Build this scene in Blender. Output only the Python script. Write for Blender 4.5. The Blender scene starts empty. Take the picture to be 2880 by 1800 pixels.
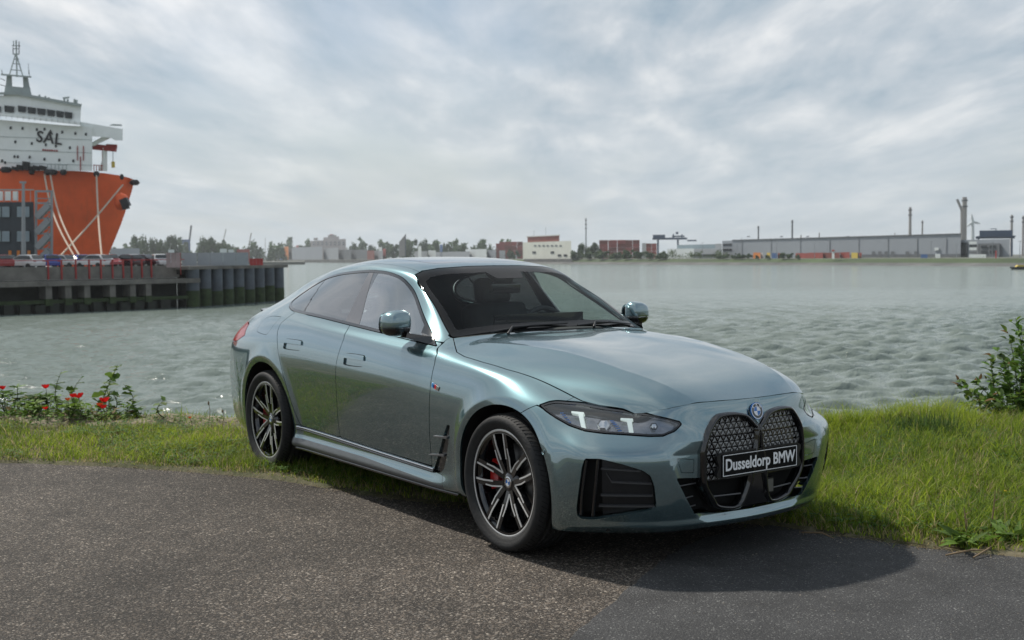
import bpy, bmesh, math, random
import numpy as np
from mathutils import Vector, Matrix

scene = bpy.context.scene
# ------------------------------------------------------------------ camera
cam_d = bpy.data.cameras.new('camera')
cam = bpy.data.objects.new('camera', cam_d)
scene.collection.objects.link(cam)
cam_d.sensor_width = 36.0
cam_d.lens = 41.138
cam_d.clip_start = 0.1
cam_d.clip_end = 20000
_yaw, _pitch, _roll = math.radians(144.9015), math.radians(-3.0929), math.radians(-.4230)
_fw = Vector((math.cos(_pitch)*math.cos(_yaw), math.cos(_pitch)*math.sin(_yaw), math.sin(_pitch)))
_rt = Vector((math.sin(_yaw), -math.cos(_yaw), 0)); _up = _rt.cross(_fw)
_rt, _up = _rt*math.cos(_roll)+_up*math.sin(_roll), _up*math.cos(_roll)-_rt*math.sin(_roll)
cam.matrix_world = Matrix(((_rt.x, _up.x, -_fw.x, 4.7009), (_rt.y, _up.y, -_fw.y, -4.1463), (_rt.z, _up.z, -_fw.z, 1.4553), (0, 0, 0, 1)))
cam_d.dof.use_dof = True
cam_d.dof.focus_distance = 5.9
cam_d.dof.aperture_fstop = 5.0
scene.camera = cam
# ------------------------------------------------------------------ sky, sun, exposure
SUN_DIR = Vector((-.62, -.13, .78)).normalized()      # towards the sun
def make_world():
    w = bpy.data.worlds.new('World'); scene.world = w; w.use_nodes = True
    nt = w.node_tree; bg = nt.nodes['Background']
    def nd(t, **kw):
        n = nt.nodes.new(t)
        for k, v in kw.items():
            if k.startswith('_'): setattr(n, k[1:], v)
            else: n.inputs[int(k[1:]) if k[0] == 'i' and k[1:].isdigit() else k].default_value = v
        return n
    lk = nt.links.new
    sky = nd('ShaderNodeTexSky'); sky.sky_type = 'NISHITA'; sky.sun_disc = False
    sky.sun_elevation = math.asin(SUN_DIR.z)
    sky.sun_rotation = math.atan2(SUN_DIR.x, SUN_DIR.y)
    sky.air_density = 1.0; sky.dust_density = 2.2; sky.ozone_density = 1.0
    tc = nd('ShaderNodeTexCoord')
    sep = nd('ShaderNodeSeparateXYZ'); lk(tc.outputs['Generated'], sep.inputs[0])
    # cloud deck: directions projected onto a flat layer overhead
    zc = nd('ShaderNodeMath', _operation='MAXIMUM', i1=.0); lk(sep.outputs['Z'], zc.inputs[0])
    za = nd('ShaderNodeMath', _operation='ADD', i1=.085); lk(zc.outputs[0], za.inputs[0])
    dx = nd('ShaderNodeMath', _operation='DIVIDE'); lk(sep.outputs['X'], dx.inputs[0]); lk(za.outputs[0], dx.inputs[1])
    dy = nd('ShaderNodeMath', _operation='DIVIDE'); lk(sep.outputs['Y'], dy.inputs[0]); lk(za.outputs[0], dy.inputs[1])
    cb = nd('ShaderNodeCombineXYZ'); lk(dx.outputs[0], cb.inputs[0]); lk(dy.outputs[0], cb.inputs[1])
    rot = nd('ShaderNodeVectorRotate', _rotation_type='Z_AXIS', Angle=math.radians(38)); lk(cb.outputs[0], rot.inputs['Vector'])
    sc = nd('ShaderNodeVectorMath', _operation='MULTIPLY'); sc.inputs[1].default_value = (.42, 1.15, 1); lk(rot.outputs[0], sc.inputs[0])
    n1 = nd('ShaderNodeTexNoise', Scale=.50, Detail=7., Roughness=.52, Distortion=.25); lk(sc.outputs[0], n1.inputs['Vector'])
    n2 = nd('ShaderNodeTexNoise', Scale=2.0, Detail=8., Roughness=.56, Distortion=.22); lk(sc.outputs[0], n2.inputs['Vector'])
    # coverage: veil nearly everywhere with blue-grey openings
    r1 = nd('ShaderNodeMapRange'); r1.interpolation_type = 'SMOOTHSTEP'
    r1.inputs['From Min'].default_value = .30; r1.inputs['From Max'].default_value = .56; r1.inputs['To Min'].default_value = .30; r1.inputs['To Max'].default_value = 1.
    lk(n1.outputs['Fac'], r1.inputs['Value'])
    cr = nd('ShaderNodeValToRGB'); e = cr.color_ramp.elements
    e[0].position = .35; e[0].color = (3.0, 3.85, 4.65, 1); e[1].position = .68; e[1].color = (7.6, 7.7, 7.8, 1)
    m_ = e.new(.52); m_.color = (4.9, 5.4, 5.9, 1)
    lk(n2.outputs['Fac'], cr.inputs['Fac'])
    mix = nd('ShaderNodeMix', _data_type='RGBA')
    lk(r1.outputs[0], mix.inputs['Factor']); lk(sky.outputs[0], mix.inputs['A']); lk(cr.outputs['Color'], mix.inputs['B'])
    # pale haze low over the horizon
    hz = nd('ShaderNodeMapRange'); hz.interpolation_type = 'SMOOTHSTEP'
    hz.inputs['From Min'].default_value = .20; hz.inputs['From Max'].default_value = -.01; hz.inputs['To Min'].default_value = 0.; hz.inputs['To Max'].default_value = .75
    lk(sep.outputs['Z'], hz.inputs['Value'])
    mx2 = nd('ShaderNodeMix', _data_type='RGBA'); mx2.inputs['B'].default_value = (5.3, 5.85, 6.15, 1)
    lk(hz.outputs[0], mx2.inputs['Factor']); lk(mix.outputs['Result'], mx2.inputs['A'])
    lk(mx2.outputs['Result'], bg.inputs['Color'])
    bg.inputs['Strength'].default_value = .085
make_world()
sun_d = bpy.data.lights.new('sun', 'SUN'); sun_d.energy = 3.1; sun_d.angle = math.radians(2.2); sun_d.color = (1., .94, .85)
sun = bpy.data.objects.new('sun', sun_d); scene.collection.objects.link(sun)
sun.rotation_euler = SUN_DIR.to_track_quat('Z', 'Y').to_euler()
sun.location = (-60, -12, 75)
scene.view_settings.view_transform = 'Standard'; scene.view_settings.look = 'None'
scene.view_settings.gamma = 1.0; scene.view_settings.exposure = 0.47; scene.view_settings.use_curve_mapping = False
scene.cycles.use_denoising = True
scene.cycles.volume_bounces = 0; scene.cycles.max_bounces = 8; scene.cycles.transparent_max_bounces = 12
scene.cycles.caustics_reflective = False; scene.cycles.caustics_refractive = False
# ------------------------------------------------------------------ helpers
COL = bpy.context.scene.collection
PI = math.pi
RNG = np.random.default_rng(7)

def link(o, parent=None):
    COL.objects.link(o)
    if parent is not None:
        o.parent = parent
    return o

def tag(o, label=None, cat=None, group=None, kind=None):
    if label: o['label'] = label
    if cat: o['category'] = cat
    if group: o['group'] = group
    if kind: o['kind'] = kind
    return o

def empty(name, loc=(0, 0, 0), rz=0.0, parent=None):
    o = bpy.data.objects.new(name, None)
    o.empty_display_size = 0.2
    o.location = loc
    o.rotation_euler = (0, 0, rz)
    return link(o, parent)

def mesh_obj(name, V, F, mats, parent=None, mi=None, smooth=True, normals=None, loc=None):
    me = bpy.data.meshes.new(name)
    V = np.asarray(V, float)
    me.from_pydata(V.tolist(), [], [list(map(int, f)) for f in F] if not isinstance(F, np.ndarray) else F.tolist())
    if not isinstance(mats, (list, tuple)):
        mats = [mats]
    for m in mats:
        me.materials.append(m)
    if mi is not None:
        me.polygons.foreach_set('material_index', np.asarray(mi, dtype=np.int32))
    if smooth is not False:
        if smooth is True:
            me.polygons.foreach_set('use_smooth', np.ones(len(me.polygons), dtype=bool))
        else:
            me.polygons.foreach_set('use_smooth', np.asarray(smooth, dtype=bool))
    me.update()
    if normals is not None:
        me.normals_split_custom_set_from_vertices([tuple(n) for n in np.asarray(normals)])
    o = bpy.data.objects.new(name, me)
    if loc is not None:
        o.location = loc
    return link(o, parent)

def copy_tree(o, parent=None):
    c = o.copy()
    link(c, parent)
    for ch in list(o.children):
        copy_tree(ch, c)
    return c

class MB:
    """collects verts and faces, one mesh in the end"""
    def __init__(s):
        s.v, s.f, s.m, s.s = [], [], [], []
    def add(s, V, F, m=0, smooth=False):
        b = len(s.v)
        s.v += [tuple(map(float, p)) for p in V]
        for f in F:
            s.f.append([b + int(i) for i in f]); s.m.append(m); s.s.append(smooth)
        return s
    def box(s, x0, x1, y0, y1, z0, z1, m=0):
        V = [(x0,y0,z0),(x1,y0,z0),(x1,y1,z0),(x0,y1,z0),(x0,y0,z1),(x1,y0,z1),(x1,y1,z1),(x0,y1,z1)]
        return s.add(V, [(0,3,2,1),(4,5,6,7),(0,1,5,4),(1,2,6,5),(2,3,7,6),(3,0,4,7)], m)
    def tube(s, pts, r, n=8, m=0, cap=True, smooth=True):
        pts = [Vector(p) for p in pts]
        rs = r if isinstance(r, (list, tuple)) else [r] * len(pts)
        V, F = [], []
        up = None
        for i, p in enumerate(pts):
            d = (pts[min(i+1, len(pts)-1)] - pts[max(i-1, 0)])
            d = d.normalized() if d.length > 1e-9 else Vector((0, 0, 1))
            if up is None:
                up = Vector((0, 0, 1)) if abs(d.z) < .9 else Vector((1, 0, 0))
            a = d.cross(up)
            if a.length < 1e-6:
                a = d.cross(Vector((0, 1, 0)))
            a.normalize(); b = a.cross(d); up = b
            for k in range(n):
                t = 2 * PI * k / n
                V.append(p + (a * math.cos(t) + b * math.sin(t)) * rs[i])
        for i in range(len(pts) - 1):
            for k in range(n):
                F.append((i*n+k, i*n+(k+1) % n, (i+1)*n+(k+1) % n, (i+1)*n+k))
        s.add(V, F, m, smooth)
        if cap:
            s.add(V[:n], [tuple(range(n))], m); s.add(V[-n:], [tuple(reversed(range(n)))], m)
        return s
    def bar(s, a, b, w, h, m=0):
        """square bar from a to b"""
        a, b = Vector(a), Vector(b); d = (b - a).normalized()
        up = Vector((0, 0, 1)) if abs(d.z) < .95 else Vector((1, 0, 0))
        r = d.cross(up).normalized() * w / 2; u = r.cross(d).normalized() * h / 2
        V = [a-r-u, a+r-u, a+r+u, a-r+u, b-r-u, b+r-u, b+r+u, b-r+u]
        return s.add(V, [(0,3,2,1),(4,5,6,7),(0,1,5,4),(1,2,6,5),(2,3,7,6),(3,0,4,7)], m)
    def lathe(s, prof, n=32, axis='z', c=(0, 0, 0), m=0, smooth=True):
        """prof: (radius, height) list"""
        V, F = [], []
        for (r, h) in prof:
            for k in range(n):
                t = 2*PI*k/n; a, b = r*math.cos(t), r*math.sin(t)
                V.append({'z': (c[0]+a, c[1]+b, c[2]+h), 'y': (c[0]+a, c[1]+h, c[2]+b), 'x': (c[0]+h, c[1]+a, c[2]+b)}[axis])
        for i in range(len(prof)-1):
            for k in range(n):
                q = (i*n+k, i*n+(k+1) % n, (i+1)*n+(k+1) % n, (i+1)*n+k)
                F.append(q if axis != 'y' else q[::-1])
        return s.add(V, F, m, smooth)
    def prism(s, poly, h0, h1, axis='z', m=0):
        """polygon (2D, ccw) extruded along an axis"""
        n = len(poly)
        def P(p, h):
            return {'z': (p[0], p[1], h), 'y': (p[0], h, p[1]), 'x': (h, p[0], p[1])}[axis]
        V = [P(p, h0) for p in poly] + [P(p, h1) for p in poly]
        F = [tuple(range(n)), tuple(range(2*n-1, n-1, -1))] + [(i, i+n, (i+1) % n + n, (i+1) % n) for i in range(n)]
        return s.add(V, F, m)
    def build(s, name, mats, parent=None, loc=None, recalc=True):
        o = mesh_obj(name, s.v, s.f, mats, parent, s.m, s.s, loc=loc)
        if recalc:
            bm = bmesh.new(); bm.from_mesh(o.data)
            bmesh.ops.recalc_face_normals(bm, faces=bm.faces); bm.to_mesh(o.data); bm.free()
        return o

# ------------------------------------------------------------------ materials
def nodes_of(name):
    m = bpy.data.materials.new(name); m.use_nodes = True
    nt = m.node_tree
    return m, nt, nt.nodes['Principled BSDF']

def N(nt, t, **kw):
    n = nt.nodes.new(t)
    for k, v in kw.items():
        if k.startswith('_'):
            setattr(n, k[1:], v)
        else:
            key = int(k[1:]) if (k[0] == 'i' and k[1:].isdigit()) else k.replace('__', ' ')
            n.inputs[key].default_value = v
    return n

def mat(name, col, rough=.6, metal=0., var=0., scale=3., coat=0., bump=0., bscale=40., spec=.5, trans=0., ior=1.45, emit=None):
    m, nt, b = nodes_of(name)
    b.inputs['Roughness'].default_value = rough
    b.inputs['Metallic'].default_value = metal
    b.inputs['Coat Weight'].default_value = coat
    b.inputs['Coat Roughness'].default_value = .04
    b.inputs['Specular IOR Level'].default_value = spec
    b.inputs['Transmission Weight'].default_value = trans
    b.inputs['IOR'].default_value = ior
    c = tuple(col) + (1,)
    b.inputs['Base Color'].default_value = c
    tc = None
    if var > 0 or bump > 0:
        tc = N(nt, 'ShaderNodeTexCoord')
    if var > 0:
        no = N(nt, 'ShaderNodeTexNoise', Scale=scale, Detail=6., Roughness=.65)
        nt.links.new(tc.outputs['Object'], no.inputs['Vector'])
        cr = N(nt, 'ShaderNodeValToRGB')
        cr.color_ramp.elements[0].position = .3; cr.color_ramp.elements[1].position = .7
        cr.color_ramp.elements[0].color = tuple(x*(1-var) for x in col) + (1,)
        cr.color_ramp.elements[1].color = tuple(min(1, x*(1+var)) for x in col) + (1,)
        nt.links.new(no.outputs['Fac'], cr.inputs['Fac'])
        nt.links.new(cr.outputs['Color'], b.inputs['Base Color'])
    if bump > 0:
        nb = N(nt, 'ShaderNodeTexNoise', Scale=bscale, Detail=4.)
        nt.links.new(tc.outputs['Object'], nb.inputs['Vector'])
        bp = N(nt, 'ShaderNodeBump', Strength=bump, Distance=.02)
        nt.links.new(nb.outputs['Fac'], bp.inputs['Height'])
        nt.links.new(bp.outputs['Normal'], b.inputs['Normal'])
    if emit:
        b.inputs['Emission Color'].default_value = tuple(emit[0]) + (1,)
        b.inputs['Emission Strength'].default_value = emit[1]
    return m

# ------------------------------------------------------------------ dense surface patches
def bspline_eval(C, n):
    """C: padded control array (a+2, b+2, 3) -> surface samples ((a-1)*n+1, (b-1)*n+1, 3)"""
    def basis(cnt):
        m = (cnt - 3) * n + 1
        B = np.zeros((m, cnt))
        for r in range(m):
            i = min(r // n, cnt - 4); t = (r - i * n) / n
            B[r, i:i+4] = [(1-t)**3/6, (3*t**3-6*t*t+4)/6, (-3*t**3+3*t*t+3*t+1)/6, t**3/6]
        return B
    return np.einsum('ai,bj,ijk->abk', basis(C.shape[0]), basis(C.shape[1]), C)

def grid_tris(a, b, flip=False):
    I = np.arange(a*b).reshape(a, b)
    p, q, r, s = I[:-1, :-1].ravel(), I[1:, :-1].ravel(), I[1:, 1:].ravel(), I[:-1, 1:].ravel()
    T = np.concatenate([np.c_[p, q, r], np.c_[p, r, s]])
    return T[:, ::-1] if flip else T

def vnormals(V, T):
    n = np.cross(V[T[:, 1]]-V[T[:, 0]], V[T[:, 2]]-V[T[:, 0]])
    out = np.zeros_like(V)
    for k in range(3):
        np.add.at(out, T[:, k], n)
    return out / np.maximum(np.linalg.norm(out, axis=1, keepdims=True), 1e-12)

def clip(S, d):
    """keep the part of the surface S=(V,Nrm,T) where d > 0"""
    V, Nr, T = S
    if len(T) == 0:
        return S
    d = np.where(np.abs(d) < 1e-7, 1e-7, d)
    ins = d > 0
    k = ins[T].sum(1)
    keep = [T[k == 3]]
    newV, newN = [V], [Nr]
    part = T[(k == 1) | (k == 2)]
    if len(part):
        ip = ins[part]; cnt = ip.sum(1)
        odd = np.where(cnt == 1, np.argmax(ip, 1), np.argmin(ip, 1))
        r = np.arange(len(part))
        a, b, c = part[r, odd], part[r, (odd+1) % 3], part[r, (odd+2) % 3]
        E = np.concatenate([np.c_[a, b], np.c_[a, c]]); Es = np.sort(E, 1)
        U, inv = np.unique(Es, axis=0, return_inverse=True); inv = inv.ravel()
        t = d[U[:, 0]] / (d[U[:, 0]] - d[U[:, 1]])
        nv = V[U[:, 0]]*(1-t)[:, None] + V[U[:, 1]]*t[:, None]
        nn = Nr[U[:, 0]]*(1-t)[:, None] + Nr[U[:, 1]]*t[:, None]
        nn /= np.maximum(np.linalg.norm(nn, axis=1, keepdims=True), 1e-12)
        ab = inv[:len(part)] + len(V); ac = inv[len(part):] + len(V)
        newV.append(nv); newN.append(nn)
        one = cnt == 1
        keep.append(np.c_[a, ab, ac][one])
        two = ~one
        keep.append(np.c_[ab, b, c][two]); keep.append(np.c_[ab, c, ac][two])
    V = np.concatenate(newV); Nr = np.concatenate(newN); T = np.concatenate(keep)
    used = np.zeros(len(V), bool); used[T.ravel()] = True
    idx = np.cumsum(used) - 1
    return V[used], Nr[used], idx[T]

def sdf(P, poly):
    """signed distance of 2D points to a polygon, positive inside"""
    poly = np.asarray(poly, float)
    A, B = poly, np.roll(poly, -1, 0)
    best = np.full(len(P), 1e9); ins = np.zeros(len(P), bool)
    for a, b in zip(A, B):
        e = b - a; w = P - a
        t = np.clip((w @ e) / max(e @ e, 1e-15), 0, 1)
        dd = w - t[:, None]*e
        best = np.minimum(best, (dd*dd).sum(1))
        c = ((a[1] > P[:, 1]) != (b[1] > P[:, 1]))
        with np.errstate(divide='ignore', invalid='ignore'):
            xi = (b[0]-a[0])*(P[:, 1]-a[1])/(b[1]-a[1]) + a[0]
        ins ^= c & (P[:, 0] < xi)
    return np.sqrt(best) * np.where(ins, 1, -1)

def curve2d(pts, n=8, closed=True):
    """smooth (Catmull-Rom) outline through points; a point given as (x, y, 1) stays a corner"""
    out = []; m = len(pts)
    rng = range(m if closed else m-1)
    for i in rng:
        p1, p2 = pts[i], pts[(i+1) % m]
        p0 = pts[i-1] if (closed or i > 0) else p1
        p3 = pts[(i+2) % m] if (closed or i+2 < m) else p2
        if len(p1) > 2: p0 = p1
        if len(p2) > 2: p3 = p2
        a, b, c, e = (np.array(q[:2], float) for q in (p0, p1, p2, p3))
        for k in range(n):
            t = k/n
            out.append(.5*((2*b)+(c-a)*t+(2*a-5*b+4*c-e)*t*t+(-a+3*b-3*c+e)*t**3))
    if not closed: out.append(np.array(pts[-1][:2], float))
    return np.array(out)

def weld(V, Nr, T, tol=2e-4):
    K = np.round(V/tol).astype(np.int64)
    U, first, inv = np.unique(K, axis=0, return_index=True, return_inverse=True); inv = inv.ravel()
    n2 = np.zeros((len(U), 3)); np.add.at(n2, inv, Nr)
    n2 /= np.maximum(np.linalg.norm(n2, axis=1, keepdims=True), 1e-12)
    T = inv[T]
    ok = (T[:, 0] != T[:, 1]) & (T[:, 1] != T[:, 2]) & (T[:, 0] != T[:, 2])
    return V[first], n2, T[ok]

def join_surf(*Ss):
    b = 0; Vs, Ns, Ts = [], [], []
    for V, Nr, T in Ss:
        Vs.append(V); Ns.append(Nr); Ts.append(T+b); b += len(V)
    return np.concatenate(Vs), np.concatenate(Ns), np.concatenate(Ts)

def mirror_surf(S):
    V, Nr, T = S
    return V*[1, -1, 1], Nr*[1, -1, 1], T[:, ::-1]

def surf_obj(name, S, m, parent=None, flange=.014, off=0., both=False):
    """panel from a surface piece, with a returned edge of the given depth"""
    V, Nr, T = weld(*S)
    V = V + Nr*off
    E = np.concatenate([T[:, [0, 1]], T[:, [1, 2]], T[:, [2, 0]]])
    Es = np.sort(E, 1)
    U, inv, cnt = np.unique(Es, axis=0, return_inverse=True, return_counts=True); inv = inv.ravel()
    B = E[cnt[inv] == 1]
    Vs, Ns, Ts = [V], [Nr], [T]
    if flange > 0 and len(B):
        a, b = V[B[:, 0]], V[B[:, 1]]
        na, nb = Nr[B[:, 0]], Nr[B[:, 1]]
        k = len(B); o = len(V)
        side = np.cross(b-a, (na+nb)/2); side /= np.maximum(np.linalg.norm(side, axis=1, keepdims=True), 1e-12)
        Vs.append(np.concatenate([a, b, b-nb*flange, a-na*flange]))
        Ns.append(np.concatenate([side]*4))
        r = np.arange(k)
        Ts.append(np.concatenate([np.c_[o+r, o+3*k+r, o+2*k+r], np.c_[o+r, o+2*k+r, o+k+r]]))
    if both:
        o = sum(len(x) for x in Vs)
        Vs.append(V-Nr*flange); Ns.append(-Nr); Ts.append(T[:, ::-1]+o)
    return mesh_obj(name, np.concatenate(Vs), np.concatenate(Ts), m, parent, normals=np.concatenate(Ns))
# ------------------------------------------------------------------ car body surface
# x forward from the front axle, y half width, z up; columns run from the centre line outwards and down
def build_body(n=14):
    low = {  # lower columns y, z (shoulder .. underside) of a plain door section
        'y': [.857, .894, .926, .917, .903, .884, .876, .899, .845], 'z': [.985, .91, .79, .63, .50, .365, .30, .222, .187]}
    S = []
    def row(top, lo):
        S.append(list(top) + list(lo))
    def side(x, y, z):
        return [(x, a, b) for a, b in zip(y, z)]
    # s0 hood leading edge, then the front corner
    row([(.800,0,.770),(.794,.13,.771),(.780,.27,.771),(.758,.36,.766),(.725,.44,.755),(.685,.492,.742),(.640,.532,.729),(.600,.565,.722)],
        [(.600,.592,.712),(.600,.622,.680),(.615,.640,.630),(.668,.672,.580),(.688,.682,.52),(.684,.685,.42),(.668,.68,.32),(.630,.668,.22),(.596,.655,.174)])
    row([(.68,0,.826),(.677,.16,.828),(.667,.30,.826),(.653,.40,.816),(.632,.475,.804),(.600,.530,.789),(.555,.580,.770),(.500,.624,.750)],
        [(.488,.668,.737),(.480,.716,.704),(.490,.758,.645),(.535,.826,.585),(.548,.842,.53),(.545,.846,.42),(.530,.84,.32),(.500,.815,.22),(.470,.795,.174)])
    row([(.48,0,.892),(.478,.18,.894),(.468,.34,.890),(.455,.44,.879),(.432,.53,.860),(.402,.594,.836),(.366,.650,.808),(.325,.702,.778)],
        [(.302,.757,.764),(.290,.812,.735),(.300,.851,.675),(.350,.882,.59),(.365,.892,.52),(.372,.892,.42),(.372,.886,.32),(.362,.872,.222),(.352,.852,.176)])
    row([(.20,0,.950),(.20,.20,.951),(.192,.37,.945),(.182,.47,.932),(.166,.565,.911),(.148,.640,.888),(.130,.700,.865),(.115,.750,.841)],
        [(.10,.808,.814),(.09,.858,.772),(.085,.894,.70),(.085,.910,.60),(.085,.910,.50),(.085,.905,.40),(.085,.898,.30),(.085,.882,.222),(.085,.855,.180)])
    row([(-.09,0,.990),(-.09,.20,.991),(-.094,.38,.985),(-.098,.49,.972),(-.106,.585,.951),(-.116,.668,.929),(-.124,.735,.908),(-.13,.788,.888)],
        side(-.14,[.845,.885,.913,.918,.912,.903,.897,.880,.840],[.868,.82,.73,.62,.50,.40,.30,.222,.184]))
    row([(-.36,0,1.015),(-.36,.20,1.016),(-.364,.40,1.009),(-.368,.51,.996),(-.374,.605,.975),(-.38,.69,.954),(-.385,.752,.936),(-.39,.800,.918)],
        side(-.39,[.853,.889,.916,.918,.909,.892,.897,.875,.82],[.893,.838,.745,.625,.50,.375,.30,.222,.186]))
    row([(-.58,0,1.030),(-.58,.20,1.030),(-.586,.40,1.022),(-.595,.52,1.010),(-.602,.612,.992),(-.606,.692,.972),(-.608,.748,.956),(-.60,.794,.942)],
        side(-.60,[.850,.889,.918,.918,.906,.887,.880,.896,.84],[.912,.855,.755,.63,.50,.37,.29,.226,.190]))
    row([(-.70,0,1.040),(-.702,.20,1.040),(-.715,.40,1.034),(-.742,.53,1.024),(-.775,.640,1.014),(-.795,.706,1.003),(-.80,.755,.984),(-.79,.803,.963)],
        side(-.79,[.852,.890,.920,.918,.905,.885,.877,.898,.845],[.930,.868,.765,.63,.50,.367,.29,.226,.190]))
    row([(-.98,0,1.206),(-.984,.20,1.204),(-1.0,.38,1.199),(-1.03,.53,1.188),(-1.055,.636,1.168),(-1.072,.672,1.142),(-1.08,.738,1.070),(-1.08,.801,.984)],
        side(-1.08,low['y'],[.948,.885,.775,.63,.50,.365,.290,.226,.190]))
    row([(-1.25,0,1.340),(-1.255,.20,1.338),(-1.268,.36,1.330),(-1.288,.475,1.316),(-1.308,.562,1.296),(-1.322,.600,1.272),(-1.34,.695,1.150),(-1.35,.800,1.005)],
        side(-1.35,low['y'],[.965,.90,.783,.63,.50,.365,.290,.226,.190]))
    row([(-1.46,0,1.420),(-1.46,.20,1.418),(-1.463,.36,1.410),(-1.47,.475,1.393),(-1.48,.556,1.368),(-1.49,.604,1.326),(-1.54,.697,1.185),(-1.6,.800,1.023)],
        side(-1.6,low['y'],[.980,.91,.79,.63,.50,.365,.290,.226,.190]))
    def up(x, zc, prof, lo_z, dy=0, lo_y=None):
        row([(x, y, zc - dz) for y, dz in prof[:5]] + [(x, y, z) for y, z in prof[5:]], side(x, lo_y or low['y'], lo_z))
    up(-1.9, 1.456, [(0,0),(.2,.002),(.36,.010),(.475,.029),(.556,.056),(.606,1.352),(.700,1.205),(.800,1.044)], [.995,.92,.80,.63,.50,.365,.290,.226,.190])
    up(-2.2, 1.455, [(0,0),(.2,.002),(.36,.010),(.47,.029),(.550,.057),(.602,1.343),(.697,1.212),(.797,1.064)], [1.010,.93,.81,.64,.50,.365,.290,.226,.190])
    up(-2.5, 1.433, [(0,0),(.2,.002),(.35,.010),(.46,.030),(.540,.060),(.592,1.314),(.688,1.208),(.786,1.083)], [1.022,.94,.82,.65,.50,.37,.29,.226,.19], lo_y=[.848,.891,.926,.918,.905,.89,.882,.900,.84])
    up(-2.8, 1.387, [(0,0),(.2,.002),(.34,.011),(.44,.032),(.522,.062),(.574,1.270),(.668,1.190),(.768,1.094)], [1.028,.948,.83,.68,.52,.40,.30,.23,.19], lo_y=[.836,.886,.926,.922,.915,.905,.897,.88,.83])
    up(-3.1, 1.318, [(0,0),(.2,.002),(.33,.010),(.43,.030),(.505,.060),(.555,1.212),(.645,1.152),(.745,1.084)], [1.020,.945,.83,.68,.52,.40,.30,.24,.20], lo_y=[.818,.878,.924,.922,.915,.905,.895,.88,.84])
    up(-3.4, 1.222, [(0,0),(.19,.002),(.32,.009),(.41,.025),(.485,.048),(.540,1.146),(.622,1.102),(.712,1.050)], [.988,.922,.825,.68,.52,.40,.30,.24,.20], lo_y=[.786,.850,.900,.902,.895,.885,.875,.86,.83])
    up(-3.65, 1.140, [(0,0),(.19,.001),(.31,.007),(.40,.018),(.475,.036),(.535,1.082),(.605,1.052),(.678,1.016)], [.965,.905,.815,.68,.52,.40,.30,.25,.21], lo_y=[.738,.796,.842,.848,.838,.824,.81,.795,.775])
    row([(-3.865,0,1.078),(-3.863,.19,1.077),(-3.856,.32,1.071),(-3.845,.41,1.060),(-3.832,.475,1.044),(-3.82,.53,1.025),(-3.81,.585,1.0),(-3.80,.63,.972)],
        [(-3.80,.672,.93),(-3.81,.715,.88),(-3.83,.752,.80),(-3.845,.77,.68),(-3.85,.775,.52),(-3.84,.775,.42),(-3.82,.77,.33),(-3.80,.76,.26),(-3.77,.745,.22)])
    S = np.array(S)
    # front face: x per level for y = 0, .2, .36, .50
    fz = [[.770,.752,.715,.655,.588,.52,.42,.32,.22,.178], [.771,.752,.715,.655,.588,.52,.42,.32,.22,.178],
          [.766,.750,.712,.650,.586,.52,.42,.32,.22,.176], [.742,.728,.695,.640,.583,.52,.42,.32,.22,.175]]
    fx = [[.800,.806,.815,.826,.838,.845,.842,.828,.812,.790], [.788,.795,.804,.815,.828,.836,.832,.818,.80,.776],
          [.758,.764,.772,.784,.806,.818,.814,.800,.776,.748], [.685,.690,.698,.716,.764,.782,.778,.764,.734,.706]]
    fy = [[0]*10, [.2]*10, [.36]*10, [.492,.496,.502,.508,.516,.522,.524,.520,.512,.502]]
    Fd = np.array([[(fx[a][k], fy[a][k], fz[a][k]) for k in range(10)] for a in range(4)])
    rz = [.972,.93,.88,.80,.68,.52,.42,.33,.26,.22]
    Rd = []
    for y, dx in ((0, 0), (.22, .006), (.45, .03), (.63, .075)):
        Rd.append([(xx+dx, y, z) for xx, z in zip([-3.885,-3.885,-3.885,-3.90,-3.925,-3.94,-3.94,-3.92,-3.88,-3.84], rz)])
    Rd = np.array(Rd)
    def pads(Sc, Fc, Rc):
        a, b = Sc.shape[:2]
        P = np.zeros((a+2, b+2, 3)); P[1:-1, 1:-1] = Sc
        P[0, 1:-1] = 2*Sc[0]-Sc[1]; P[0, 8:-1] = Fc[3]
        P[-1, 1:-1] = 2*Sc[-1]-Sc[-2]; P[-1, 8:-1] = Rc[3]
        P[:, 0] = P[:, 2]*[1, -1, 1]; P[:, -1] = 2*P[:, -2]-P[:, -3]
        Q = np.zeros((7, 12, 3)); Q[1:5, 1:-1] = Fc; Q[5, 1:-1] = Sc[0, 7:]; Q[6, 1:-1] = Sc[1, 7:]
        Q[0] = Q[2]*[1, -1, 1]; Q[:, 0] = 2*Q[:, 1]-Q[:, 2]; Q[:, -1] = 2*Q[:, -2]-Q[:, -3]
        R = np.zeros((7, 12, 3)); R[1:5, 1:-1] = Rc; R[5, 1:-1] = Sc[-1, 7:]; R[6, 1:-1] = Sc[-2, 7:]
        R[0] = R[2]*[1, -1, 1]; R[:, 0] = 2*R[:, 1]-R[:, 2]; R[:, -1] = 2*R[:, -2]-R[:, -3]
        return P, Q, R
    def knots(P):
        A = (P[:-2]+4*P[1:-1]+P[2:])/6
        return (A[:, :-2]+4*A[:, 1:-1]+A[:, 2:])/6
    Sc, Fc, Rc = S.copy(), Fd.copy(), Rd.copy()
    for it in range(2):
        P, Q, R = pads(Sc, Fc, Rc)
        Sc = Sc + .85*(S-knots(P)); Fc = Fc + .85*(Fd-knots(Q)[:4]); Rc = Rc + .85*(Rd-knots(R)[:4])
    P, Q, R = pads(Sc, Fc, Rc)
    GS, GF, GR = bspline_eval(P, n), bspline_eval(Q, n), bspline_eval(R, n)
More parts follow.
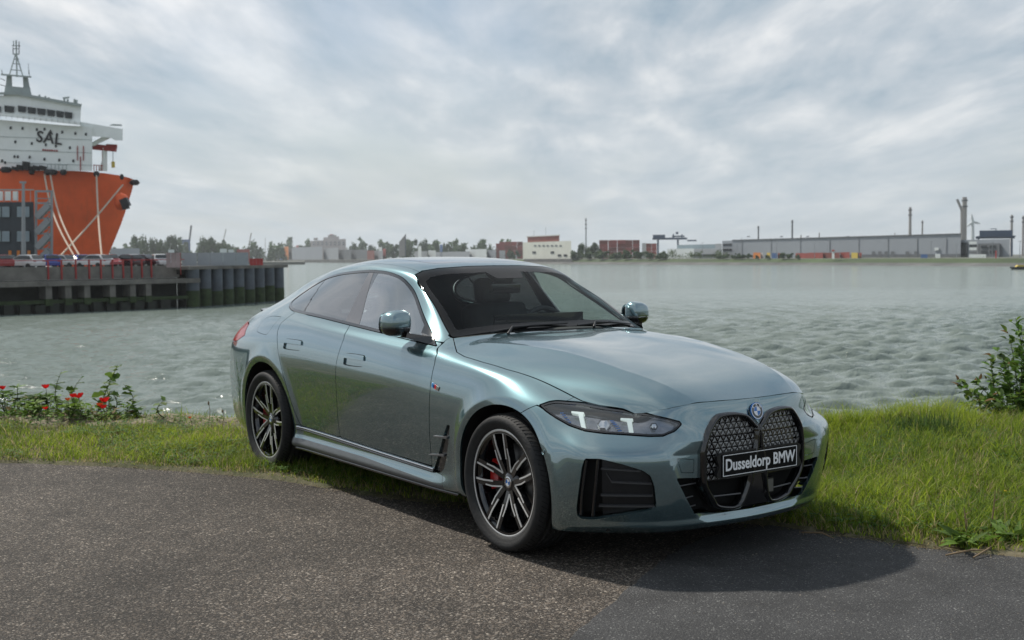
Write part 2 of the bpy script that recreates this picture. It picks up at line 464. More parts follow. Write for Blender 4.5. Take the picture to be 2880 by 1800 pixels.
    GF[-1] = GS[0, 7*n:]; GR[-1] = GS[-1, 7*n:]
    GS[:, 0, 1] = 0; GF[0, :, 1] = 0; GR[0, :, 1] = 0
    # flared wheel arch lips
    def flare(G):
        V = G.reshape(-1, 3)
        for cx, cz, r0, h in ((0, .343, .425, .014), (-2.856, .345, .445, .016)):
            r = np.hypot(V[:, 0]-cx, V[:, 2]-cz)
            w = np.where(r > r0, np.clip(1-(r-r0)/.09, 0, 1)**2, 1-.5*np.clip((r0-r)/.05, 0, 1.6))
            w *= np.clip((V[:, 1]-.76)/.08, 0, 1)
            V[:, 1] += h*w
        return V
    def pdist(P, line):
        best = np.full(len(P), 9.)
        for a, b in zip(line[:-1], line[1:]):
            a, b = np.array(a), np.array(b); e = b-a; t = np.clip(((P-a) @ e)/(e @ e), 0, 1)
            best = np.minimum(best, np.linalg.norm(P-a-t[:, None]*e, axis=1))
        return best
    def creases(G):
        V = G.reshape(-1, 3)
        # bonnet power lines
        d = pdist(V[:, :2], [(-.60, .625), (-.25, .553), (-.02, .50), (.39, .455), (.645, .383), (.78, .325)])
        m = (V[:, 2] > .755) & (V[:, 0] > -.75)
        V[:, 2] += np.where(m, .010*np.exp(-d/.055)*np.clip((V[:, 0]+.7)/.4, 0, 1)*np.clip((.79-V[:, 0])/.18, 0, 1), 0)
        # bumper ridge: the panel beside the grille sits back behind a sharp edge
        L = [(.545, .60), (.526, .564), (.519, .517), (.487, .438), (.433, .348), (.369, .263), (.292, .202)]
        P = V[:, 1:]
        yl = np.interp(V[:, 2], [p[1] for p in L[::-1]], [p[0] for p in L[::-1]])
        s = yl-V[:, 1]
        w = np.where(s > 0, 1-np.exp(-s/.045), 0)*np.clip((.60-V[:, 2])/.06, 0, 1)*np.clip((V[:, 2]-.19)/.05, 0, 1)
        V[:, 0] -= np.where(V[:, 0] > .62, .022*w, 0)
        # splitter lip stands proud
        w = np.clip(1-np.abs(V[:, 2]-.205)/.03, 0, 1)
        V[:, 0] += np.where(V[:, 0] > .45, .012*w, 0)
    for G in (GS, GF):
        creases(G)
    GF[-1] = GS[0, 7*n:]
    VS, VF, VR = flare(GS), flare(GF), flare(GR)
    TS = grid_tris(GS.shape[0], GS.shape[1]); TF = grid_tris(GF.shape[0], GF.shape[1], True); TR = grid_tris(GR.shape[0], GR.shape[1])
    def mk(V, T):
        c = V[T].mean(1); nn = np.cross(V[T[:, 1]]-V[T[:, 0]], V[T[:, 2]]-V[T[:, 0]])
        if (nn*(c-[-1.5, 0, .5])).sum() < 0:
            T = T[:, ::-1]
        return V, T
    parts = [mk(VS, TS), mk(VF, TF), mk(VR, TR)]
    V = np.concatenate([p[0] for p in parts]); o = np.cumsum([0]+[len(p[0]) for p in parts])
    T = np.concatenate([p[1]+o[i] for i, p in enumerate(parts)])
    K = np.round(V/1e-4).astype(np.int64)
    U, first, inv = np.unique(K, axis=0, return_index=True, return_inverse=True); inv = inv.ravel()
    V, T = V[first], inv[T]
    okT = (T[:, 0] != T[:, 1]) & (T[:, 1] != T[:, 2]) & (T[:, 0] != T[:, 2]); T = T[okT]
    Nr = vnormals(V, T)
    cen = np.abs(V[:, 1]) < 1e-6
    Nr[cen, 1] = 0; Nr /= np.maximum(np.linalg.norm(Nr, axis=1, keepdims=True), 1e-12)
    # the half we work on is the right half of the car (y < 0)
    gid = np.concatenate([np.full(len(p[1]), i) for i, p in enumerate(parts)])[okT]
    return mirror_surf((V, Nr, T)), gid
# ------------------------------------------------------------------ car materials
def paint_mat():
    m, nt, b = nodes_of('car_paint')
    tc = N(nt, 'ShaderNodeTexCoord')
    vo = N(nt, 'ShaderNodeTexVoronoi', Scale=2200.)
    nt.links.new(tc.outputs['Object'], vo.inputs['Vector'])
    mix = N(nt, 'ShaderNodeMix', _data_type='RGBA', Factor=.5)
    mix.inputs['A'].default_value = (.098, .186, .208, 1); mix.inputs['B'].default_value = (.130, .230, .252, 1)
    nt.links.new(vo.outputs['Color'], mix.inputs['Factor'])
    nt.links.new(mix.outputs['Result'], b.inputs['Base Color'])
    b.inputs['Metallic'].default_value = .82
    b.inputs['Roughness'].default_value = .26
    b.inputs['Coat Weight'].default_value = 1.
    b.inputs['Coat Roughness'].default_value = .0
    b.inputs['Coat IOR'].default_value = 2.4
    return m
def glass_mat(name, tint, refl=1.0, ior=1.5):
    m = bpy.data.materials.new(name); m.use_nodes = True
    nt = m.node_tree; nt.nodes.clear()
    out = N(nt, 'ShaderNodeOutputMaterial'); mx = N(nt, 'ShaderNodeMixShader')
    tr = N(nt, 'ShaderNodeBsdfTransparent', Color=tuple(tint)+(1,)); gl = N(nt, 'ShaderNodeBsdfGlossy', Roughness=.0)
    gl.inputs['Color'].default_value = (.95, .97, .97, 1)
    ge = N(nt, 'ShaderNodeNewGeometry'); io = N(nt, 'ShaderNodeMapRange'); io.inputs['To Min'].default_value = ior; io.inputs['To Max'].default_value = 1/ior
    nt.links.new(ge.outputs['Backfacing'], io.inputs['Value'])
    fr = N(nt, 'ShaderNodeFresnel', IOR=ior); nt.links.new(io.outputs[0], fr.inputs['IOR']); mu = N(nt, 'ShaderNodeMath', _operation='MULTIPLY', i1=refl)
    mu.use_clamp = True
    nt.links.new(fr.outputs[0], mu.inputs[0]); nt.links.new(mu.outputs[0], mx.inputs[0])
    nt.links.new(tr.outputs[0], mx.inputs[1]); nt.links.new(gl.outputs[0], mx.inputs[2])
    nt.links.new(mx.outputs[0], out.inputs['Surface'])
    return m
M = {}
M['paint'] = paint_mat()
M['gloss_black'] = mat('gloss_black', (.006, .006, .007), .12, coat=1.)
M['satin_black'] = mat('satin_black', (.012, .012, .013), .42, var=.2, scale=30)
M['plastic'] = mat('dark_plastic', (.018, .018, .019), .6, var=.25, scale=20)
M['void'] = mat('dark_lining', (.006, .006, .006), .9, var=.2, scale=8)
M['wglass'] = glass_mat('windscreen_glass', (.86, .93, .90), .30)
M['sglass'] = glass_mat('side_glass', (.72, .82, .78), 2.5, 2.1)
M['pglass'] = glass_mat('privacy_glass', (.09, .095, .10), 1.7, 2.1)
M['lens'] = glass_mat('lamp_lens', (.93, .95, .97), 1.8, 1.6)
M['rubber'] = mat('tyre_rubber', (.016, .016, .016), .72, var=.25, scale=25, bump=.15, bscale=90)
M['sill_grey'] = mat('sill_grey', (.085, .092, .095), .38, coat=.25, var=.1, scale=15)
M['plate_black'] = mat('plate_black', (.006, .006, .006), .6, spec=.15, var=.1, scale=20)
M['alu'] = mat('machined_aluminium', (.74, .73, .71), .30, .35, var=.06, scale=60)
M['chrome'] = mat('chrome', (.62, .62, .63), .10, 1., var=.02, scale=40)
M['satin_trim'] = mat('satin_trim', (.20, .20, .21), .35, .8, var=.05, scale=30)
M['iron'] = mat('brake_iron', (.14, .135, .13), .45, .9, var=.2, scale=40)
M['frit'] = mat('glass_border_black', (.008, .008, .008), .06, spec=.22, var=.1, scale=20)
M['lamp_bowl'] = mat('lamp_housing_grey', (.24, .24, .25), .18, .9, var=.3, scale=25, coat=.5)
M['red'] = mat('caliper_red', (.42, .008, .006), .32, coat=.6, var=.05, scale=20)
M['fin'] = mat('intake_fin_black', (.05, .05, .052), .28, coat=.5, var=.1, scale=30)
M['white'] = mat('white_print', (.9, .9, .9), .5, var=.02, scale=20)
M['blue'] = mat('emblem_blue', (.01, .16, .52), .25, coat=.6, var=.03, scale=20)
M['drl'] = mat('daylight_blade', (.80, .84, .80), .25, var=.03, scale=15, emit=((.85, 1., .9), .25))
M['tail_red'] = mat('tail_lamp_red', (.30, .010, .008), .18, coat=.3, var=.15, scale=30)
M['mesh_grey'] = mat('grille_triangle_grey', (.24, .24, .235), .35, .6, var=.1, scale=50)
M['cabin'] = mat('cabin_dark', (.026, .026, .028), .6, var=.3, scale=12, bump=.1, bscale=200)
M['stripe_b'] = mat('badge_light_blue', (.05, .30, .70), .3, var=.02); M['stripe_n'] = mat('badge_navy', (.01, .02, .16), .3, var=.02); M['stripe_r'] = mat('badge_red', (.70, .02, .02), .3, var=.02)

CAR = empty('parked_car')
tag(CAR, 'glossy grey green four door hatchback coupe with black kidney grille parked on asphalt', 'car')

def side(V): return np.c_[V[:, 0], V[:, 2]]
def front(V): return np.c_[-V[:, 1], V[:, 2]]
def top(V): return np.c_[V[:, 0], -V[:, 1]]
def diag(V): return np.c_[(-V[:, 1]-V[:, 0])/math.sqrt(2), V[:, 2]]
def dg(p): return ((abs(p[1])-p[0])/math.sqrt(2), p[2])
OUT = {'side': (side, np.array([0, -1, 0.])), 'front': (front, np.array([1., 0, 0])), 'diag': (diag, np.array([1, -1, 0.])/math.sqrt(2))}

HALF, _gid = build_body()
GAP = .0026
_full = HALF

def lift(proj, pts, off=0.):
    """2D points of a view put onto the body, moved out along the surface normal"""
    f, ax = OUT[proj]
    V, Nr, T = _full
    keep = (Nr @ ax)[T].mean(1) > .02
    T = T[keep]; q = f(V); dep = V @ ax
    A, B, C = q[T[:, 0]], q[T[:, 1]], q[T[:, 2]]
    den = (B[:, 1]-C[:, 1])*(A[:, 0]-C[:, 0])+(C[:, 0]-B[:, 0])*(A[:, 1]-C[:, 1])
    den = np.where(np.abs(den) < 1e-14, 1e-14, den)
    out = []
    for p in pts:
        a = ((B[:, 1]-C[:, 1])*(p[0]-C[:, 0])+(C[:, 0]-B[:, 0])*(p[1]-C[:, 1]))/den
        b = ((C[:, 1]-A[:, 1])*(p[0]-C[:, 0])+(A[:, 0]-C[:, 0])*(p[1]-C[:, 1]))/den
        c = 1-a-b
        bad = np.minimum(np.minimum(a, b), c)
        ok = np.where(bad > -1e-6)[0]
        if len(ok) == 0:
            ok = np.array([np.argmax(bad)])
        dd = a[ok]*dep[T[ok, 0]]+b[ok]*dep[T[ok, 1]]+c[ok]*dep[T[ok, 2]]
        i = ok[np.argmax(dd)]
        w = np.array([a[i], b[i], c[i]])
        n = (Nr[T[i]]*w[:, None]).sum(0); n /= np.linalg.norm(n)
        out.append((V[T[i]]*w[:, None]).sum(0)+n*off)
    return out

def cut(S, proj, poly, lim=None, gap=GAP):
    """inside piece, rest"""
    f = {'side': side, 'front': front, 'top': top, 'diag': diag}[proj]
    def d(V):
        v = sdf(f(V), poly)
        if lim is not None:
            v = np.minimum(v, lim(V))
        return v
    return clip(S, d(S[0])-gap), clip(S, -d(S[0])-gap)

def pair(name, S, m, parent=None, **kw):
    a = surf_obj(name, S, m, parent or CAR, **kw)
    b = surf_obj(name, mirror_surf(S), m, parent or CAR, **kw)
    return a, b
def whole(name, S, m, parent=None, **kw):
    return surf_obj(name, join_surf(S, mirror_surf(S)), m, parent or CAR, **kw)
def mb_pair(mb, name, m, parents=(None, None), recalc=True):
    a = mb.build(name, m, parents[0] or CAR, recalc=recalc)
    mb2 = MB(); mb2.v = [(x, -y, z) for x, y, z in mb.v]; mb2.f = [f[::-1] for f in mb.f]; mb2.m = mb.m; mb2.s = mb.s
    return a, mb2.build(name, m, parents[1] or CAR, recalc=recalc)

R_ = clip((HALF[0], HALF[1], HALF[2][_gid == 0]), np.ones(len(HALF[0])))
# windscreen with its black border
WS = [(-.02, 1.046), (.2, 1.046), (.4, 1.039), (.53, 1.028), (.63, 1.016), (.692, 1.010), (.66, 1.10), (.622, 1.20), (.585, 1.30), (.556, 1.352), (.50, 1.374), (.40, 1.389), (.2, 1.399), (-.02, 1.401)]
ws, R_ = cut(R_, 'front', WS, lambda V: np.minimum(V[:, 0]+1.62, -.55-V[:, 0]), .002)
_d = sdf(front(ws[0]), [(-.5, 1.076), (.2, 1.076), (.4, 1.070), (.53, 1.060), (.635, 1.048), (.575, 1.25), (.545, 1.312), (.50, 1.338), (.40, 1.354), (.13, 1.362), (.10, 1.325), (-.5, 1.325)])
glass_in, frit = clip(ws, _d), clip(ws, -_d)
wsO = whole('windscreen', glass_in, M['wglass'], flange=0)
whole('windscreen_border', frit, M['frit'], flange=.004)
# cowl: dark strip between bonnet and glass
HOODREAR = [(-.785, .69), (-.752, .62), (-.715, .50), (-.675, .30), (-.655, 0), (-.655, -.1)]
HOOD = [(.85, -.1), (.85, 0), (.85, .2), (.83, .34), (.76, .45), (.66, .537), (.549, .597), (.447, .661), (.365, .695), (.186, .73), (.032, .758), (-.129, .788), (-.322, .801), (-.50, .801), (-.60, .785), (-.671, .748), (-.74, .712)] + HOODREAR
_nose = join_surf(*[clip((HALF[0], HALF[1], HALF[2][_gid == k]), np.ones(len(HALF[0]))) for k in (1, 2)])
hood, R_ = cut(R_, 'top', HOOD, lambda V: np.minimum(V[:, 2]-.70, V[:, 0]+.83))
HEDGE = [(.7965, -.1), (.7965, 0), (.791, .126), (.776, .27), (.756, .36), (.745, .43), (.72, .50), (.68, .55), (.64, .60), (.58, .66), (.3, .9), (-1.2, .9), (-1.2, -.1)]
hood, _ = cut(hood, 'top', HEDGE, None, .0)
whole('bonnet', hood, M['paint'])
R_ = join_surf(R_, _nose)
cowl, R_ = cut(R_, 'top', [(-.655, -.1), (-.655, 0), (-.675, .30), (-.715, .50), (-.752, .62), (-.785, .695), (-.83, .70), (-.83, -.1)], lambda V: np.minimum(V[:, 2]-.98, 1.07-V[:, 2]), .001)
whole('cowl', cowl, M['satin_black'], flange=0, off=-.012)
# side windows
DLO = curve2d([(-.79, .966, 1), (-1.2, .994), (-1.822, 1.039), (-2.223, 1.067), (-2.64, 1.090), (-2.78, 1.106), (-2.875, 1.130), (-2.90, 1.160), (-2.87, 1.205), (-2.76, 1.270), (-2.58, 1.325), (-2.33, 1.358), (-1.99, 1.376), (-1.80, 1.374), (-1.647, 1.361), (-1.50, 1.333), (-1.38, 1.284), (-1.24, 1.208), (-1.022, 1.082), (-.83, .980, 1)], 5)
dlo, R_ = cut(R_, 'side', DLO, lambda V: -V[:, 1]-.45, .0015)
_P = side(dlo[0]); _in = sdf(_P, DLO)
# trim band round the glass, pillars, then the panes
trim = clip(dlo, .016-_in); rest = clip(dlo, _in-.016)
pair('window_trim', trim, M['gloss_black'], flange=.006, off=.003)
bp, rest = cut(rest, 'side', [(-1.925, 1.40), (-1.885, 1.40), (-1.69, 1.02), (-1.89, 1.02)], None, .001)
bp = clip(bp, np.ones(len(bp[0])))
pillar_b = pair('pillar_cover', bp, M['satin_trim'], flange=.01, off=.001)
qd, rest = cut(rest, 'side', [(-2.62, 1.35), (-2.60, 1.35), (-2.50, 1.05), (-2.525, 1.05)], None, .0005)
pair('quarter_divider', qd, M['gloss_black'], flange=.006, off=.001)
pane_f = clip(rest, rest[0][:, 0]+1.80); rest2 = clip(rest, -rest[0][:, 0]-1.80)
pane_r = clip(rest2, rest2[0][:, 0]+2.56); pane_q = clip(rest2, -rest2[0][:, 0]-2.56)
pf, tri_ = cut(pane_f, 'side', [(-3, .9), (-.955, .9), (-1.06, 1.13), (-1.3, 1.5), (-3, 1.5)], None, .0005)
pair('mirror_triangle', tri_, M['gloss_black'], flange=.01, off=.002)
# rear glass
RW = [(-2.70, -.1), (-2.70, .30), (-2.74, .40), (-2.83, .455), (-3.3, .43), (-3.52, .40), (-3.62, .33), (-3.64, -.1)]
rw, R_ = cut(R_, 'top', RW, lambda V: V[:, 2]-1.0)
whole('rear_window', rw, M['pglass'], flange=0)
# sunroof and roof skin
sr, R_ = cut(R_, 'top', [(-1.50, -.1), (-1.50, .30), (-1.53, .36), (-1.60, .385), (-2.3, .385), (-2.36, .35), (-2.38, -.1)], lambda V: V[:, 2]-1.3, .002)
whole('sunroof', sr, M['gloss_black'], flange=.01)
rf, R_ = cut(R_, 'top', [(-1.2, -.1), (-1.2, .525), (-2.2, .512), (-2.72, .478), (-2.72, -.1)], lambda V: V[:, 2]-1.30, .0012)
whole('roof', rf, M['paint'])
# wheel openings
for cx, cz, r in ((-.005, .343, .388), (-2.856, .345, .402)):
    d = np.minimum(np.hypot(R_[0][:, 0]-cx, (R_[0][:, 2]-cz))-r, 9)
    R_ = clip(R_, np.where(-R_[0][:, 1] > .5, d, 1.))
# headlamp
HL = [(.215, .838, .746), (.244, .798, .763), (.269, .771, .768), (.367, .699, .763), (.447, .661, .751), (.549, .596, .738), (.643, .532, .726), (.718, .468, .703), (.746, .425, .689), (.752, .418, .676), (.746, .453, .647), (.727, .508, .627), (.689, .561, .626), (.628, .625, .631), (.546, .712, .637), (.476, .77, .646), (.402, .805, .666), (.323, .827, .696), (.264, .836, .722)]
HLP = [dg(p) for p in HL]
lamp, R_ = cut(R_, 'diag', HLP, lambda V: np.minimum(V[:, 0]-.1, V[:, 2]-.58), .003)
# front opening (kidneys and lower intake)
KID = curve2d([(-.05, .640, 1), (0, .640), (.020, .645), (.055, .682), (.090, .705), (.15, .713), (.22, .713), (.256, .702), (.292, .665), (.322, .620), (.338, .560), (.341, .50), (.338, .425), (.322, .375), (.275, .310), (.231, .268, 1), (.10, .258, 1), (-.05, .258, 1)], 4)
kid, R_ = cut(R_, 'front', KID, lambda V: V[:, 0]-.6, .0)
LOW = [(.33, .424), (.487, .438), (.433, .348), (.369, .258), (.20, .240), (-.05, .236), (-.05, .27), (.10, .265), (.23, .272), (.33, .37)]
lowp, R_ = cut(R_, 'front', LOW, lambda V: V[:, 0]-.6, .0)
# corner intake
FOG = [dg(p) for p in [(.557, .834, .533), (.607, .786, .534), (.671, .71, .51), (.724, .632, .48), (.742, .601, .455), (.748, .583, .407), (.742, .566, .326), (.737, .565, .304), (.719, .589, .292), (.561, .773, .247), (.514, .818, .246), (.502, .835, .262), (.509, .845, .298), (.547, .843, .49)]]
fog, R_ = cut(R_, 'diag', FOG, lambda V: V[:, 0]-.4, .001)
# tow eye cover
tow, R_ = cut(R_, 'front', [(.474, .527), (.381, .514), (.381, .452), (.452, .459)], lambda V: V[:, 0]-.6, .0012)
# bumper / wing
BUMP = [(.208, .746), (.147, .709), (.10, .685), (.05, .3), (.05, 0), (1., 0), (1., .79), (.62, .79), (.56, .70), (.45, .70), (.3, .71)]
bump, R_ = cut(R_, 'side', BUMP, None, .002)
BUMPER = whole('front_bumper', bump, M['paint'], flange=.02)
for o in pair('tow_cover', tow, M['paint'], BUMPER, flange=.006): pass
# doors
sill_line = [(-2.60, .366), (-2.359, .357), (-1.808, .346), (-1.248, .330), (-.70, .318)]
FD = [(-.715, .323), (-.694, .497), (-.672, .627), (-.659, .737), (-.662, .811), (-.676, .883), (-.712, .932), (-.77, .960), (-.79, .985), (-1.82, 1.06), (-1.80, 1.02), (-1.748, .96), (-1.751, .885), (-1.761, .809), (-1.769, .704), (-1.785, .558), (-1.803, .458), (-1.808, .346), (-1.248, .330)]
RD = [(-1.808, .346), (-1.803, .458), (-1.785, .558), (-1.769, .704), (-1.761, .809), (-1.751, .885), (-1.748, .96), (-1.80, 1.02), (-1.82, 1.06), (-2.62, 1.115), (-2.661, 1.085), (-2.697, 1.055), (-2.735, 1.012), (-2.723, .962), (-2.647, .872), (-2.563, .732), (-2.48, .593), (-2.412, .454), (-2.364, .357)]
fd, R_ = cut(R_, 'side', FD, lambda V: -V[:, 1]-.6)
rd, R_ = cut(R_, 'side', RD, lambda V: -V[:, 1]-.6)
def handle_poly(x0, x1, z0, z1):
    return curve2d([(x0+.02, z0), (x1-.03, z0+.002), (x1, z0+.022), (x1-.004, z1-.010), (x1-.03, z1), (x0+.03, z1), (x0, z1-.012), (x0, z0+.018)], 4)
HF, HR = handle_poly(-1.668, -1.415, .812, .880), handle_poly(-2.550, -2.280, .856, .920)
DOORS = {}
for nm, S, hp, pane in (('front_door', fd, HF, pf), ('rear_door', rd, HR, pane_r)):
    hs, S = cut(S, 'side', hp, lambda V: -V[:, 1]-.6, .002)
    doors = pair(nm, S, M['paint'])
    DOORS[nm] = doors
    zc = hp[:, 1].mean(); flap = clip(hs, hs[0][:, 2]-zc-.002); cup = clip(hs, .0+zc+.004-hs[0][:, 2])
    for k, dr in enumerate(doors):
        g = (lambda q: q) if k == 0 else mirror_surf
        h = surf_obj('handle', g(flap), M['paint'], dr, flange=.020, off=.009)
        surf_obj('handle_recess', g(cup), M['paint'], dr, flange=-.011, off=-.011)
        surf_obj('window_glass', g(pane), M['sglass'] if nm == 'front_door' else M['pglass'], dr, flange=0)
pair('quarter_glass', pane_q, M['pglass'], flange=0)
# side vent, wing, sill, quarter panel
VENT = [(-.500, .574), (-.470, .577), (-.505, .480), (-.545, .396), (-.590, .322), (-.625, .300), (-.705, .292), (-.688, .320), (-.625, .40), (-.555, .50)]
vent, R_ = cut(R_, 'side', VENT, lambda V: -V[:, 1]-.6, .001)
SILL = [(-.33, .15), (-.33, .36), (-.70, .318), (-1.248, .330), (-1.808, .346), (-2.359, .357), (-2.52, .37), (-2.52, .1), (-.3, .1)]
wing, R_ = cut(R_, 'side', [(.5, .70), (.3, .75), (.5, 1.2), (-.80, 1.2), (-.80, .99), (-.788, .985), (-.768, .960), (-.709, .932), (-.676, .883), (-.662, .811), (-.659, .737), (-.672, .627), (-.694, .497), (-.715, .323), (-.70, .30), (-.60, .29), (-.55, .1), (.3, .1), (.3, .6)], lambda V: np.minimum(-V[:, 1]-.5, np.minimum(1.02-V[:, 2], V[:, 0]+.80)), .0013)
wings = pair('wing', wing, M['paint'])
sill, R_ = cut(R_, 'side', [(-.4, .13), (-.4, .40), (-.70, .318), (-1.248, .330), (-1.808, .346), (-2.359, .357), (-2.56, .37), (-2.56, .13)], lambda V: -V[:, 1]-.6, .002)
_zc = np.interp(sill[0][:, 0], [-2.5, -1.5, -.45], [.272, .268, .232])
pair('sill', clip(sill, sill[0][:, 2]-_zc), M['paint'], flange=.0)
pair('lower_sill', clip(sill, _zc-sill[0][:, 2]), M['sill_grey'], flange=.03)
FLAP = curve2d([(-3.040, .938), (-3.085, .950), (-3.105, .997), (-3.066, 1.040), (-2.972, 1.052), (-2.84, 1.053), (-2.815, 1.045), (-2.863, .945), (-2.90, .930)], 4)
flap, R_ = cut(R_, 'side', FLAP, lambda V: -V[:, 1]-.6, .0012)
pair('fuel_flap', flap, M['paint'], flange=.006)
# tail lamps, boot lid, rear bumper
def rdiag(V): return np.c_[(-V[:, 1]+V[:, 0])/math.sqrt(2), V[:, 2]]
def rp(x, y, z): return ((y+x)/math.sqrt(2), z)
TL = [rp(-3.30, .878, .905), rp(-3.45, .83, .975), rp(-3.62, .76, .990), rp(-3.9, .40, .965), rp(-3.92, .30, .92), rp(-3.92, .42, .84), rp(-3.75, .82, .835), rp(-3.45, .885, .855)]
d = np.minimum(sdf(rdiag(R_[0]), TL), -3.1-R_[0][:, 0])
tl, R_ = clip(R_, d-.003), clip(R_, -d-.003)
tls = pair('tail_lamp', tl, M['tail_red'], flange=.02)
d = np.minimum(-3.52-R_[0][:, 0], .56-R_[0][:, 2])
rb, R_ = clip(R_, d-.0007), clip(R_, -d-.0007)
whole('rear_bumper', rb, M['paint'], flange=.02)
d = np.minimum(np.minimum(-3.64-R_[0][:, 0], .62+R_[0][:, 1]), R_[0][:, 2]-.56)
bl, R_ = clip(R_, d-.002), clip(R_, -d-.002)
whole('boot_lid', bl, M['paint'], flange=.02)
q_ = clip(R_, np.ones(len(R_[0])))
pair('side_frame', q_, M['paint'])

# lining inside the body so that gaps and windows look into a dark hull
lin = clip(HALF, np.minimum(np.minimum(-.80-HALF[0][:, 0], HALF[0][:, 0]+3.7), HALF[0][:, 2]-.3))
for proj, poly in (('side', DLO),):
    d = sdf(side(lin[0]), poly); lin = clip(lin, np.where(-lin[0][:, 1] > .45, -d-.004, 1.))
d = np.minimum(sdf(front(lin[0]), WS), lin[0][:, 0]+1.62); lin = clip(lin, -d-.004)
d = np.minimum(sdf(top(lin[0]), RW), lin[0][:, 2]-1.0); lin = clip(lin, -d-.004)
for cx in (0, -2.856):
    d = np.hypot(lin[0][:, 0]-cx, lin[0][:, 2]-.343)-.46; lin = clip(lin, np.where(-lin[0][:, 1] > .5, d, 1.))
whole('cabin_lining', lin, M['cabin'], flange=0, off=-.030)
# ------------------------------------------------------------------ hull below: floor and wheel houses
mb = MB(); mb.box(-3.75, .58, -.72, .72, .185, .20)
mb.box(-2.40, -.46, -.80, .80, .188, .205)
mb.build('underbody', M['void'], CAR)
for b_ in ((-.74, -.70, -.78, .78, .2, .96), (.45, .47, -.60, .60, .2, .68), (-3.5, -3.46, -.7, .7, .2, .95)):
    MB().box(*b_).build('bulkhead', M['void'], CAR)
for cx, r_, sg in ((-.005, .394, 1), (-.005, .394, -1), (-2.856, .408, 1), (-2.856, .408, -1)):
    mb = MB(); n = 36; V = []; F = []
    an = [-.36+(PI+.72)*k/n for k in range(n+1)]
    rim_ = lift('side', [(cx+r_*math.cos(t), .344+r_*math.sin(t)) for t in an], -.013)
    for t, q in zip(an, rim_):
        x, z = cx+r_*math.cos(t), .344+r_*math.sin(t)
        V += [(x, -sg*min(.93, max(.80, abs(q[1]))), z), (x, -sg*.78, z), (cx+.46*math.cos(t), -sg*.70, .344+.44*math.sin(t)), (cx+.46*math.cos(t), -sg*.50, .344+.44*math.sin(t)), (cx, -sg*.50, .344)]
    for k in range(n):
        for j in range(4): F.append((5*k+j, 5*k+j+1, 5*k+6+j, 5*k+5+j))
    mb.add(V, F, 0, True).build('wheel_house', M['void'], CAR, recalc=False)
# ------------------------------------------------------------------ front end details
def text_mesh(txt, size, mat_, parent, M4, name='lettering', extrude=.001, bold=.0, align='CENTER', xscale=1., spacing=1.):
    cu = bpy.data.curves.new('lettering', 'FONT')
    cu.body = txt; cu.size = size; cu.extrude = extrude; cu.offset = bold; cu.align_x = align; cu.align_y = 'CENTER'; cu.resolution_u = 3; cu.space_character = spacing
    o = bpy.data.objects.new('lettering', cu); COL.objects.link(o)
    bpy.context.view_layer.update()
    me = bpy.data.meshes.new_from_object(o.evaluated_get(bpy.context.evaluated_depsgraph_get()))
    bpy.data.objects.remove(o)
    me.transform(Matrix.Diagonal((xscale, 1, 1, 1)))
    me.transform(M4)
    me.materials.clear(); me.materials.append(mat_)
    t = bpy.data.objects.new(name, me)
    return link(t, parent)

def frame_m(o, ex, ez):
    """matrix whose local x, y axes are ex, ez (text plane) at o"""
    ex, ez = Vector(ex).normalized(), Vector(ez).normalized(); n = ex.cross(ez).normalized(); ez = n.cross(ex)
    return Matrix(((ex.x, ez.x, n.x, o[0]), (ex.y, ez.y, n.y, o[1]), (ex.z, ez.z, n.z, o[2]), (0, 0, 0, 1)))

# headlamps
for k in range(2):
    g = (lambda S: S) if k == 0 else mirror_surf
    sg = 1 if k == 0 else -1
    L = surf_obj('headlamp', g(lamp), M['lens'], CAR, flange=0, off=-.002)
    surf_obj('lamp_housing', g(lamp), M['lamp_bowl'], L, flange=-.045, off=-.048)
    rim = clip(lamp, .010-sdf(diag(lamp[0]), HLP))
    surf_obj('lamp_border', g(rim), M['gloss_black'], L, flange=.02, off=.0005)
    def P(p, off):
        q = lift('diag', [dg(p)], off)[0]; return Vector((q[0], q[1]*sg, q[2]))
    for (a, b, c) in (((.362, .765, .732), (.418, .728, .730), (.477, .764, .652)), ((.561, .63, .711), (.607, .589, .709), (.636, .61, .640))):
        A, B_, C_ = P(a, -.018), P(b, -.018), P(c, -.022)
        mb = MB()
        e = (B_-A).normalized(); w = .020
        dn = (C_-B_).normalized()
        inn = e.cross(dn).normalized()*.012
        pts = [A+e*.006, B_, B_+dn*.010, B_+dn*.012-e*.006, C_+e*.002, C_-e*.018, B_+dn*.014-e*.028, A+e*.004+dn*.009]
        V = [p+inn for p in pts]+[p-inn for p in pts]; n = len(pts)
        mb.add(V, [tuple(range(n)), tuple(range(2*n-1, n-1, -1))]+[(i, (i+1) % n, (i+1) % n+n, i+n) for i in range(n)])
        mb.build('light_blade', M['drl'], L)
    for p, r in (((.519, .697, .682), .026), ((.690, .530, .672), .016)):
        c0, c1 = P(p, -.040), P(p, -.016); d = (c1-c0)
        mb = MB(); mb.tube([c0, c0+d*.6, c0+d*.9, c1], [r*1.25, r*1.2, r*.8, r*.3], 6, smooth=False)
        mb.build('projector', M['chrome'], L)
    # blue tinted comb between the blades
    for p0, p1 in (((.33, .79, .735), (.41, .785, .672)), ((.545, .655, .705), (.60, .64, .650))):
        for j in range(6):
            t = j/6; a = P(tuple(x+(y-x)*t for x, y in zip(p0, p1)), -.032); b = P((p0[0]+(p1[0]-p0[0])*(t+.1)-.018, p0[1]+(p1[1]-p0[1])*t+.014, p0[2]+(p1[2]-p0[2])*(t+.1)+.004), -.030)
            MB().bar(a, b, .003, .006).build('comb_fin', M['blue'], L)

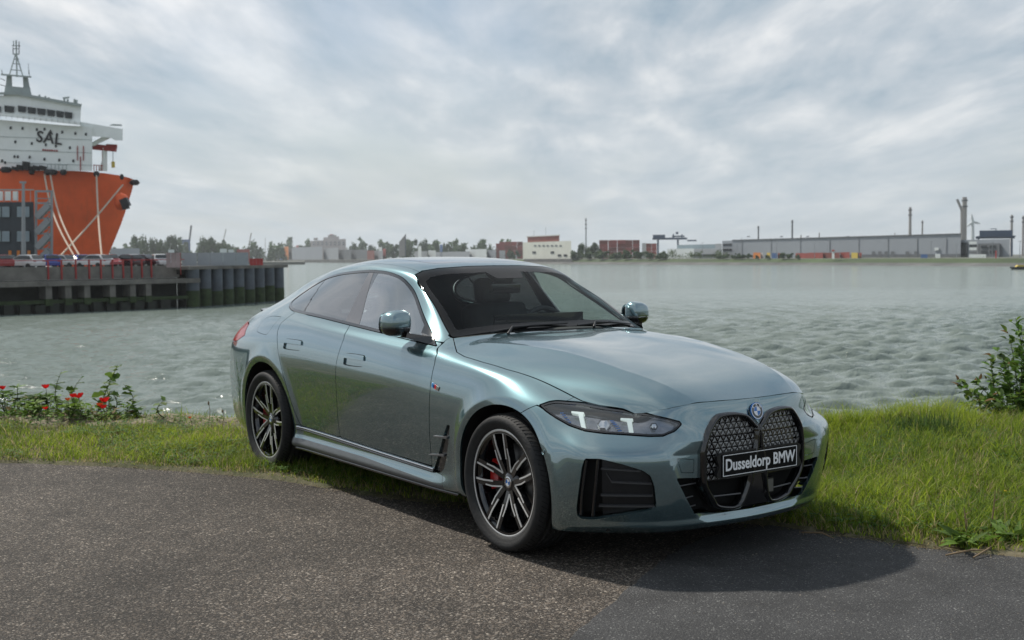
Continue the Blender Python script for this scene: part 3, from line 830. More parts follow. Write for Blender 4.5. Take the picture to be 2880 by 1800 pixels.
# kidney grille: backing, frame and facets
whole('grille_backing', kid, M['void'], flange=.05, off=-.05)
whole('intake_backing', lowp, M['void'], flange=.07, off=-.07)
GR = empty('kidney_grille', (0, 0, 0), 0, CAR)
def grille_x(y, z):
    """face of the grille: nearly upright, bowed in plan"""
    return .846 - .20*y*y*1.2 - .10*max(0, z-.60) - .16*max(0, .42-z)
def G3(p, off=0): return Vector((grille_x(abs(p[0]), p[1])+off, -p[0], p[1]))
K1 = [(.006, .600), (.006, .638), (.022, .650), (.055, .682), (.088, .703), (.15, .714), (.22, .713), (.256, .702), (.292, .665), (.322, .620), (.338, .560), (.341, .50), (.338, .425), (.322, .375), (.275, .312), (.233, .272), (.105, .262), (.052, .36), (.040, .44), (.012, .545)]
K1s = curve2d([(p[0], p[1]) for p in K1], 3)
def ring(sg, inset, w, depth, proud, name, m, zmin=None):
    out = K1s; c = out.mean(0); nrm = []
    n = len(out)
    for i in range(n):
        t = out[(i+1) % n]-out[i-1]; t /= max(np.linalg.norm(t), 1e-9); nrm.append((-t[1], t[0]))
    nrm = np.array(nrm); A = sum(out[i][0]*out[(i+1) % n][1]-out[(i+1) % n][0]*out[i][1] for i in range(n))
    if A < 0: nrm = -nrm
    V, F = [], []
    for i in range(n):
        a, b = out[i]+nrm[i]*inset, out[i]+nrm[i]*(inset+w)
        mid = (a+b)/2
        for p, o in ((a, -depth), (a, proud*.6), (mid, proud), (b, proud*.6), (b, -depth)):
            q = G3(p, o); V.append((q.x, q.y*sg, q.z))
    for i in range(n):
        j = (i+1) % n
        for k in range(4):
            F.append((i*5+k, i*5+k+1, j*5+k+1, j*5+k))
    return MB().add(V, F, 0, True).build(name, m, GR)
for sg in (1, -1):
    ring(sg, -.004, .017, .05, .010, 'grille_frame', M['gloss_black'])
    # backing plate behind the facets
    ub = [p for p in K1s if p[1] > .40]
    pan = clip(kid, kid[0][:, 2]-.405)
    V = []; F = []
    # closed facetted field
    mb = MB(); fac = MB()
    s = .034; rows = 11
    poly = K1s
    cs = K1s.mean(0)
    for r in range(rows):
        z0 = .408+r*s*.86
        for c in range(-2, 30):
            for up in (0, 1):
                x0 = c*s*.5*2*.5+(r % 2)*s*.5
                cx = .010+c*s*.5
                if (c+r) % 2 != up: continue
                tri3 = [(cx, z0), (cx+s, z0), (cx+s/2, z0+s*.86)] if up == 0 else [(cx, z0+s*.86), (cx+s/2, z0), (cx+s, z0+s*.86)]
                cen = np.mean(tri3, 0)
                if sdf(cen[None], poly)[0] < .016: continue
                sh = [tuple(cen+(np.array(p)-cen)*.78) for p in tri3]
                if (r % 3 == 0 and up) or (cen[0] > .27 and (c % 3 == 0)): sh = [tuple(cen+(np.array(p)-cen)*.52) for p in tri3]
                apex = G3(cen, -.0125)
                P3 = [G3(p, -.016) for p in sh]
                fac.add([(q.x, q.y*sg, q.z) for q in P3+[apex]], [(0, 1, 3), (1, 2, 3), (2, 0, 3)] if (up == 0) == (sg == 1) else [(1, 0, 3), (2, 1, 3), (0, 2, 3)])
    o = fac.build('grille_facets', M['mesh_grey'], GR, recalc=False); tag(o, kind='stuff')
    n = len(K1s)
    top_ = [p for p in K1s]
    V = [G3(p, -.020) for p in top_]
    cz = .50
    body = []
    pl = [p for p in K1s if p[1] >= .402]
    pl = sorted(pl, key=lambda p: math.atan2(p[1]-.56, p[0]-.17))
    pl = [(.035, .402), (.332, .402)] + [tuple(p) for p in pl if p[1] > .41]
    pl = sorted(pl, key=lambda p: math.atan2(p[1]-.56, p[0]-.17))
    V = [G3(p, -.021) for p in pl]
    MB().add([(q.x, q.y*sg, q.z) for q in V], [tuple(range(len(V)))]).build('grille_plate', M['gloss_black'], GR)
    # lower bars
    for z, a, b in ((.325, .095, .268),):
        MB().tube([(lambda q: (q.x, q.y*sg, q.z))(G3((a+(b-a)*t/6, z+.004*t/6), -.014)) for t in range(7)], .0035, 6).build('grille_bar', M['satin_trim'], GR)
    for k_, z in enumerate((.395, .335, .290)):
        y0 = [.35, .36, .34][k_]; y1 = [.462, .425, .396][k_]
        pts = lift('front', [(y0+(y1-y0)*t/3, z) for t in range(4)], -.02)
        MB().tube([(p[0], p[1]*sg, p[2]) for p in pts], .003, 6).build('intake_bar', M['satin_trim'], BUMPER)
# centre web between the kidneys
mb = MB(); w = [(-.014, .636), (.014, .636), (.012, .545), (.036, .44), (.050, .36), (.095, .262), (-.095, .262), (-.050, .36), (-.036, .44), (-.012, .545)]
mb.add([tuple(G3(p, -.004)) for p in w]+[tuple(G3(p, -.05)) for p in w], [tuple(range(10))]+[(i, (i+1) % 10, (i+1) % 10+10, i+10) for i in range(10)])
mb.build('grille_web', M['gloss_black'], GR)
# radar sensor
c = G3((-.085, .345), .0)
MB().box(c.x-.03, c.x-.004, c.y-.032, c.y+.032, c.z-.036, c.z+.036).build('radar_sensor', M['satin_black'], GR)
MB().box(c.x-.004, c.x, c.y-.026, c.y+.026, c.z-.030, c.z+.030).build('radar_cover', M['satin_trim'], GR)
# plate
PL = empty('number_plate', (0, 0, 0), 0, CAR)
pz, px = .477, .857
mb = MB()
pts = curve2d([(-.268, -.058), (0, -.060), (.268, -.058), (.272, 0), (.268, .058), (0, .060), (-.268, .058), (-.272, 0)], 4)
mb.add([(px-.006, -p[0], pz+p[1]) for p in pts]+[(px-.03, -p[0]*.98, pz+p[1]*.96) for p in pts], [tuple(range(len(pts)))]+[(i, (i+1) % len(pts), (i+1) % len(pts)+len(pts), i+len(pts)) for i in range(len(pts))])
mb.build('plate_holder', M['satin_black'], PL)
MB().box(px-.006, px-.003, -.260, .260, pz-.053, pz+.053).build('plate_face', M['plate_black'], PL)
for a in ((-.252, .252, .0465, .0495), (-.252, .252, -.0495, -.0465), (-.252, -.249, -.0465, .0465), (.249, .252, -.0465, .0465)):
    MB().box(px-.003, px-.0015, a[0], a[1], pz+a[2], pz+a[3]).build('plate_border', M['white'], PL)
text_mesh('Dusseldorp BMW', .0785, M['white'], PL, frame_m((px-.0015, 0, pz-.001), (0, 1, 0), (0, 0, 1)), 'plate_lettering', .0006, .0017, xscale=.825)
# badge on the nose and on the wheels
def roundel(parent, M4, r, name='emblem', letters=True, outer=True):
    E = empty(name, (0, 0, 0), 0, parent)
    def disc(r0, r1, h0, h1, m, nm, a0=0., a1=2*PI):
        n = max(4, int(28*(a1-a0)/(2*PI))); V = []; F = []
        for k in range(n+1):
            t = a0+(a1-a0)*k/n
            for rr, hh in ((r0, h1), (r1, h1), (r1, h0)):
                V.append(M4 @ Vector((rr*math.cos(t), rr*math.sin(t), hh)))
        for k in range(n):
            F += [(3*k, 3*k+1, 3*k+4, 3*k+3), (3*k+1, 3*k+2, 3*k+5, 3*k+4)]
        return MB().add(V, F).build(nm, m, E, recalc=False)
    if outer: disc(.93*r, r, -.004, .003, M['blue'], 'outer_ring')
    disc(.86*r, (.93 if outer else 1)*r, -.004, .0036, M['chrome'], 'bright_ring')
    disc(.56*r, .86*r, -.004, .003, M['gloss_black'], 'black_ring')
    disc(.52*r, .56*r, -.004, .0036, M['chrome'], 'inner_ring')
    for q in range(4):
        disc(0, .52*r, -.004, .003, M['blue'] if q % 2 else M['white'], 'quadrant', q*PI/2, (q+1)*PI/2)
    if letters:
        for ch, a in (('B', 140), ('M', 90), ('W', 40)):
            t = math.radians(a)
            text_mesh(ch, .30*r, M['white'], E, M4 @ Matrix.Translation((.71*r*math.cos(t), .71*r*math.sin(t), .0032)) @ Matrix.Rotation(t-PI/2, 4, 'Z'), 'emblem_letter', .0003, .0005)
    return E
p0 = lift('front', [(0.001, .712)], .008)[0]
roundel(CAR, frame_m((p0[0]+.004, 0, .712), (0, 1, 0), (-.22, 0, 1)), .041)
# raised nose rib under the emblem
mb = MB()
V = []
for (y, z, o) in ((-.075, .762, -.004), (0, .764, .008), (.075, .762, -.004), (-.022, .655, -.004), (0, .650, .016), (.022, .655, -.004)):
    q = lift('front', [(abs(y)+1e-4, z)], o)[0]; V.append((q[0], y, q[2]))
mb.add(V, [(0, 3, 4, 1), (1, 4, 5, 2)]); mb.build('nose_rib', M['paint'], CAR)

# corner intakes
slot = clip(fog, .045-(diag(fog[0])[:, 0]*0 + 0) - np.abs(0*fog[0][:, 0]))
for k, sg in enumerate((1, -1)):
    g = (lambda S: S) if k == 0 else mirror_surf
    IN = surf_obj('corner_intake', g(fog), M['void'], CAR, flange=-.055, off=-.058)
    def PP(p, off=-.012):
        q = lift('diag', [dg(p)], off)[0]; return (q[0], q[1]*sg, q[2])
    def line(pts, off=-.012, n=6):
        out = []
        for a, b in zip(pts[:-1], pts[1:]):
            for t in range(n):
                out.append(PP(tuple(x+(y-x)*t/n for x, y in zip(a, b)), off))
        out.append(PP(pts[-1], off)); return out
    # filler plate behind the fins
    fp = clip(fog, .372*0+(.232-np.abs(diag(fog[0])[:, 0]-(-.062))))
    sl = clip(fog, .118-diag(fog[0])[:, 0])
    surf_obj('fin_plate', g(sl), M['satin_black'], IN, flange=.02, off=-.026)
    for pts in ([(.611, .785, .487), (.721, .637, .474)], [(.628, .765, .463), (.641, .746, .424), (.744, .591, .413)], [(.603, .779, .36), (.741, .581, .355)], [(.587, .778, .306), (.736, .566, .303)]):
        ln = line(pts); mb = MB(); V = []; F = []
        lo = line(pts, -.030)
        for i, (a, b) in enumerate(zip(ln, lo)):
            V += [(a[0], a[1], a[2]+.0035), (a[0], a[1], a[2]-.0035), (b[0], b[1], b[2]-.004), (b[0], b[1], b[2]+.004)]
        for i in range(len(ln)-1):
            for j in range(4):
                F.append((4*i+j, 4*i+(j+1) % 4, 4*i+4+(j+1) % 4, 4*i+4+j))
        mb.add(V, F, 0, False).build('intake_fin', M['fin'], IN)
    for pts in ([(.600, .792, .530), (.575, .786, .390), (.553, .786, .258)], [(.560, .830, .525), (.535, .833, .39), (.515, .828, .262)]):
        MB().tube(line(pts, -.012), .009, 6).build('slot_edge', M['gloss_black'], IN)
# parking sensors
for y, z in ((.331, .541),):
    pass
for sg in (1, -1):
    q = lift('side', [(.335, .541)], .001)[0]
    MB().lathe([(0, .0015), (.010, .0015), (.0115, -.002)], 14, 'y', (q[0], q[1]*sg, q[2])).build('parking_sensor', M['paint'], CAR)

# ------------------------------------------------------------------ side details
for k, sg in enumerate((1, -1)):
    g = (lambda S: S) if k == 0 else mirror_surf
    VN = surf_obj('side_vent', g(vent), M['gloss_black'], CAR, flange=-.012, off=-.012)
    for (x0, z0, x1, z1) in ((-.640, .500, -.500, .507), (-.72, .388, -.555, .405)):
        a, b = lift('side', [(x0, z0), (x1, z1)], .010)
        a2, b2 = lift('side', [(x0+.03, z0+.002), (x1, z1)], -.014)
        mb = MB(); h = .006
        mb.add([(a[0], a[1]*sg, a[2]-.001), (b[0], b[1]*sg, b[2]-h), (b2[0], b2[1]*sg, b2[2]-h), (a2[0], a2[1]*sg, a2[2]-h),
                (a[0], a[1]*sg, a[2]+.001), (b[0], b[1]*sg, b[2]+h), (b2[0], b2[1]*sg, b2[2]+h), (a2[0], a2[1]*sg, a2[2]+h)],
               [(0,3,2,1),(4,5,6,7),(0,1,5,4),(1,2,6,5),(2,3,7,6),(3,0,4,7)])
        mb.build('vent_fin', M['satin_trim'], VN)
    # bright and black strip along the foot of the doors
    ptsu = lift('side', [(-.69-(2.40-.69)*t/24, np.interp(-.69-(2.40-.69)*t/24, [-2.52, -2.359, -1.808, -1.248, -.70], [.364, .357, .346, .330, .319])-.010) for t in range(25)], .006)
    MB().tube([(p[0], p[1]*sg, p[2]) for p in ptsu], .0055, 6).build('sill_bright_strip', M['chrome'], CAR)
    MB().tube([(p[0], p[1]*sg-.0*sg, p[2]-.013) for p in ptsu], .007, 6).build('sill_black_strip', M['gloss_black'], CAR)
    ptsl = lift('side', [(-.46-(2.42-.46)*t/20, .212) for t in range(21)], .002)
    mb = MB(); V = []; F = []
    for p in ptsl: V += [(p[0], p[1]*sg, p[2]), (p[0], (p[1]-.006)*sg, p[2]-.012), (p[0], (p[1]+.06)*sg, p[2]-.030)]
    for i in range(20):
        F += [(3*i, 3*i+1, 3*i+4, 3*i+3), (3*i+1, 3*i+2, 3*i+5, 3*i+4)]
    mb.add(V, F, 0, True).build('sill_blade', M['gloss_black'], CAR)
    # badge on the wing: stripes and letter
    BD = empty('wing_badge', (0, 0, 0), 0, CAR)
    q = lift('side', [(-.645, .776), (-.630, .772), (-.615, .768), (-.600, .764), (-.575, .757)], .003)
    for i, m_ in enumerate(('stripe_b', 'stripe_n', 'stripe_r')):
        a, b = q[i], q[i+1]
        mb = MB(); mb.prism([(a[0], a[2]-.011), (b[0], b[2]-.011), (b[0]+.007, b[2]+.011), (a[0]+.007, a[2]+.011)], a[1]*sg-.002, a[1]*sg+.002, 'y'); mb.build('badge_stripe', M[m_], BD)
    a, b = q[3], q[4]
    mb = MB(); mb.prism([(a[0], a[2]-.011), (b[0], b[2]-.011), (b[0]+.007, b[2]+.011), (a[0]+.007, a[2]+.011)], a[1]*sg-.002, a[1]*sg+.002, 'y'); mb.build('badge_letter', M['chrome'], BD)

# door mirrors
def mirror_unit(sg):
    R = empty('door_mirror', (0, 0, 0), 0, CAR)
    c = np.array([-1.062, -.897, 1.084])
    n1, n2 = 20, 28
    def shell(zlo, zhi, grow, name, m, back=True):
        V = []; F = []
        us = np.linspace(-PI/2, PI/2, n1); vs = np.linspace(0, 2*PI, n2, endpoint=False)
        for u in us:
            for v in vs:
                e = .50
                sx = np.sign(np.cos(u)*np.cos(v))*abs(np.cos(u)*np.cos(v))**e if False else None
                cu, su, cv, sv = np.cos(u), np.sin(u), np.cos(v), np.sin(v)
                f = lambda w, p: np.sign(w)*abs(w)**p
                X = f(cu, .55)*f(cv, .62); Y = f(cu, .55)*f(sv, .62); Z = f(su, .62)
                x = .066*X*(1+grow); y = .082*Y*(1+grow); z = .076*Z*(1+grow)
                # front face tapers, outer end lower and rounder, flat back with a lip
                if X > 0: y *= 1-.16*X; z *= 1-.14*X
                z *= 1-.16*max(0, -Y)
                y += .0*Z; x -= .12*y*0
                x += .10*(y+.05)
                z = min(max(z, zlo), zhi)
                V.append((c[0]+x, (c[1]+y)*sg, c[2]+z+.10*y*.3))
        for i in range(n1-1):
            for j in range(n2):
                q = (i*n2+j, i*n2+(j+1) % n2, (i+1)*n2+(j+1) % n2, (i+1)*n2+j)
                F.append(q if sg > 0 else q[::-1])
        return MB().add(V, F, 0, True).build(name, m, R)
    shell(-.022, 9, 0., 'mirror_cap', M['paint'])
    shell(-9, -.024, -.01, 'mirror_base_shell', M['gloss_black'])
    # indicator line
    MB().tube([(c[0]+.070-.03*abs(t), (c[1]-.055+.11*(t+1)/2)*sg, c[2]-.0225) for t in np.linspace(-1, 1, 9)], .003, 6).build('mirror_indicator', M['lens'], R)
    # glass on the back
    mb = MB(); pts = curve2d([(-.066, -.05), (.062, -.055), (.064, .048), (-.055, .055)], 4)
    mb.add([(c[0]-.062, (c[1]+p[0])*sg, c[2]+p[1]) for p in pts], [tuple(range(len(pts)))]).build('mirror_glass', M['chrome'], R)
    # arm to the door
    mb = MB()
    V = [(-1.08, -.87, 1.006), (-.98, -.88, 1.006), (-.98, -.87, 1.034), (-1.08, -.86, 1.034), (-.99, -.785, .985), (-.86, -.785, .972), (-.87, -.775, 1.015), (-.99, -.77, 1.03)]
    mb.add([(x, y*sg, z) for x, y, z in V], [(0,3,2,1),(4,5,6,7),(0,1,5,4),(1,2,6,5),(2,3,7,6),(3,0,4,7)]); mb.build('mirror_arm', M['gloss_black'], R)
for sg in (1, -1):
    mirror_unit(sg)

# wipers
for (a, m_, b) in (((-.70, -.50, 1.035), (-.735, -.2, 1.060), (-.72, .06, 1.064)), ((-.70, .12, 1.05), (-.725, .38, 1.058), (-.78, .60, 1.036))):
    W = empty('wiper', (0, 0, 0), 0, CAR)
    MB().tube([a, m_, b], [.006, .007, .004], 6).build('wiper_blade', M['satin_black'], W)
    MB().tube([(a[0]+.03, a[1]+.10, a[2]-.012), tuple((Vector(a)+Vector(m_))/2+Vector((.02, 0, .012))), m_], [.009, .007, .005], 6).build('wiper_arm', M['satin_black'], W)

# boot lip
mb = MB(); V = []; F = []
for i in range(17):
    y = -.52+1.04*i/16; e = abs(y)/.52
    V += [(-3.80+.03*e, y, 1.086-.035*e**2), (-3.905+.05*e*e, y, 1.104-.04*e**2), (-3.90+.05*e*e, y, 1.094-.04*e**2), (-3.86+.04*e, y, 1.05-.03*e)]
for i in range(16):
    for j in range(3): F.append((4*i+j, 4*i+j+1, 4*i+5+j, 4*i+4+j))
mb.add(V, F, 0, True).build('boot_spoiler', M['gloss_black'], CAR)

# ------------------------------------------------------------------ cabin
mb = MB(); V = []; F = []
prof = [(-.74, .98), (-.80, 1.000), (-.95, 1.012), (-1.08, 1.000), (-1.16, .96), (-1.20, .86), (-1.12, .60)]
for i in range(13):
    y = -.68+1.36*i/12
    for (x, z) in prof: V.append((x+.05*(abs(y)/.68)**2, y, z-.02*(abs(y)/.68)**2+(.018 if .2 < y < .55 and z > .95 else 0)))
n = len(prof)
for i in range(12):
    for j in range(n-1): F.append((i*n+j, i*n+j+1, (i+1)*n+j+1, (i+1)*n+j))
mb.add(V, F, 0, True).build('dashboard', M['cabin'], CAR)
MB().bar((-1.13, -.18, 1.05), (-1.13, .50, 1.05), .012, .11).build('display_panel', M['gloss_black'], CAR)
ST = empty('steering_wheel', (-1.32, .36, .965), 0, CAR)
mb = MB(); tilt = math.radians(24)
ringp = [(-.17*math.sin(tilt)*math.sin(t)*-1, .18*math.cos(t), .175*math.cos(tilt)*math.sin(t)) for t in np.linspace(0, 2*PI, 33)]
ringp = [(-p[2]*math.tan(tilt)*-.0+p[2]*-math.tan(tilt)*-1*-.6, p[1], p[2]) for p in ringp]
mb.tube(ringp, .016, 8, cap=False).build('wheel_rim', M['cabin'], ST)
mb = MB(); mb.tube([(0, -.17, .01), (.02, 0, 0), (0, .17, .01)], .014, 6); mb.build('wheel_spokes', M['cabin'], ST)
mb = MB(); mb.tube([(.02, 0, 0), (.02, 0, -.16)], .014, 6); mb.build('wheel_lower_spoke', M['cabin'], ST)
MB().lathe([(0, .015), (.05, .012), (.065, -.02)], 16, 'x', (.0, 0, 0)).build('wheel_boss', M['cabin'], ST)
def rounded_box(c, s, r, m, name, parent, rx=0.):
    bm = bmesh.new(); bmesh.ops.create_cube(bm, size=1.)
    for v in bm.verts: v.co = Vector((v.co.x*s[0], v.co.y*s[1], v.co.z*s[2]))
    bmesh.ops.bevel(bm, geom=bm.edges[:], offset=r, segments=4, affect='EDGES', profile=.6)
    bmesh.ops.rotate(bm, verts=bm.verts, cent=(0, 0, 0), matrix=Matrix.Rotation(rx, 3, 'Y'))
    bmesh.ops.translate(bm, verts=bm.verts, vec=c)
    me = bpy.data.meshes.new(name); bm.to_mesh(me); bm.free(); me.materials.append(m)
    me.polygons.foreach_set('use_smooth', np.ones(len(me.polygons), dtype=bool))
    return link(bpy.data.objects.new(name, me), parent)
for y in (-.37, .37):
    SE = empty('front_seat', (0, 0, 0), 0, CAR)
    rounded_box((-1.55, y, .50), (.55, .50, .18), .06, M['cabin'], 'seat_cushion', SE, .1)
    rounded_box((-1.86, y, .82), (.16, .48, .66), .06, M['cabin'], 'seat_back', SE, -.30)
    rounded_box((-1.965, y, 1.225), (.10, .26, .17), .04, M['cabin'], 'headrest', SE, -.20)
    for dy in (-.06, .06):
        MB().tube([(-1.93, y+dy, 1.06), (-1.965, y+dy, 1.20)], .006, 6).build('headrest_post', M['chrome'], SE)
RS = empty('rear_bench', (0, 0, 0), 0, CAR)
rounded_box((-2.55, 0, .52), (.5, 1.25, .18), .06, M['cabin'], 'seat_cushion', RS, .1)
rounded_box((-2.88, 0, .80), (.16, 1.2, .52), .06, M['cabin'], 'seat_back', RS, -.35)
for y in (-.40, .40):
    rounded_box((-2.97, y, 1.10), (.09, .24, .12), .04, M['cabin'], 'headrest', RS, -.2)
MB().box(-3.7, -2.9, -.6, .6, .93, .95).build('parcel_shelf', M['cabin'], CAR)
rounded_box((-1.27, 0, 1.262), (.035, .22, .065), .012, M['gloss_black'], 'rear_view_mirror', CAR, .2)
rounded_box((-1.33, 0, 1.335), (.12, .14, .04), .012, M['satin_black'], 'camera_housing', CAR, .5)

# ------------------------------------------------------------------ wheels
def wheel(cx, cy, sg, phase):
    WH = empty('wheel', (cx, cy*sg, .343), 0, CAR)
    o = -1 if sg > 0 else 1                     # outward direction along y
    hw = .1275
    prof = [(.262, hw-.030), (.272, hw-.012), (.281, hw-.010), (.290, hw-.004), (.305, hw+.002), (.318, hw+.001), (.329, hw-.008), (.336, hw-.022), (.3425, hw-.040)]
    gro = []
    for y0 in (.058, .020, -.020, -.058):
        gro += [(.3430, y0+.006), (.3360, y0+.004), (.3360, y0-.004), (.3430, y0-.006)]
    prof = prof + gro + [(r, -h) for r, h in prof[::-1]]
    mb = MB(); mb.lathe([(r, h*o) for r, h in prof], 96, 'y'); ty = mb.build('tyre', M['rubber'], WH)
    # sipes on the outer tread rib
    sp = MB()
    for k in range(84):
        t = 2*PI*k/84
        a = Vector((.3432*math.cos(t), (hw-.044)*o, .3432*math.sin(t))); b = Vector((.3325*math.cos(t+.05), (hw-.012)*o, .3325*math.sin(t+.05)))
        sp.bar(a, b, .004, .0022)
    tag(sp.build('tread_sipes', M['void'], WH), kind='stuff')
    # raised ring of sidewall lettering
    # rim barrel
    mb = MB(); mb.lathe([(.245, .105*o), (.258, .103*o), (.2675, .106*o), (.2690, .099*o), (.2600, .090*o), (.248, .084*o), (.240, .06*o), (.232, -.02*o), (.240, -.11*o), (.255, -.115*o)], 72, 'y')
    rim = mb.build('rim', M['gloss_black'], WH)
    mb = MB(); mb.lathe([(.2560, .1058*o), (.2580, .1068*o), (.2665, .1068*o), (.2676, .1035*o)], 72, 'y'); mb.build('rim_flange', M['alu'], WH)
    # five pairs of forked spokes: dark blade with a machined edge
    def blade(pts, w0, w1, h, d, m, nm):
        """flat bar following pts in the wheel plane, outer face at height h, depth d"""
        V = []; F = []; n = len(pts)
        for i, p in enumerate(pts):
            t = np.array(pts[min(i+1, n-1)])-np.array(pts[max(i-1, 0)]); t = t/np.linalg.norm(t); nr = np.array((-t[1], t[0]))
            q = np.array(p); hh = h[i]
            for s_, dd in ((w0[i], 0), (w1[i], 0), (w1[i], d), (w0[i], d)):
                e = q+nr*s_; V.append((e[0], (hh-dd)*o, e[1]))
        for i in range(n-1):
            for j in range(4): F.append((4*i+j, 4*i+(j+1) % 4, 4*i+4+(j+1) % 4, 4*i+4+j))
        F += [(0, 1, 2, 3), (4*n-1, 4*n-2, 4*n-3, 4*n-4)]
        return MB().add(V, F).build(nm, m, WH)
    def pol(r, a): return (r*math.cos(a), r*math.sin(a))
    for k in range(5):
        base = phase+2*PI*k/5
        for s in (1, -1):
            a = [base+s*math.radians(x) for x in (24, 17.5, 14.5, 12.5)]
            P = [pol(.045, a[0]), pol(.125, a[1]), pol(.19, a[2]), pol(.253, a[3])]
            h = [.074, .088, .097, .102]
            blade(P, [-.015*s, -.0155*s, -.0155*s, -.0175*s], [.0165*s, .016*s, .0135*s, .0115*s], h, .036, M['gloss_black'], 'spoke')
            # machined strips: outer half on one edge, inner half on the other
            P2 = [pol(.118, a[1]), pol(.19, a[2]), pol(.252, a[3])]
            blade(P2, [-.016*s, -.016*s, -.018*s], [-.008*s, -.008*s, -.009*s], [.0885, .0985, .1035], .004, M['alu'], 'spoke_face')
            P3 = [pol(.055, a[0]-s*.02), pol(.125, a[1]), pol(.172, a[2])]
            blade(P3, [.0095*s, .0095*s, .0075*s], [.017*s, .0165*s, .014*s], [.0775, .0895, .0965], .004, M['alu'], 'spoke_face')
    mb = MB(); mb.lathe([(0, .078*o), (.030, .078*o), (.036, .075*o), (.062, .070*o), (.070, .045*o), (.075, .02*o)], 32, 'y'); mb.build('hub', M['gloss_black'], WH)
    n5 = Vector((0, o, 0))
    M4 = frame_m((0, .0785*o, 0), (1 if o < 0 else -1, 0, 0), (0, 0, 1))
    # centre cap
    for q in range(4):
        V = [M4 @ Vector((0, 0, .0005))]+[M4 @ Vector((.017*math.cos(PI/2*(q+t/6)+.5), .017*math.sin(PI/2*(q+t/6)+.5), .0005)) for t in range(7)]
        MB().add(V, [(0, i, i+1) for i in range(1, 7)]).build('cap_quadrant', M['blue'] if q % 2 else M['white'], WH, recalc=False)
    mb = MB(); mb.lathe([(.017, .079*o), (.019, .0798*o), (.027, .0795*o), (.029, .078*o)], 24, 'y'); mb.build('cap_ring', M['chrome'], WH)
    for q in range(5):
        a = phase+2*PI*(q+.5)/5
        mb = MB(); mb.tube([(.050*math.cos(a), .060*o, .050*math.sin(a)), (.050*math.cos(a), .074*o, .050*math.sin(a))], .008, 6); mb.build('wheel_bolt', M['satin_black'], WH)
    # brake
    mb = MB(); mb.lathe([(.08, .030*o), (.187, .030*o), (.187, .0*o), (.08, .0*o)], 48, 'y'); mb.build('brake_disc', M['iron'], WH)
    mb = MB(); V = []; F = []
    for i in range(9):
        t = math.radians(152+(200-152)*i/8)
        for r, y in ((.125, .050), (.195, .050), (.200, -.03), (.125, -.03)):
            V.append((r*math.cos(t), y*o, r*math.sin(t)))
    for i in range(8):
        for j in range(4): F.append((4*i+j, 4*i+(j+1) % 4, 4*i+4+(j+1) % 4, 4*i+4+j))
    F += [(0, 1, 2, 3), (35, 34, 33, 32)]
    mb.add(V, F).build('brake_caliper', M['red'], WH)
    mb = MB(); mb.lathe([(.0, -.05*o), (.22, -.05*o)], 32, 'y'); mb.build('back_plate', M['void'], WH)
for cx, cy in ((0, -.797), (-2.856, -.808)):
    for sg in (1, -1):
        wheel(cx, cy, sg, math.radians(101 if cx == 0 else 84))
# ------------------------------------------------------------------ placing things seen in the distance
F24 = 3291.04*2420/2880
CAM = Vector((4.7009, -4.1463, 1.4553))
def px_dir(px, py):
    return _fw + _rt*((px-1210)/F24) - _up*((py-756.25)/F24)
def at_d(px, py, D):
    d = px_dir(px, py); return CAM + d*(D/math.hypot(d.x, d.y))
def at_z(px, py, z):
    d = px_dir(px, py); return CAM + d*((z-CAM.z)/d.z)
VF = Vector((_fw.x, _fw.y, 0)).normalized(); VR = Vector((_rt.x, _rt.y, 0)).normalized()
def wbuild(mb, name, mats, parent=None, **kw):
    """build in world coordinates under a parent that sits at its own base"""
    if parent is not None:
        o = Vector((0, 0, 0)); p = parent
        while p is not None:
            o += p.location; p = p.parent
        mb.v = [(v[0]-o.x, v[1]-o.y, v[2]-o.z) for v in mb.v]
    return mb.build(name, mats, parent, **kw)
def hexa(mb, a, b, z0, z1, dep, m=0, dirv=None):
    """upright block whose near face runs from a to b (world), depth away from the viewer"""
    if dirv is None:        # away from the viewer, so that the flank turned to the picture's middle stays hidden
        e = b if (b-CAM).dot(VR) < 0 else (a if (a-CAM).dot(VR) > 0 else (a+b)/2); dirv = Vector((e.x-CAM.x, e.y-CAM.y, 0)).normalized()
    dv = dirv*dep
    P = [(a.x, a.y), (b.x, b.y), (b.x+dv.x, b.y+dv.y), (a.x+dv.x, a.y+dv.y)]
    V = [(x, y, z0) for x, y in P]+[(x, y, z1) for x, y in P]
    return mb.add(V, [(0,3,2,1),(4,5,6,7),(0,1,5,4),(1,2,6,5),(2,3,7,6),(3,0,4,7)], m)
def fast_mesh(name, V, T, m, parent=None, cols=None, smooth=False):
    me = bpy.data.meshes.new(name)
    V = np.ascontiguousarray(V, dtype=np.float32); T = np.ascontiguousarray(T, dtype=np.int32)
    me.vertices.add(len(V)); me.vertices.foreach_set('co', V.ravel())
    me.loops.add(T.size); me.loops.foreach_set('vertex_index', T.ravel())
    me.polygons.add(len(T)); me.polygons.foreach_set('loop_start', np.arange(0, T.size, T.shape[1], dtype=np.int32))
    try: me.polygons.foreach_set('loop_total', np.full(len(T), T.shape[1], dtype=np.int32))
    except Exception: pass
    me.update(calc_edges=True); me.validate()
    if cols is not None:
        at = me.color_attributes.new('tone', 'FLOAT_COLOR', 'POINT')
        at.data.foreach_set('color', np.c_[cols, np.ones(len(cols))].astype(np.float32).ravel())
    if smooth: me.polygons.foreach_set('use_smooth', np.ones(len(me.polygons), dtype=bool))
    for q in (m if isinstance(m, (list, tuple)) else [m]): me.materials.append(q)
    return link(bpy.data.objects.new(name, me), parent)

WATER_Z = -4.0
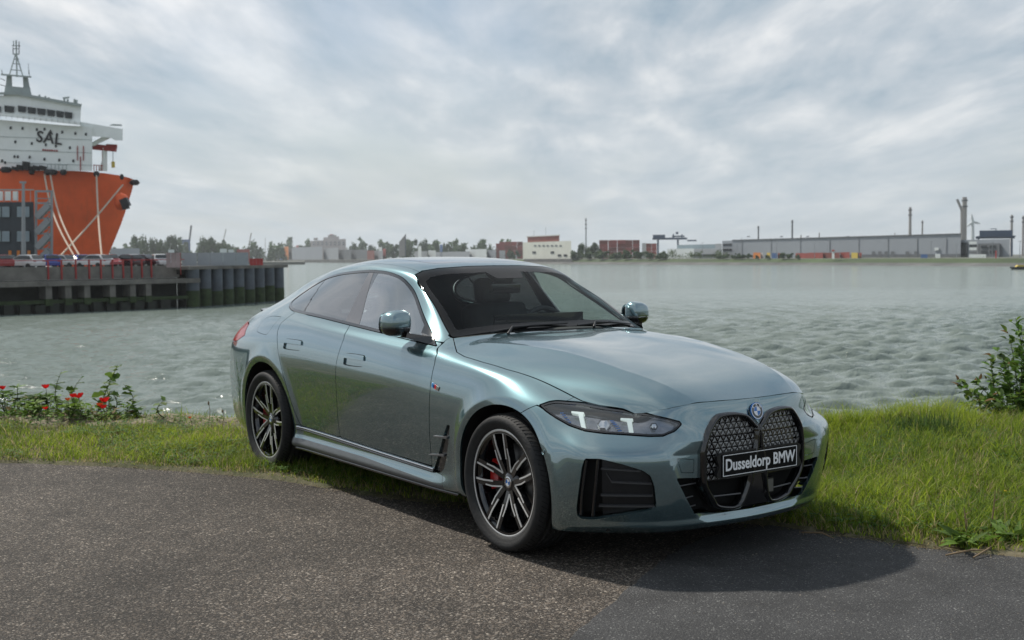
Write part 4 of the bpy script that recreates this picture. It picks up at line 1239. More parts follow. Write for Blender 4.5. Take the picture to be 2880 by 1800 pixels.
# ------------------------------------------------------------------ ground materials
def asphalt_mat(name, base, stones, scale, amount, rough=.85, bump=.5, patch=(.62, 1.25)):
    m, nt, b = nodes_of(name); lk = nt.links.new
    tc = N(nt, 'ShaderNodeTexCoord')
    wa = N(nt, 'ShaderNodeTexNoise', Scale=scale*.8, Detail=2.); lk(tc.outputs['Object'], wa.inputs['Vector'])
    wo = N(nt, 'ShaderNodeVectorMath', _operation='MULTIPLY_ADD'); wo.inputs[1].default_value = (.5/scale,)*3; lk(wa.outputs['Color'], wo.inputs[0]); lk(tc.outputs['Object'], wo.inputs[2])
    def layer(sc, amt, seedoff):
        v = N(nt, 'ShaderNodeTexVoronoi', Scale=sc, Randomness=1.); lk(wo.outputs[0], v.inputs['Vector'])
        sp = N(nt, 'ShaderNodeSeparateColor'); lk(v.outputs['Color'], sp.inputs[0])
        cr = N(nt, 'ShaderNodeValToRGB'); e = cr.color_ramp.elements
        e[0].position = 0; e[0].color = tuple(stones[0])+(1,); e[1].position = 1; e[1].color = tuple(stones[-1])+(1,)
        for i_, s_ in enumerate(stones[1:-1]):
            q = e.new((i_+1)/(len(stones)-1)); q.color = tuple(s_)+(1,)
        lk(sp.outputs[seedoff], cr.inputs['Fac'])
        on = N(nt, 'ShaderNodeMath', _operation='GREATER_THAN', i1=1-amt); lk(sp.outputs[(seedoff+1) % 3], on.inputs[0])
        rim = N(nt, 'ShaderNodeMapRange'); rim.inputs['From Min'].default_value = .56; rim.inputs['From Max'].default_value = .36; lk(v.outputs['Distance'], rim.inputs['Value'])
        mu = N(nt, 'ShaderNodeMath', _operation='MULTIPLY'); lk(on.outputs[0], mu.inputs[0]); lk(rim.outputs[0], mu.inputs[1])
        return cr.outputs['Color'], mu.outputs[0], v.outputs['Distance']
    c1, f1, d1 = layer(scale, amount, 0); c2, f2, d2 = layer(scale*2.1, amount*.9, 1)
    gr = N(nt, 'ShaderNodeTexNoise', Scale=scale*4, Detail=3.); lk(tc.outputs['Object'], gr.inputs['Vector'])
    bc = N(nt, 'ShaderNodeMix', _data_type='RGBA'); bc.inputs['A'].default_value = tuple(x*.6 for x in base)+(1,); bc.inputs['B'].default_value = tuple(x*1.4 for x in base)+(1,); lk(gr.outputs['Fac'], bc.inputs['Factor'])
    m1 = N(nt, 'ShaderNodeMix', _data_type='RGBA'); lk(f2, m1.inputs['Factor']); lk(bc.outputs['Result'], m1.inputs['A']); lk(c2, m1.inputs['B'])
    m2 = N(nt, 'ShaderNodeMix', _data_type='RGBA'); lk(f1, m2.inputs['Factor']); lk(m1.outputs['Result'], m2.inputs['A']); lk(c1, m2.inputs['B'])
    last = m2.outputs['Result']
    for sc_, lo, hi in ((.55, *patch), (4.5, .80, 1.18)):
        big = N(nt, 'ShaderNodeTexNoise', Scale=sc_, Detail=6., Roughness=.6, Distortion=.4); lk(tc.outputs['Object'], big.inputs['Vector'])
        fr = N(nt, 'ShaderNodeMapRange'); fr.inputs['From Min'].default_value = .33; fr.inputs['From Max'].default_value = .67; fr.inputs['To Min'].default_value = lo; fr.inputs['To Max'].default_value = hi
        lk(big.outputs['Fac'], fr.inputs['Value'])
        mu2 = N(nt, 'ShaderNodeMix', _data_type='RGBA', _blend_type='MULTIPLY', Factor=1.); lk(last, mu2.inputs['A']); lk(fr.outputs[0], mu2.inputs['B']); last = mu2.outputs['Result']
    # hairline cracks
    ck = N(nt, 'ShaderNodeTexVoronoi', Scale=.42, Randomness=1., _feature='DISTANCE_TO_EDGE')
    cw = N(nt, 'ShaderNodeTexNoise', Scale=2.2, Detail=6., Roughness=.7); lk(tc.outputs['Object'], cw.inputs['Vector'])
    co = N(nt, 'ShaderNodeVectorMath', _operation='MULTIPLY_ADD'); co.inputs[1].default_value = (.9, .9, .9); lk(cw.outputs['Color'], co.inputs[0]); lk(tc.outputs['Object'], co.inputs[2]); lk(co.outputs[0], ck.inputs['Vector'])
    cm = N(nt, 'ShaderNodeMapRange'); cm.inputs['From Max'].default_value = .0035; cm.inputs['To Min'].default_value = .45; lk(ck.outputs['Distance'], cm.inputs['Value'])
    mu3 = N(nt, 'ShaderNodeMix', _data_type='RGBA', _blend_type='MULTIPLY', Factor=1.); lk(last, mu3.inputs['A']); lk(cm.outputs[0], mu3.inputs['B'])
    lk(mu3.outputs['Result'], b.inputs['Base Color'])
    b.inputs['Roughness'].default_value = rough; b.inputs['Specular IOR Level'].default_value = .3
    sm = N(nt, 'ShaderNodeMath', _operation='MULTIPLY_ADD', i1=.5); lk(d2, sm.inputs[0]); lk(d1, sm.inputs[2])
    bp = N(nt, 'ShaderNodeBump', Strength=bump, Distance=.006); bp.invert = True
    lk(sm.outputs[0], bp.inputs['Height']); lk(bp.outputs['Normal'], b.inputs['Normal'])
    return m
M['old_asphalt'] = asphalt_mat('weathered_asphalt', (.028, .024, .020), [(.044, .036, .029), (.088, .073, .058), (.15, .120, .094), (.11, .100, .090), (.33, .285, .235)], 78., .58, patch=(.55, 1.30))
M['new_asphalt'] = asphalt_mat('fresh_asphalt', (.046, .046, .047), [(.036, .036, .037), (.050, .050, .051), (.062, .062, .062), (.056, .056, .056), (.20, .20, .19)], 110., .55, bump=.8, patch=(.75, 1.2))
def soil_mat():
    m, nt, b = nodes_of('bank_soil'); lk = nt.links.new
    tc = N(nt, 'ShaderNodeTexCoord')
    n1 = N(nt, 'ShaderNodeTexNoise', Scale=1.4, Detail=8., Roughness=.65); n2 = N(nt, 'ShaderNodeTexNoise', Scale=28., Detail=6., Roughness=.7)
    lk(tc.outputs['Object'], n1.inputs['Vector']); lk(tc.outputs['Object'], n2.inputs['Vector'])
    ad = N(nt, 'ShaderNodeMath', _operation='MULTIPLY_ADD', i1=.45); lk(n2.outputs['Fac'], ad.inputs[0]); lk(n1.outputs['Fac'], ad.inputs[2])
    cr = N(nt, 'ShaderNodeValToRGB'); e = cr.color_ramp.elements
    e[0].position = .45; e[0].color = (.028, .036, .010, 1); e[1].position = 1.0; e[1].color = (.23, .185, .125, 1)
    k = e.new(.68); k.color = (.075, .075, .032, 1)
    lk(ad.outputs[0], cr.inputs['Fac']); lk(cr.outputs['Color'], b.inputs['Base Color'])
    b.inputs['Roughness'].default_value = .95
    bp = N(nt, 'ShaderNodeBump', Strength=.6, Distance=.03); lk(n2.outputs['Fac'], bp.inputs['Height']); lk(bp.outputs['Normal'], b.inputs['Normal'])
    return m
M['soil'] = soil_mat()
def sand_mat():
    m, nt, b = nodes_of('dry_sand'); lk = nt.links.new
    tc = N(nt, 'ShaderNodeTexCoord'); n2 = N(nt, 'ShaderNodeTexNoise', Scale=18., Detail=8., Roughness=.7); lk(tc.outputs['Object'], n2.inputs['Vector'])
    cr = N(nt, 'ShaderNodeValToRGB'); e = cr.color_ramp.elements
    e[0].position = .3; e[0].color = (.13, .10, .065, 1); e[1].position = .72; e[1].color = (.36, .30, .22, 1)
    lk(n2.outputs['Fac'], cr.inputs['Fac']); lk(cr.outputs['Color'], b.inputs['Base Color']); b.inputs['Roughness'].default_value = .95
    bp = N(nt, 'ShaderNodeBump', Strength=.6, Distance=.03); lk(n2.outputs['Fac'], bp.inputs['Height']); lk(bp.outputs['Normal'], b.inputs['Normal'])
    return m
M['sand'] = sand_mat()

# edge of the asphalt (verge) and crest of the bank, both running left to right in the picture
EDGE = [(-30., -22.5), (-14., -10.), (-7.5, -4.95), (-5.6, -3.50), (-4.275, -2.36), (-3.68, -1.80), (-2.935, -1.286), (-2.344, -.98), (-1.70, -.80), (-1.214, -.60), (-.55, -.10), (-.1, .30), (.347, .558), (.806, .691), (1.209, .834), (1.572, 1.046), (2.3, 1.45), (4., 2.6), (9., 6.6), (22., 17.)]
CREST = [(-34., -17.), (-16., -8.6), (-8.6, -4.1), (-6.9, -2.35), (-6.05, -1.35), (-5.55, -.75), (-5.0, -.15), (-4.2, .75), (-3.3, 1.6), (-2.6, 2.1), (-2.0, 2.55), (-1.55, 2.85), (-1.25, 3.1), (-1.0, 3.5), (-.80, 4.1), (-.60, 4.9), (-.2, 5.8), (1.2, 7.8), (6., 12.5), (18., 25.)]
def edge_y(x):
    return np.interp(x, [p[0] for p in EDGE], [p[1] for p in EDGE])
def verge_param(P):
    """0 at the asphalt edge, 1 at the crest of the bank"""
    A = np.array(curve2d(EDGE, 6, False)); C = np.array(curve2d(CREST, 6, False))
    da = np.sqrt(((P[:, None]-A[None])**2).sum(2)).min(1); dc = np.sqrt(((P[:, None]-C[None])**2).sum(2)).min(1)
    ya = np.interp(P[:, 0], A[:, 0], A[:, 1])
    da = np.where(P[:, 1] > ya, da, -da)
    yc = np.interp(P[:, 0], C[:, 0], C[:, 1])
    beyond = P[:, 1] > yc
    return da, np.where(beyond, -dc, dc)
def ground_z(P):
    """height of the verge and bank at 2D points"""
    P = np.asarray(P, float)
    da, dc = verge_param(P)
    z = .018 + .05*np.clip(da/2., 0, 1)
    # low sandy rise at the left, behind the short grass
    g = np.exp(-(((P[:, 0]+6.9)/1.6)**2+((P[:, 1]+1.9)/1.2)**2)); z += .03*g
    g = np.exp(-(((P[:, 0]+.9)/1.3)**2+((P[:, 1]-3.6)/.9)**2)); z += .10*g
    z = np.where(da < 0, -.02, z)
    z = np.where(dc < 0, z+dc*.62, z)
    z += .012*np.sin(P[:, 0]*5.1+P[:, 1]*3.3)*np.clip(da/.5, 0, 1)
    return np.maximum(z, WATER_Z-1.0)
def strip_ground():
    A = curve2d(EDGE, 10, False); C = curve2d(CREST, 10, False)
    n = len(A); rows = [-.35, -.02, .0, .08, .2, .35, .5, .65, .8, .9, .97, 1.0, 1.03, 1.1, 1.3, 1.7, 2.3]
    G = np.array([[a+(c-a)*r for r in rows] for a, c in zip(A, C)])
    G[:, 0] = A + (G[:, 0]-A)*1.0
    z = ground_z(G.reshape(-1, 2)).reshape(n, len(rows))
    # the bank foot runs out under the water
    z[:, -1] = WATER_Z-1.2; z[:, -2] = np.minimum(z[:, -2], -1.8)
    V = np.c_[G.reshape(-1, 2), z.ravel()]
    T = grid_tris(n, len(rows))
    o = fast_mesh('grass_bank', V, T, M['soil'], smooth=True)
    bm = bmesh.new(); bm.from_mesh(o.data); bmesh.ops.recalc_face_normals(bm, faces=bm.faces); bm.to_mesh(o.data); bm.free()
    return tag(o, 'grassy soil bank sloping from the asphalt edge down to the water', kind='structure')
strip_ground()
def sand_strip():
    A = curve2d(EDGE, 10, False)[25:62]; C = curve2d(CREST, 10, False)[25:62]
    ts = np.linspace(0, 1, 9); G = []
    for k, (a, c) in enumerate(zip(A, C)):
        w = math.sin(PI*k/(len(A)-1))**.5; t0 = 1-.30*w-.05*math.sin(k*1.1)*w; t1 = 1+.16*w
        G.append([a+(c-a)*(t0+(t1-t0)*t) for t in ts])
    G = np.array(G); P = G.reshape(-1, 2); z = ground_z(P)+.009; e = np.tile(np.r_[-.03, np.zeros(7), -.03], len(A)); 
    o = fast_mesh('sandy_strip', np.c_[P, z+e], grid_tris(len(A), 9), M['sand'], smooth=True)
    bm = bmesh.new(); bm.from_mesh(o.data); bmesh.ops.recalc_face_normals(bm, faces=bm.faces); bm.to_mesh(o.data); bm.free()
    if o.data.polygons[20].normal.z < 0: o.data.flip_normals()
    tag(o, 'dry sandy strip along the left crest of the bank', kind='structure')
sand_strip()
# river bed / base sheet reaching the horizon
mb = MB(); mb.add([(-4000, -4000, -5.6), (4000, -4000, -5.6), (4000, 4000, -5.6), (-4000, 4000, -5.6)], [(0, 1, 2, 3)])
tag(mb.build('ground', M['soil']), 'wide river bed and land sheet below everything', kind='structure')
# asphalt: old lane, then the darker fresh strip laid over it
A = curve2d(EDGE, 6, False)
def poly_sheet(name, pts, z, m, label):
    bm = bmesh.new(); vs = [bm.verts.new((p[0], p[1], z)) for p in pts]; bm.faces.new(vs)
    bmesh.ops.triangulate(bm, faces=bm.faces[:]); bmesh.ops.recalc_face_normals(bm, faces=bm.faces)
    me = bpy.data.meshes.new(name); bm.to_mesh(me); bm.free(); me.materials.append(m)
    if me.polygons[0].normal.z < 0: me.flip_normals()
    return tag(link(bpy.data.objects.new(name, me)), label, kind='structure')
rr = random.Random(3)
def ragged(pts, amp, step=.05, seed=1):
    r = random.Random(seed); out = []
    for a, b in zip(pts[:-1], pts[1:]):
        L = math.hypot(b[0]-a[0], b[1]-a[1]); n = max(1, int(L/step)) if L < 6 else 4
        for k in range(n):
            t = k/n; out.append((a[0]+(b[0]-a[0])*t+r.uniform(-amp, amp), a[1]+(b[1]-a[1])*t+r.uniform(-amp, amp)))
    out.append(tuple(pts[-1])); return out
edge_r = ragged([tuple(p) for p in A], .018, .06, 4)
BACK = [(40., 6.), (34., -14.), (10., -40.), (-10., -48.), (-34., -34.)]
poly_sheet('asphalt_lane', edge_r+BACK, .0, M['old_asphalt'], 'weathered grey brown asphalt lane with exposed stones')
SEAM = [(2.9, -4.6), (1.95, -2.75), (1.52, -1.98), (1.239, -1.468), (1.062, -1.156), (.93, -.94), (.818, -.761), (.72, -.60), (.618, -.428), (.49, -.198), (.40, .05), (.37, .30), (.40, .585)]
SEAM2 = [(.40, .575), (.80, .66), (1.0, .75), (1.209, .80), (1.572, 1.0), (2.3, 1.40), (4., 2.5), (9., 6.4)]
poly_sheet('asphalt_patch', ragged(SEAM, .012, .06, 8)+ragged(SEAM2[1:], .012, .06, 9)+[(20., 6.), (24., -12.), (9., -17.)], .005, M['new_asphalt'], 'fresh dark asphalt patch at the right')
# land behind the viewpoint
mb = MB()
poly_sheet('lawn', [(60., 8.), (300., 60.), (300., -500.), (-600., -500.), (-600., -460.), (-36., -28.), (-34., -30.), (-9., -13.5), (-2.5, -9.2), (2.5, -7.6), (7.5, -7.4), (12., -4.), (16., 2.)], .02, M['soil'], 'rough lawn across the lane behind the viewpoint')

# ------------------------------------------------------------------ water
def water_mat():
    m, nt, b = nodes_of('river_water'); lk = nt.links.new
    tc = N(nt, 'ShaderNodeTexCoord')
    mp = N(nt, 'ShaderNodeMapping'); mp.inputs['Rotation'].default_value = (0, 0, math.radians(144.9)); lk(tc.outputs['Object'], mp.inputs['Vector'])
    st = N(nt, 'ShaderNodeVectorMath', _operation='MULTIPLY'); st.inputs[1].default_value = (1., .42, 1.); lk(mp.outputs[0], st.inputs[0])
    w1 = N(nt, 'ShaderNodeTexNoise', Scale=.30, Detail=3., Roughness=.5, Distortion=.5)
    w2 = N(nt, 'ShaderNodeTexNoise', Scale=1.1, Detail=5., Roughness=.6, Distortion=.7)
    w3 = N(nt, 'ShaderNodeTexNoise', Scale=5.5, Detail=4., Roughness=.6)
    big = N(nt, 'ShaderNodeTexNoise', Scale=.018, Detail=3., Roughness=.5)
    for w in (w1, w2, w3, big): lk(st.outputs[0], w.inputs['Vector'])
    a = N(nt, 'ShaderNodeMath', _operation='MULTIPLY_ADD', i1=.42); lk(w2.outputs['Fac'], a.inputs[0]); lk(w1.outputs['Fac'], a.inputs[2])
    c = N(nt, 'ShaderNodeMath', _operation='MULTIPLY_ADD', i1=.10); lk(w3.outputs['Fac'], c.inputs[0]); lk(a.outputs[0], c.inputs[2])
    bp = N(nt, 'ShaderNodeBump', Strength=.9, Distance=.40); lk(c.outputs[0], bp.inputs['Height']); lk(bp.outputs['Normal'], b.inputs['Normal'])
    cr = N(nt, 'ShaderNodeValToRGB'); e = cr.color_ramp.elements
    e[0].position = .35; e[0].color = (.090, .116, .100, 1); e[1].position = .7; e[1].color = (.125, .150, .132, 1)
    lk(big.outputs['Fac'], cr.inputs['Fac']); lk(cr.outputs['Color'], b.inputs['Base Color'])
    b.inputs['Roughness'].default_value = .10; b.inputs['IOR'].default_value = 1.34
    # murky water; its flat diffuse colour also stands in for averaged wave reflections
    df = N(nt, 'ShaderNodeBsdfDiffuse', Color=(.23, .275, .25, 1)); lk(bp.outputs['Normal'], df.inputs['Normal'])
    mx = N(nt, 'ShaderNodeMixShader', i0=.26); lk(b.outputs[0], mx.inputs[1]); lk(df.outputs[0], mx.inputs[2]); lk(mx.outputs[0], nt.nodes['Material Output'].inputs['Surface'])
    return m
M['water'] = water_mat()
mb = MB(); mb.add([(-4000, -4000, WATER_Z-.22), (4000, -4000, WATER_Z-.22), (4000, 4000, WATER_Z-.22), (-4000, 4000, WATER_Z-.22)], [(0, 1, 2, 3)])
tag(mb.build('water', M['water']), 'grey green river reaching to the horizon', kind='structure')
def waves():
    """wind chop as real height differences, rows closer together where the river is near"""
    rng = np.random.default_rng(31)
    D = 26*(620/26)**np.linspace(0, 1, 720); u = np.linspace(-.58, .58, 860)
    X = CAM.x+D[:, None]*(VF.x+VR.x*u[None]); Y = CAM.y+D[:, None]*(VF.y+VR.y*u[None])
    Z = np.zeros_like(X); wind = math.atan2(VF.y, VF.x)+.22
    dd = np.gradient(D)[:, None]; du = (D*(u[1]-u[0]))[:, None]
    gust = 1+.45*np.sin(X*.021+Y*.013+2*np.sin(Y*.011))+.3*np.sin(X*.05-Y*.037)
    for k in range(56):
        lam = .5*(2.2/.5)**rng.random(); a = wind+rng.normal(0, .30); kx, ky = math.cos(a)*2*PI/lam, math.sin(a)*2*PI/lam
        f = np.clip(2.0-np.maximum(dd*abs(kx*VF.x+ky*VF.y), du*abs(kx*VR.x+ky*VR.y))/1.1, 0, 1)
        ph = kx*X+ky*Y+rng.uniform(0, 6.28); Z += f*(.0165*lam**.75)*(np.sin(ph)+.25*np.sin(2*ph+.6))*gust
    Z *= np.clip((620-D[:, None])/250, 0, 1)
    V = np.c_[X.ravel(), Y.ravel(), (Z+WATER_Z).ravel()]
    I = np.arange(len(V)).reshape(X.shape); Q = np.c_[I[:-1, :-1].ravel(), I[:-1, 1:].ravel(), I[1:, 1:].ravel(), I[1:, :-1].ravel()]
    o = fast_mesh('water_chop', V, Q[:, ::-1], M['water'], smooth=True)
    if o.data.polygons[1000].normal.z < 0: o.data.flip_normals()
    tag(o, 'choppy grey green river water in front of the quay', kind='structure')
waves()
# ------------------------------------------------------------------ grass and plants on the bank
def tone_mat(name, rough=.6, trans=.35, sat=1.):
    """leaf colour from the mesh's own tone attribute, with some light passing through"""
    m = bpy.data.materials.new(name); m.use_nodes = True
    nt = m.node_tree; b = nt.nodes['Principled BSDF']; out = nt.nodes['Material Output']; lk = nt.links.new
    a = N(nt, 'ShaderNodeAttribute'); a.attribute_name = 'tone'
    no = N(nt, 'ShaderNodeTexNoise', Scale=60., Detail=2.); tc = N(nt, 'ShaderNodeTexCoord'); lk(tc.outputs['Object'], no.inputs['Vector'])
    hv = N(nt, 'ShaderNodeHueSaturation', Saturation=sat); mr = N(nt, 'ShaderNodeMapRange'); mr.inputs['To Min'].default_value = .82; mr.inputs['To Max'].default_value = 1.18
    lk(no.outputs['Fac'], mr.inputs['Value']); lk(mr.outputs[0], hv.inputs['Value']); lk(a.outputs['Color'], hv.inputs['Color'])
    lk(hv.outputs['Color'], b.inputs['Base Color']); b.inputs['Roughness'].default_value = rough; b.inputs['Specular IOR Level'].default_value = .35
    if trans > 0:
        t = N(nt, 'ShaderNodeBsdfTranslucent'); lk(hv.outputs['Color'], t.inputs['Color'])
        mx = N(nt, 'ShaderNodeMixShader', i0=trans); lk(b.outputs[0], mx.inputs[1]); lk(t.outputs[0], mx.inputs[2]); lk(mx.outputs[0], out.inputs['Surface'])
    return m
M['grass'] = tone_mat('grass_blades', .6, .55)
M['leaf'] = tone_mat('plant_leaves', .68, .35)
M['petal'] = tone_mat('poppy_petals', .6, .3)
M['stem'] = mat('plant_stems', (.055, .07, .022), .7, var=.3, scale=20)
M['twig'] = mat('dry_twigs', (.20, .14, .08), .8, var=.3, scale=30)

def blades(P, z, h, w, lean, col, rng, seg=3):
    """bent blades: arrays of base points, heights, widths, lean lengths and colours"""
    n = len(P); az = rng.uniform(0, 2*PI, n); fa = az+rng.uniform(-.9, .9, n)+PI/2
    V = np.zeros((n, 2*seg+1, 3)); C = np.zeros((n, 2*seg+1, 3))
    for k in range(seg+1):
        t = k/seg; ww = w*(1-t**1.6)*.5
        cx = P[:, 0]+np.cos(az)*lean*t**2; cy = P[:, 1]+np.sin(az)*lean*t**2; cz = z+h*(t-.28*(lean/np.maximum(h, 1e-3))*t*t)
        if k < seg:
            V[:, 2*k] = np.c_[cx-np.cos(fa)*ww, cy-np.sin(fa)*ww, cz]; V[:, 2*k+1] = np.c_[cx+np.cos(fa)*ww, cy+np.sin(fa)*ww, cz]
            C[:, 2*k] = C[:, 2*k+1] = col
        else:
            V[:, 2*seg] = np.c_[cx, cy, cz]; C[:, 2*seg] = col
    m = 2*seg+1; o = (np.arange(n)*m)[:, None]
    T = []
    for k in range(seg-1):
        T += [o+np.array([[2*k, 2*k+1, 2*k+3]]), o+np.array([[2*k, 2*k+3, 2*k+2]])]
    T.append(o+np.array([[2*seg-2, 2*seg-1, 2*seg]]))
    return V.reshape(-1, 3), np.concatenate(T), C.reshape(-1, 3)

def noise2(P, s, seed):
    r = np.random.default_rng(seed); out = np.zeros(len(P))
    for k in range(5):
        a = r.uniform(0, 2*PI); f = s*(1.0+.55*k); ph = r.uniform(0, 6)
        out += np.sin((P[:, 0]*np.cos(a)+P[:, 1]*np.sin(a))*f+ph+1.3*np.sin((P[:, 1]*np.cos(a)-P[:, 0]*np.sin(a))*f*.7))/(1+.3*k)
    return out/2.6
def grass_field(n, seed):
    rng = np.random.default_rng(seed)
    A = curve2d(EDGE, 10, False); Cc = curve2d(CREST, 10, False)
    # keep to the stretch that can be seen, denser near the camera
    out = []
    while sum(len(o) for o in out) < n:
        u = rng.uniform(0, 1, n*2)*(len(A)-1); i = u.astype(int).clip(0, len(A)-2); f = (u-i)[:, None]
        a = A[i]*(1-f)+A[i+1]*f; c = Cc[i]*(1-f)+Cc[i+1]*f
        t = rng.uniform(-.035, 1.10, len(u))[:, None]
        p = a+(c-a)*t
        q = p-np.array([CAM.x, CAM.y]); dep = q @ np.array([VF.x, VF.y]); lat = q @ np.array([VR.x, VR.y])
        ok = (dep > 2) & (np.abs(lat) < dep*.50+.8) & (dep < 22)
        wgt = np.linalg.norm(c-a, axis=1)*np.linalg.norm(A[i+1]-A[i], axis=1)
        ok &= rng.uniform(0, 1, len(u)) < np.clip(wgt/.75*(8/np.maximum(dep, 6))**.6, 0, 1)
        # a trodden edge under the rear of the car and along the asphalt
        out.append(np.c_[p, t][ok])
    D = np.concatenate(out)[:n]; P, t = D[:, :2], D[:, 2]
    z = ground_z(P)
    pat = noise2(P, 1.6, 3); fine = noise2(P, 6., 9)
    left = np.clip((-P[:, 0]-2.2)/2., 0, 1)                  # the left side is mown short
    h = (.050+.035*rng.uniform(0, 1, len(P))+.055*np.clip(pat, 0, 1)+.03*np.clip(fine, -1, 1)+.10*rng.uniform(0, 1, len(P))**6)*(1-.48*left)
    right = np.clip((P[:, 0]+.5)/1.5, 0, 1)*np.clip(P[:, 1]-.6, 0, 1)
    h *= 1+.12*right
    h *= np.clip(.35+t/.10, .35, 1)
    h = np.where((t > .93), h*1.35, h)
    # sparse sandy strip behind the short grass on the left
    sand = np.exp(-(((P[:, 0]+6.6)/1.5)**2+((P[:, 1]+2.0)/.75)**2))
    keep = rng.uniform(0, 1, len(P)) > sand*.75+.45*np.clip(-pat-.55, 0, 1)+.55*((t < .05) & (fine < .1))+.5*(t < 0)*(pat < .3)
    P, z, h, pat, fine, t, left = (x[keep] for x in (P, z, h, pat, fine, t, left))
    us = (P[:, 0] < -4.15) & (t > .70+.05*fine) & (rng.uniform(0, 1, len(P)) < .86)
    P, z, h, pat, fine, t, left = (x[~us] for x in (P, z, h, pat, fine, t, left))
    n = len(P)
    w = rng.uniform(.003, .0065, n)*(1+.25*(P[:, 0] < -4)+.35*(P[:, 0] > 0)); lean = h*rng.uniform(.25, 1.1, n)
    g1, g2, g3, dry = np.array([.19, .29, .022]), np.array([.345, .42, .040]), np.array([.075, .130, .016]), np.array([.42, .35, .17])
    k = np.clip(.5+.5*pat+rng.normal(0, .38, n), 0, 1)[:, None]
    col = g3*(1-k)+g2*k; j = rng.uniform(0, 1, n)[:, None]; col = col*(1-.5*j)+g1*.5*j
    d = rng.uniform(0, 1, n) < .09+.10*left+.14*np.clip(-fine, 0, 1)+.25*(t < .04)
    col[d] = dry*rng.uniform(.6, 1.1, (d.sum(), 1))
    return blades(P, z-.004, h, w, lean, col, rng)
V, T, C = grass_field(170000, 21)
tag(fast_mesh('grass', V, T, M['grass'], cols=C), 'bright green grass covering the bank around the car', kind='stuff')
# clover and small weeds low in the grass
def clover(n, seed):
    rng = np.random.default_rng(seed)
    A = curve2d(EDGE, 10, False); Cc = curve2d(CREST, 10, False)
    u = rng.uniform(30, 165, n); i = u.astype(int).clip(0, len(A)-2); f = (u-i)[:, None]
    a = A[i]*(1-f)+A[i+1]*f; c = Cc[i]*(1-f)+Cc[i+1]*f
    P = a+(c-a)*rng.uniform(.03, .95, n)[:, None]; z = ground_z(P)+rng.uniform(.015, .05, n)
    ok = noise2(P, 2.6, 40) > .05; P, z = P[ok], z[ok]; n = len(P)
    Vs, Ts, Cs = [], [], []
    az = rng.uniform(0, 2*PI, n); s = rng.uniform(.008, .018, n); tl = rng.normal(0, .3, n)
    for k in range(3):
        a_ = az+k*2*PI/3; d = np.c_[np.cos(a_), np.sin(a_), tl]; e = np.c_[-np.sin(a_), np.cos(a_), 0*a_]
        b = np.c_[P, z]; s_ = s[:, None]
        Q = np.stack([b, b+d*s_*.6-e*s_*.45, b+d*s_*1.1, b+d*s_*.6+e*s_*.45], 1); o = (np.arange(n)*4)[:, None]+4*n*k
        Vs.append(Q.reshape(-1, 3)); Ts.append(np.concatenate([o+np.array([[0, 1, 2]]), o+np.array([[0, 2, 3]])]))
        cc = np.array([.07, .15, .025])*rng.uniform(.7, 1.4, (n, 1)); Cs.append(np.repeat(cc, 4, 0))
    return np.concatenate(Vs), np.concatenate(Ts), np.concatenate(Cs)
V, T, C = clover(30000, 5)
tag(fast_mesh('clover', V, T, M['leaf'], cols=C), 'low clover leaves scattered through the grass', kind='stuff')
# dry stalks and litter along the edge of the asphalt
rng = np.random.default_rng(12)
A = curve2d(EDGE, 10, False); u = rng.uniform(50, 150, 900); i = u.astype(int); f = (u-i)[:, None]
P = A[i]*(1-f)+A[i+1]*f + rng.normal(0, .035, (900, 2))
V, T, C = blades(P, np.full(900, .010), rng.uniform(.004, .012, 900), rng.uniform(.003, .006, 900), rng.uniform(.03, .11, 900), np.array([.30, .23, .13])*rng.uniform(.5, 1.3, (900, 1)), rng)
tag(fast_mesh('dry_straw', V, T, M['grass'], cols=C), 'dry straw litter along the asphalt edge', kind='stuff')

def leaf_shape(L, W, curl=.2, lobes=0, fold=.25):
    """one leaf lying along +x: two rows of quads, folded on the midrib"""
    xs = [0, .18, .42, .68, .88, 1.]; ws = [.06, .62, 1., .78, .36, 0.]
    if lobes: ws = [.2, 1., .62, 1., .5, 0.]
    V = []; F = []
    for x, w in zip(xs, ws):
        z = -curl*L*x*x
        V += [(x*L, 0, z), (x*L, w*W/2, z+fold*w*W/2), (x*L, -w*W/2, z+fold*w*W/2)]
    for k in range(5):
        a, b = 3*k, 3*k+3
        F += [(a, b, b+1), (a, b+1, a+1), (a, a+2, b+2), (a, b+2, b)]
    return np.array(V), np.array(F)
def scatter_leaves(bases, dirs, size, ratio, cols, rng, lobes=0, curl=.25):
    Vs, Ts, Cs = [], [], []; o = 0
    for (p, d, s, c) in zip(bases, dirs, size, cols):
        v, f = leaf_shape(s, s*ratio, curl*rng.uniform(.5, 1.5), lobes)
        d = np.array(d)/np.linalg.norm(d); up = np.array([0, 0, 1.])+rng.normal(0, .35, 3)
        y = np.cross(up, d); y /= np.linalg.norm(y); z = np.cross(d, y)
        Vs.append(p+v[:, :1]*d+v[:, 1:2]*y+v[:, 2:]*z); Ts.append(f+o); Cs.append(np.repeat(np.array(c)[None], len(v), 0)); o += len(v)
    return np.concatenate(Vs), np.concatenate(Ts), np.concatenate(Cs)
def rel(V, base): return np.asarray(V)-np.array(base)

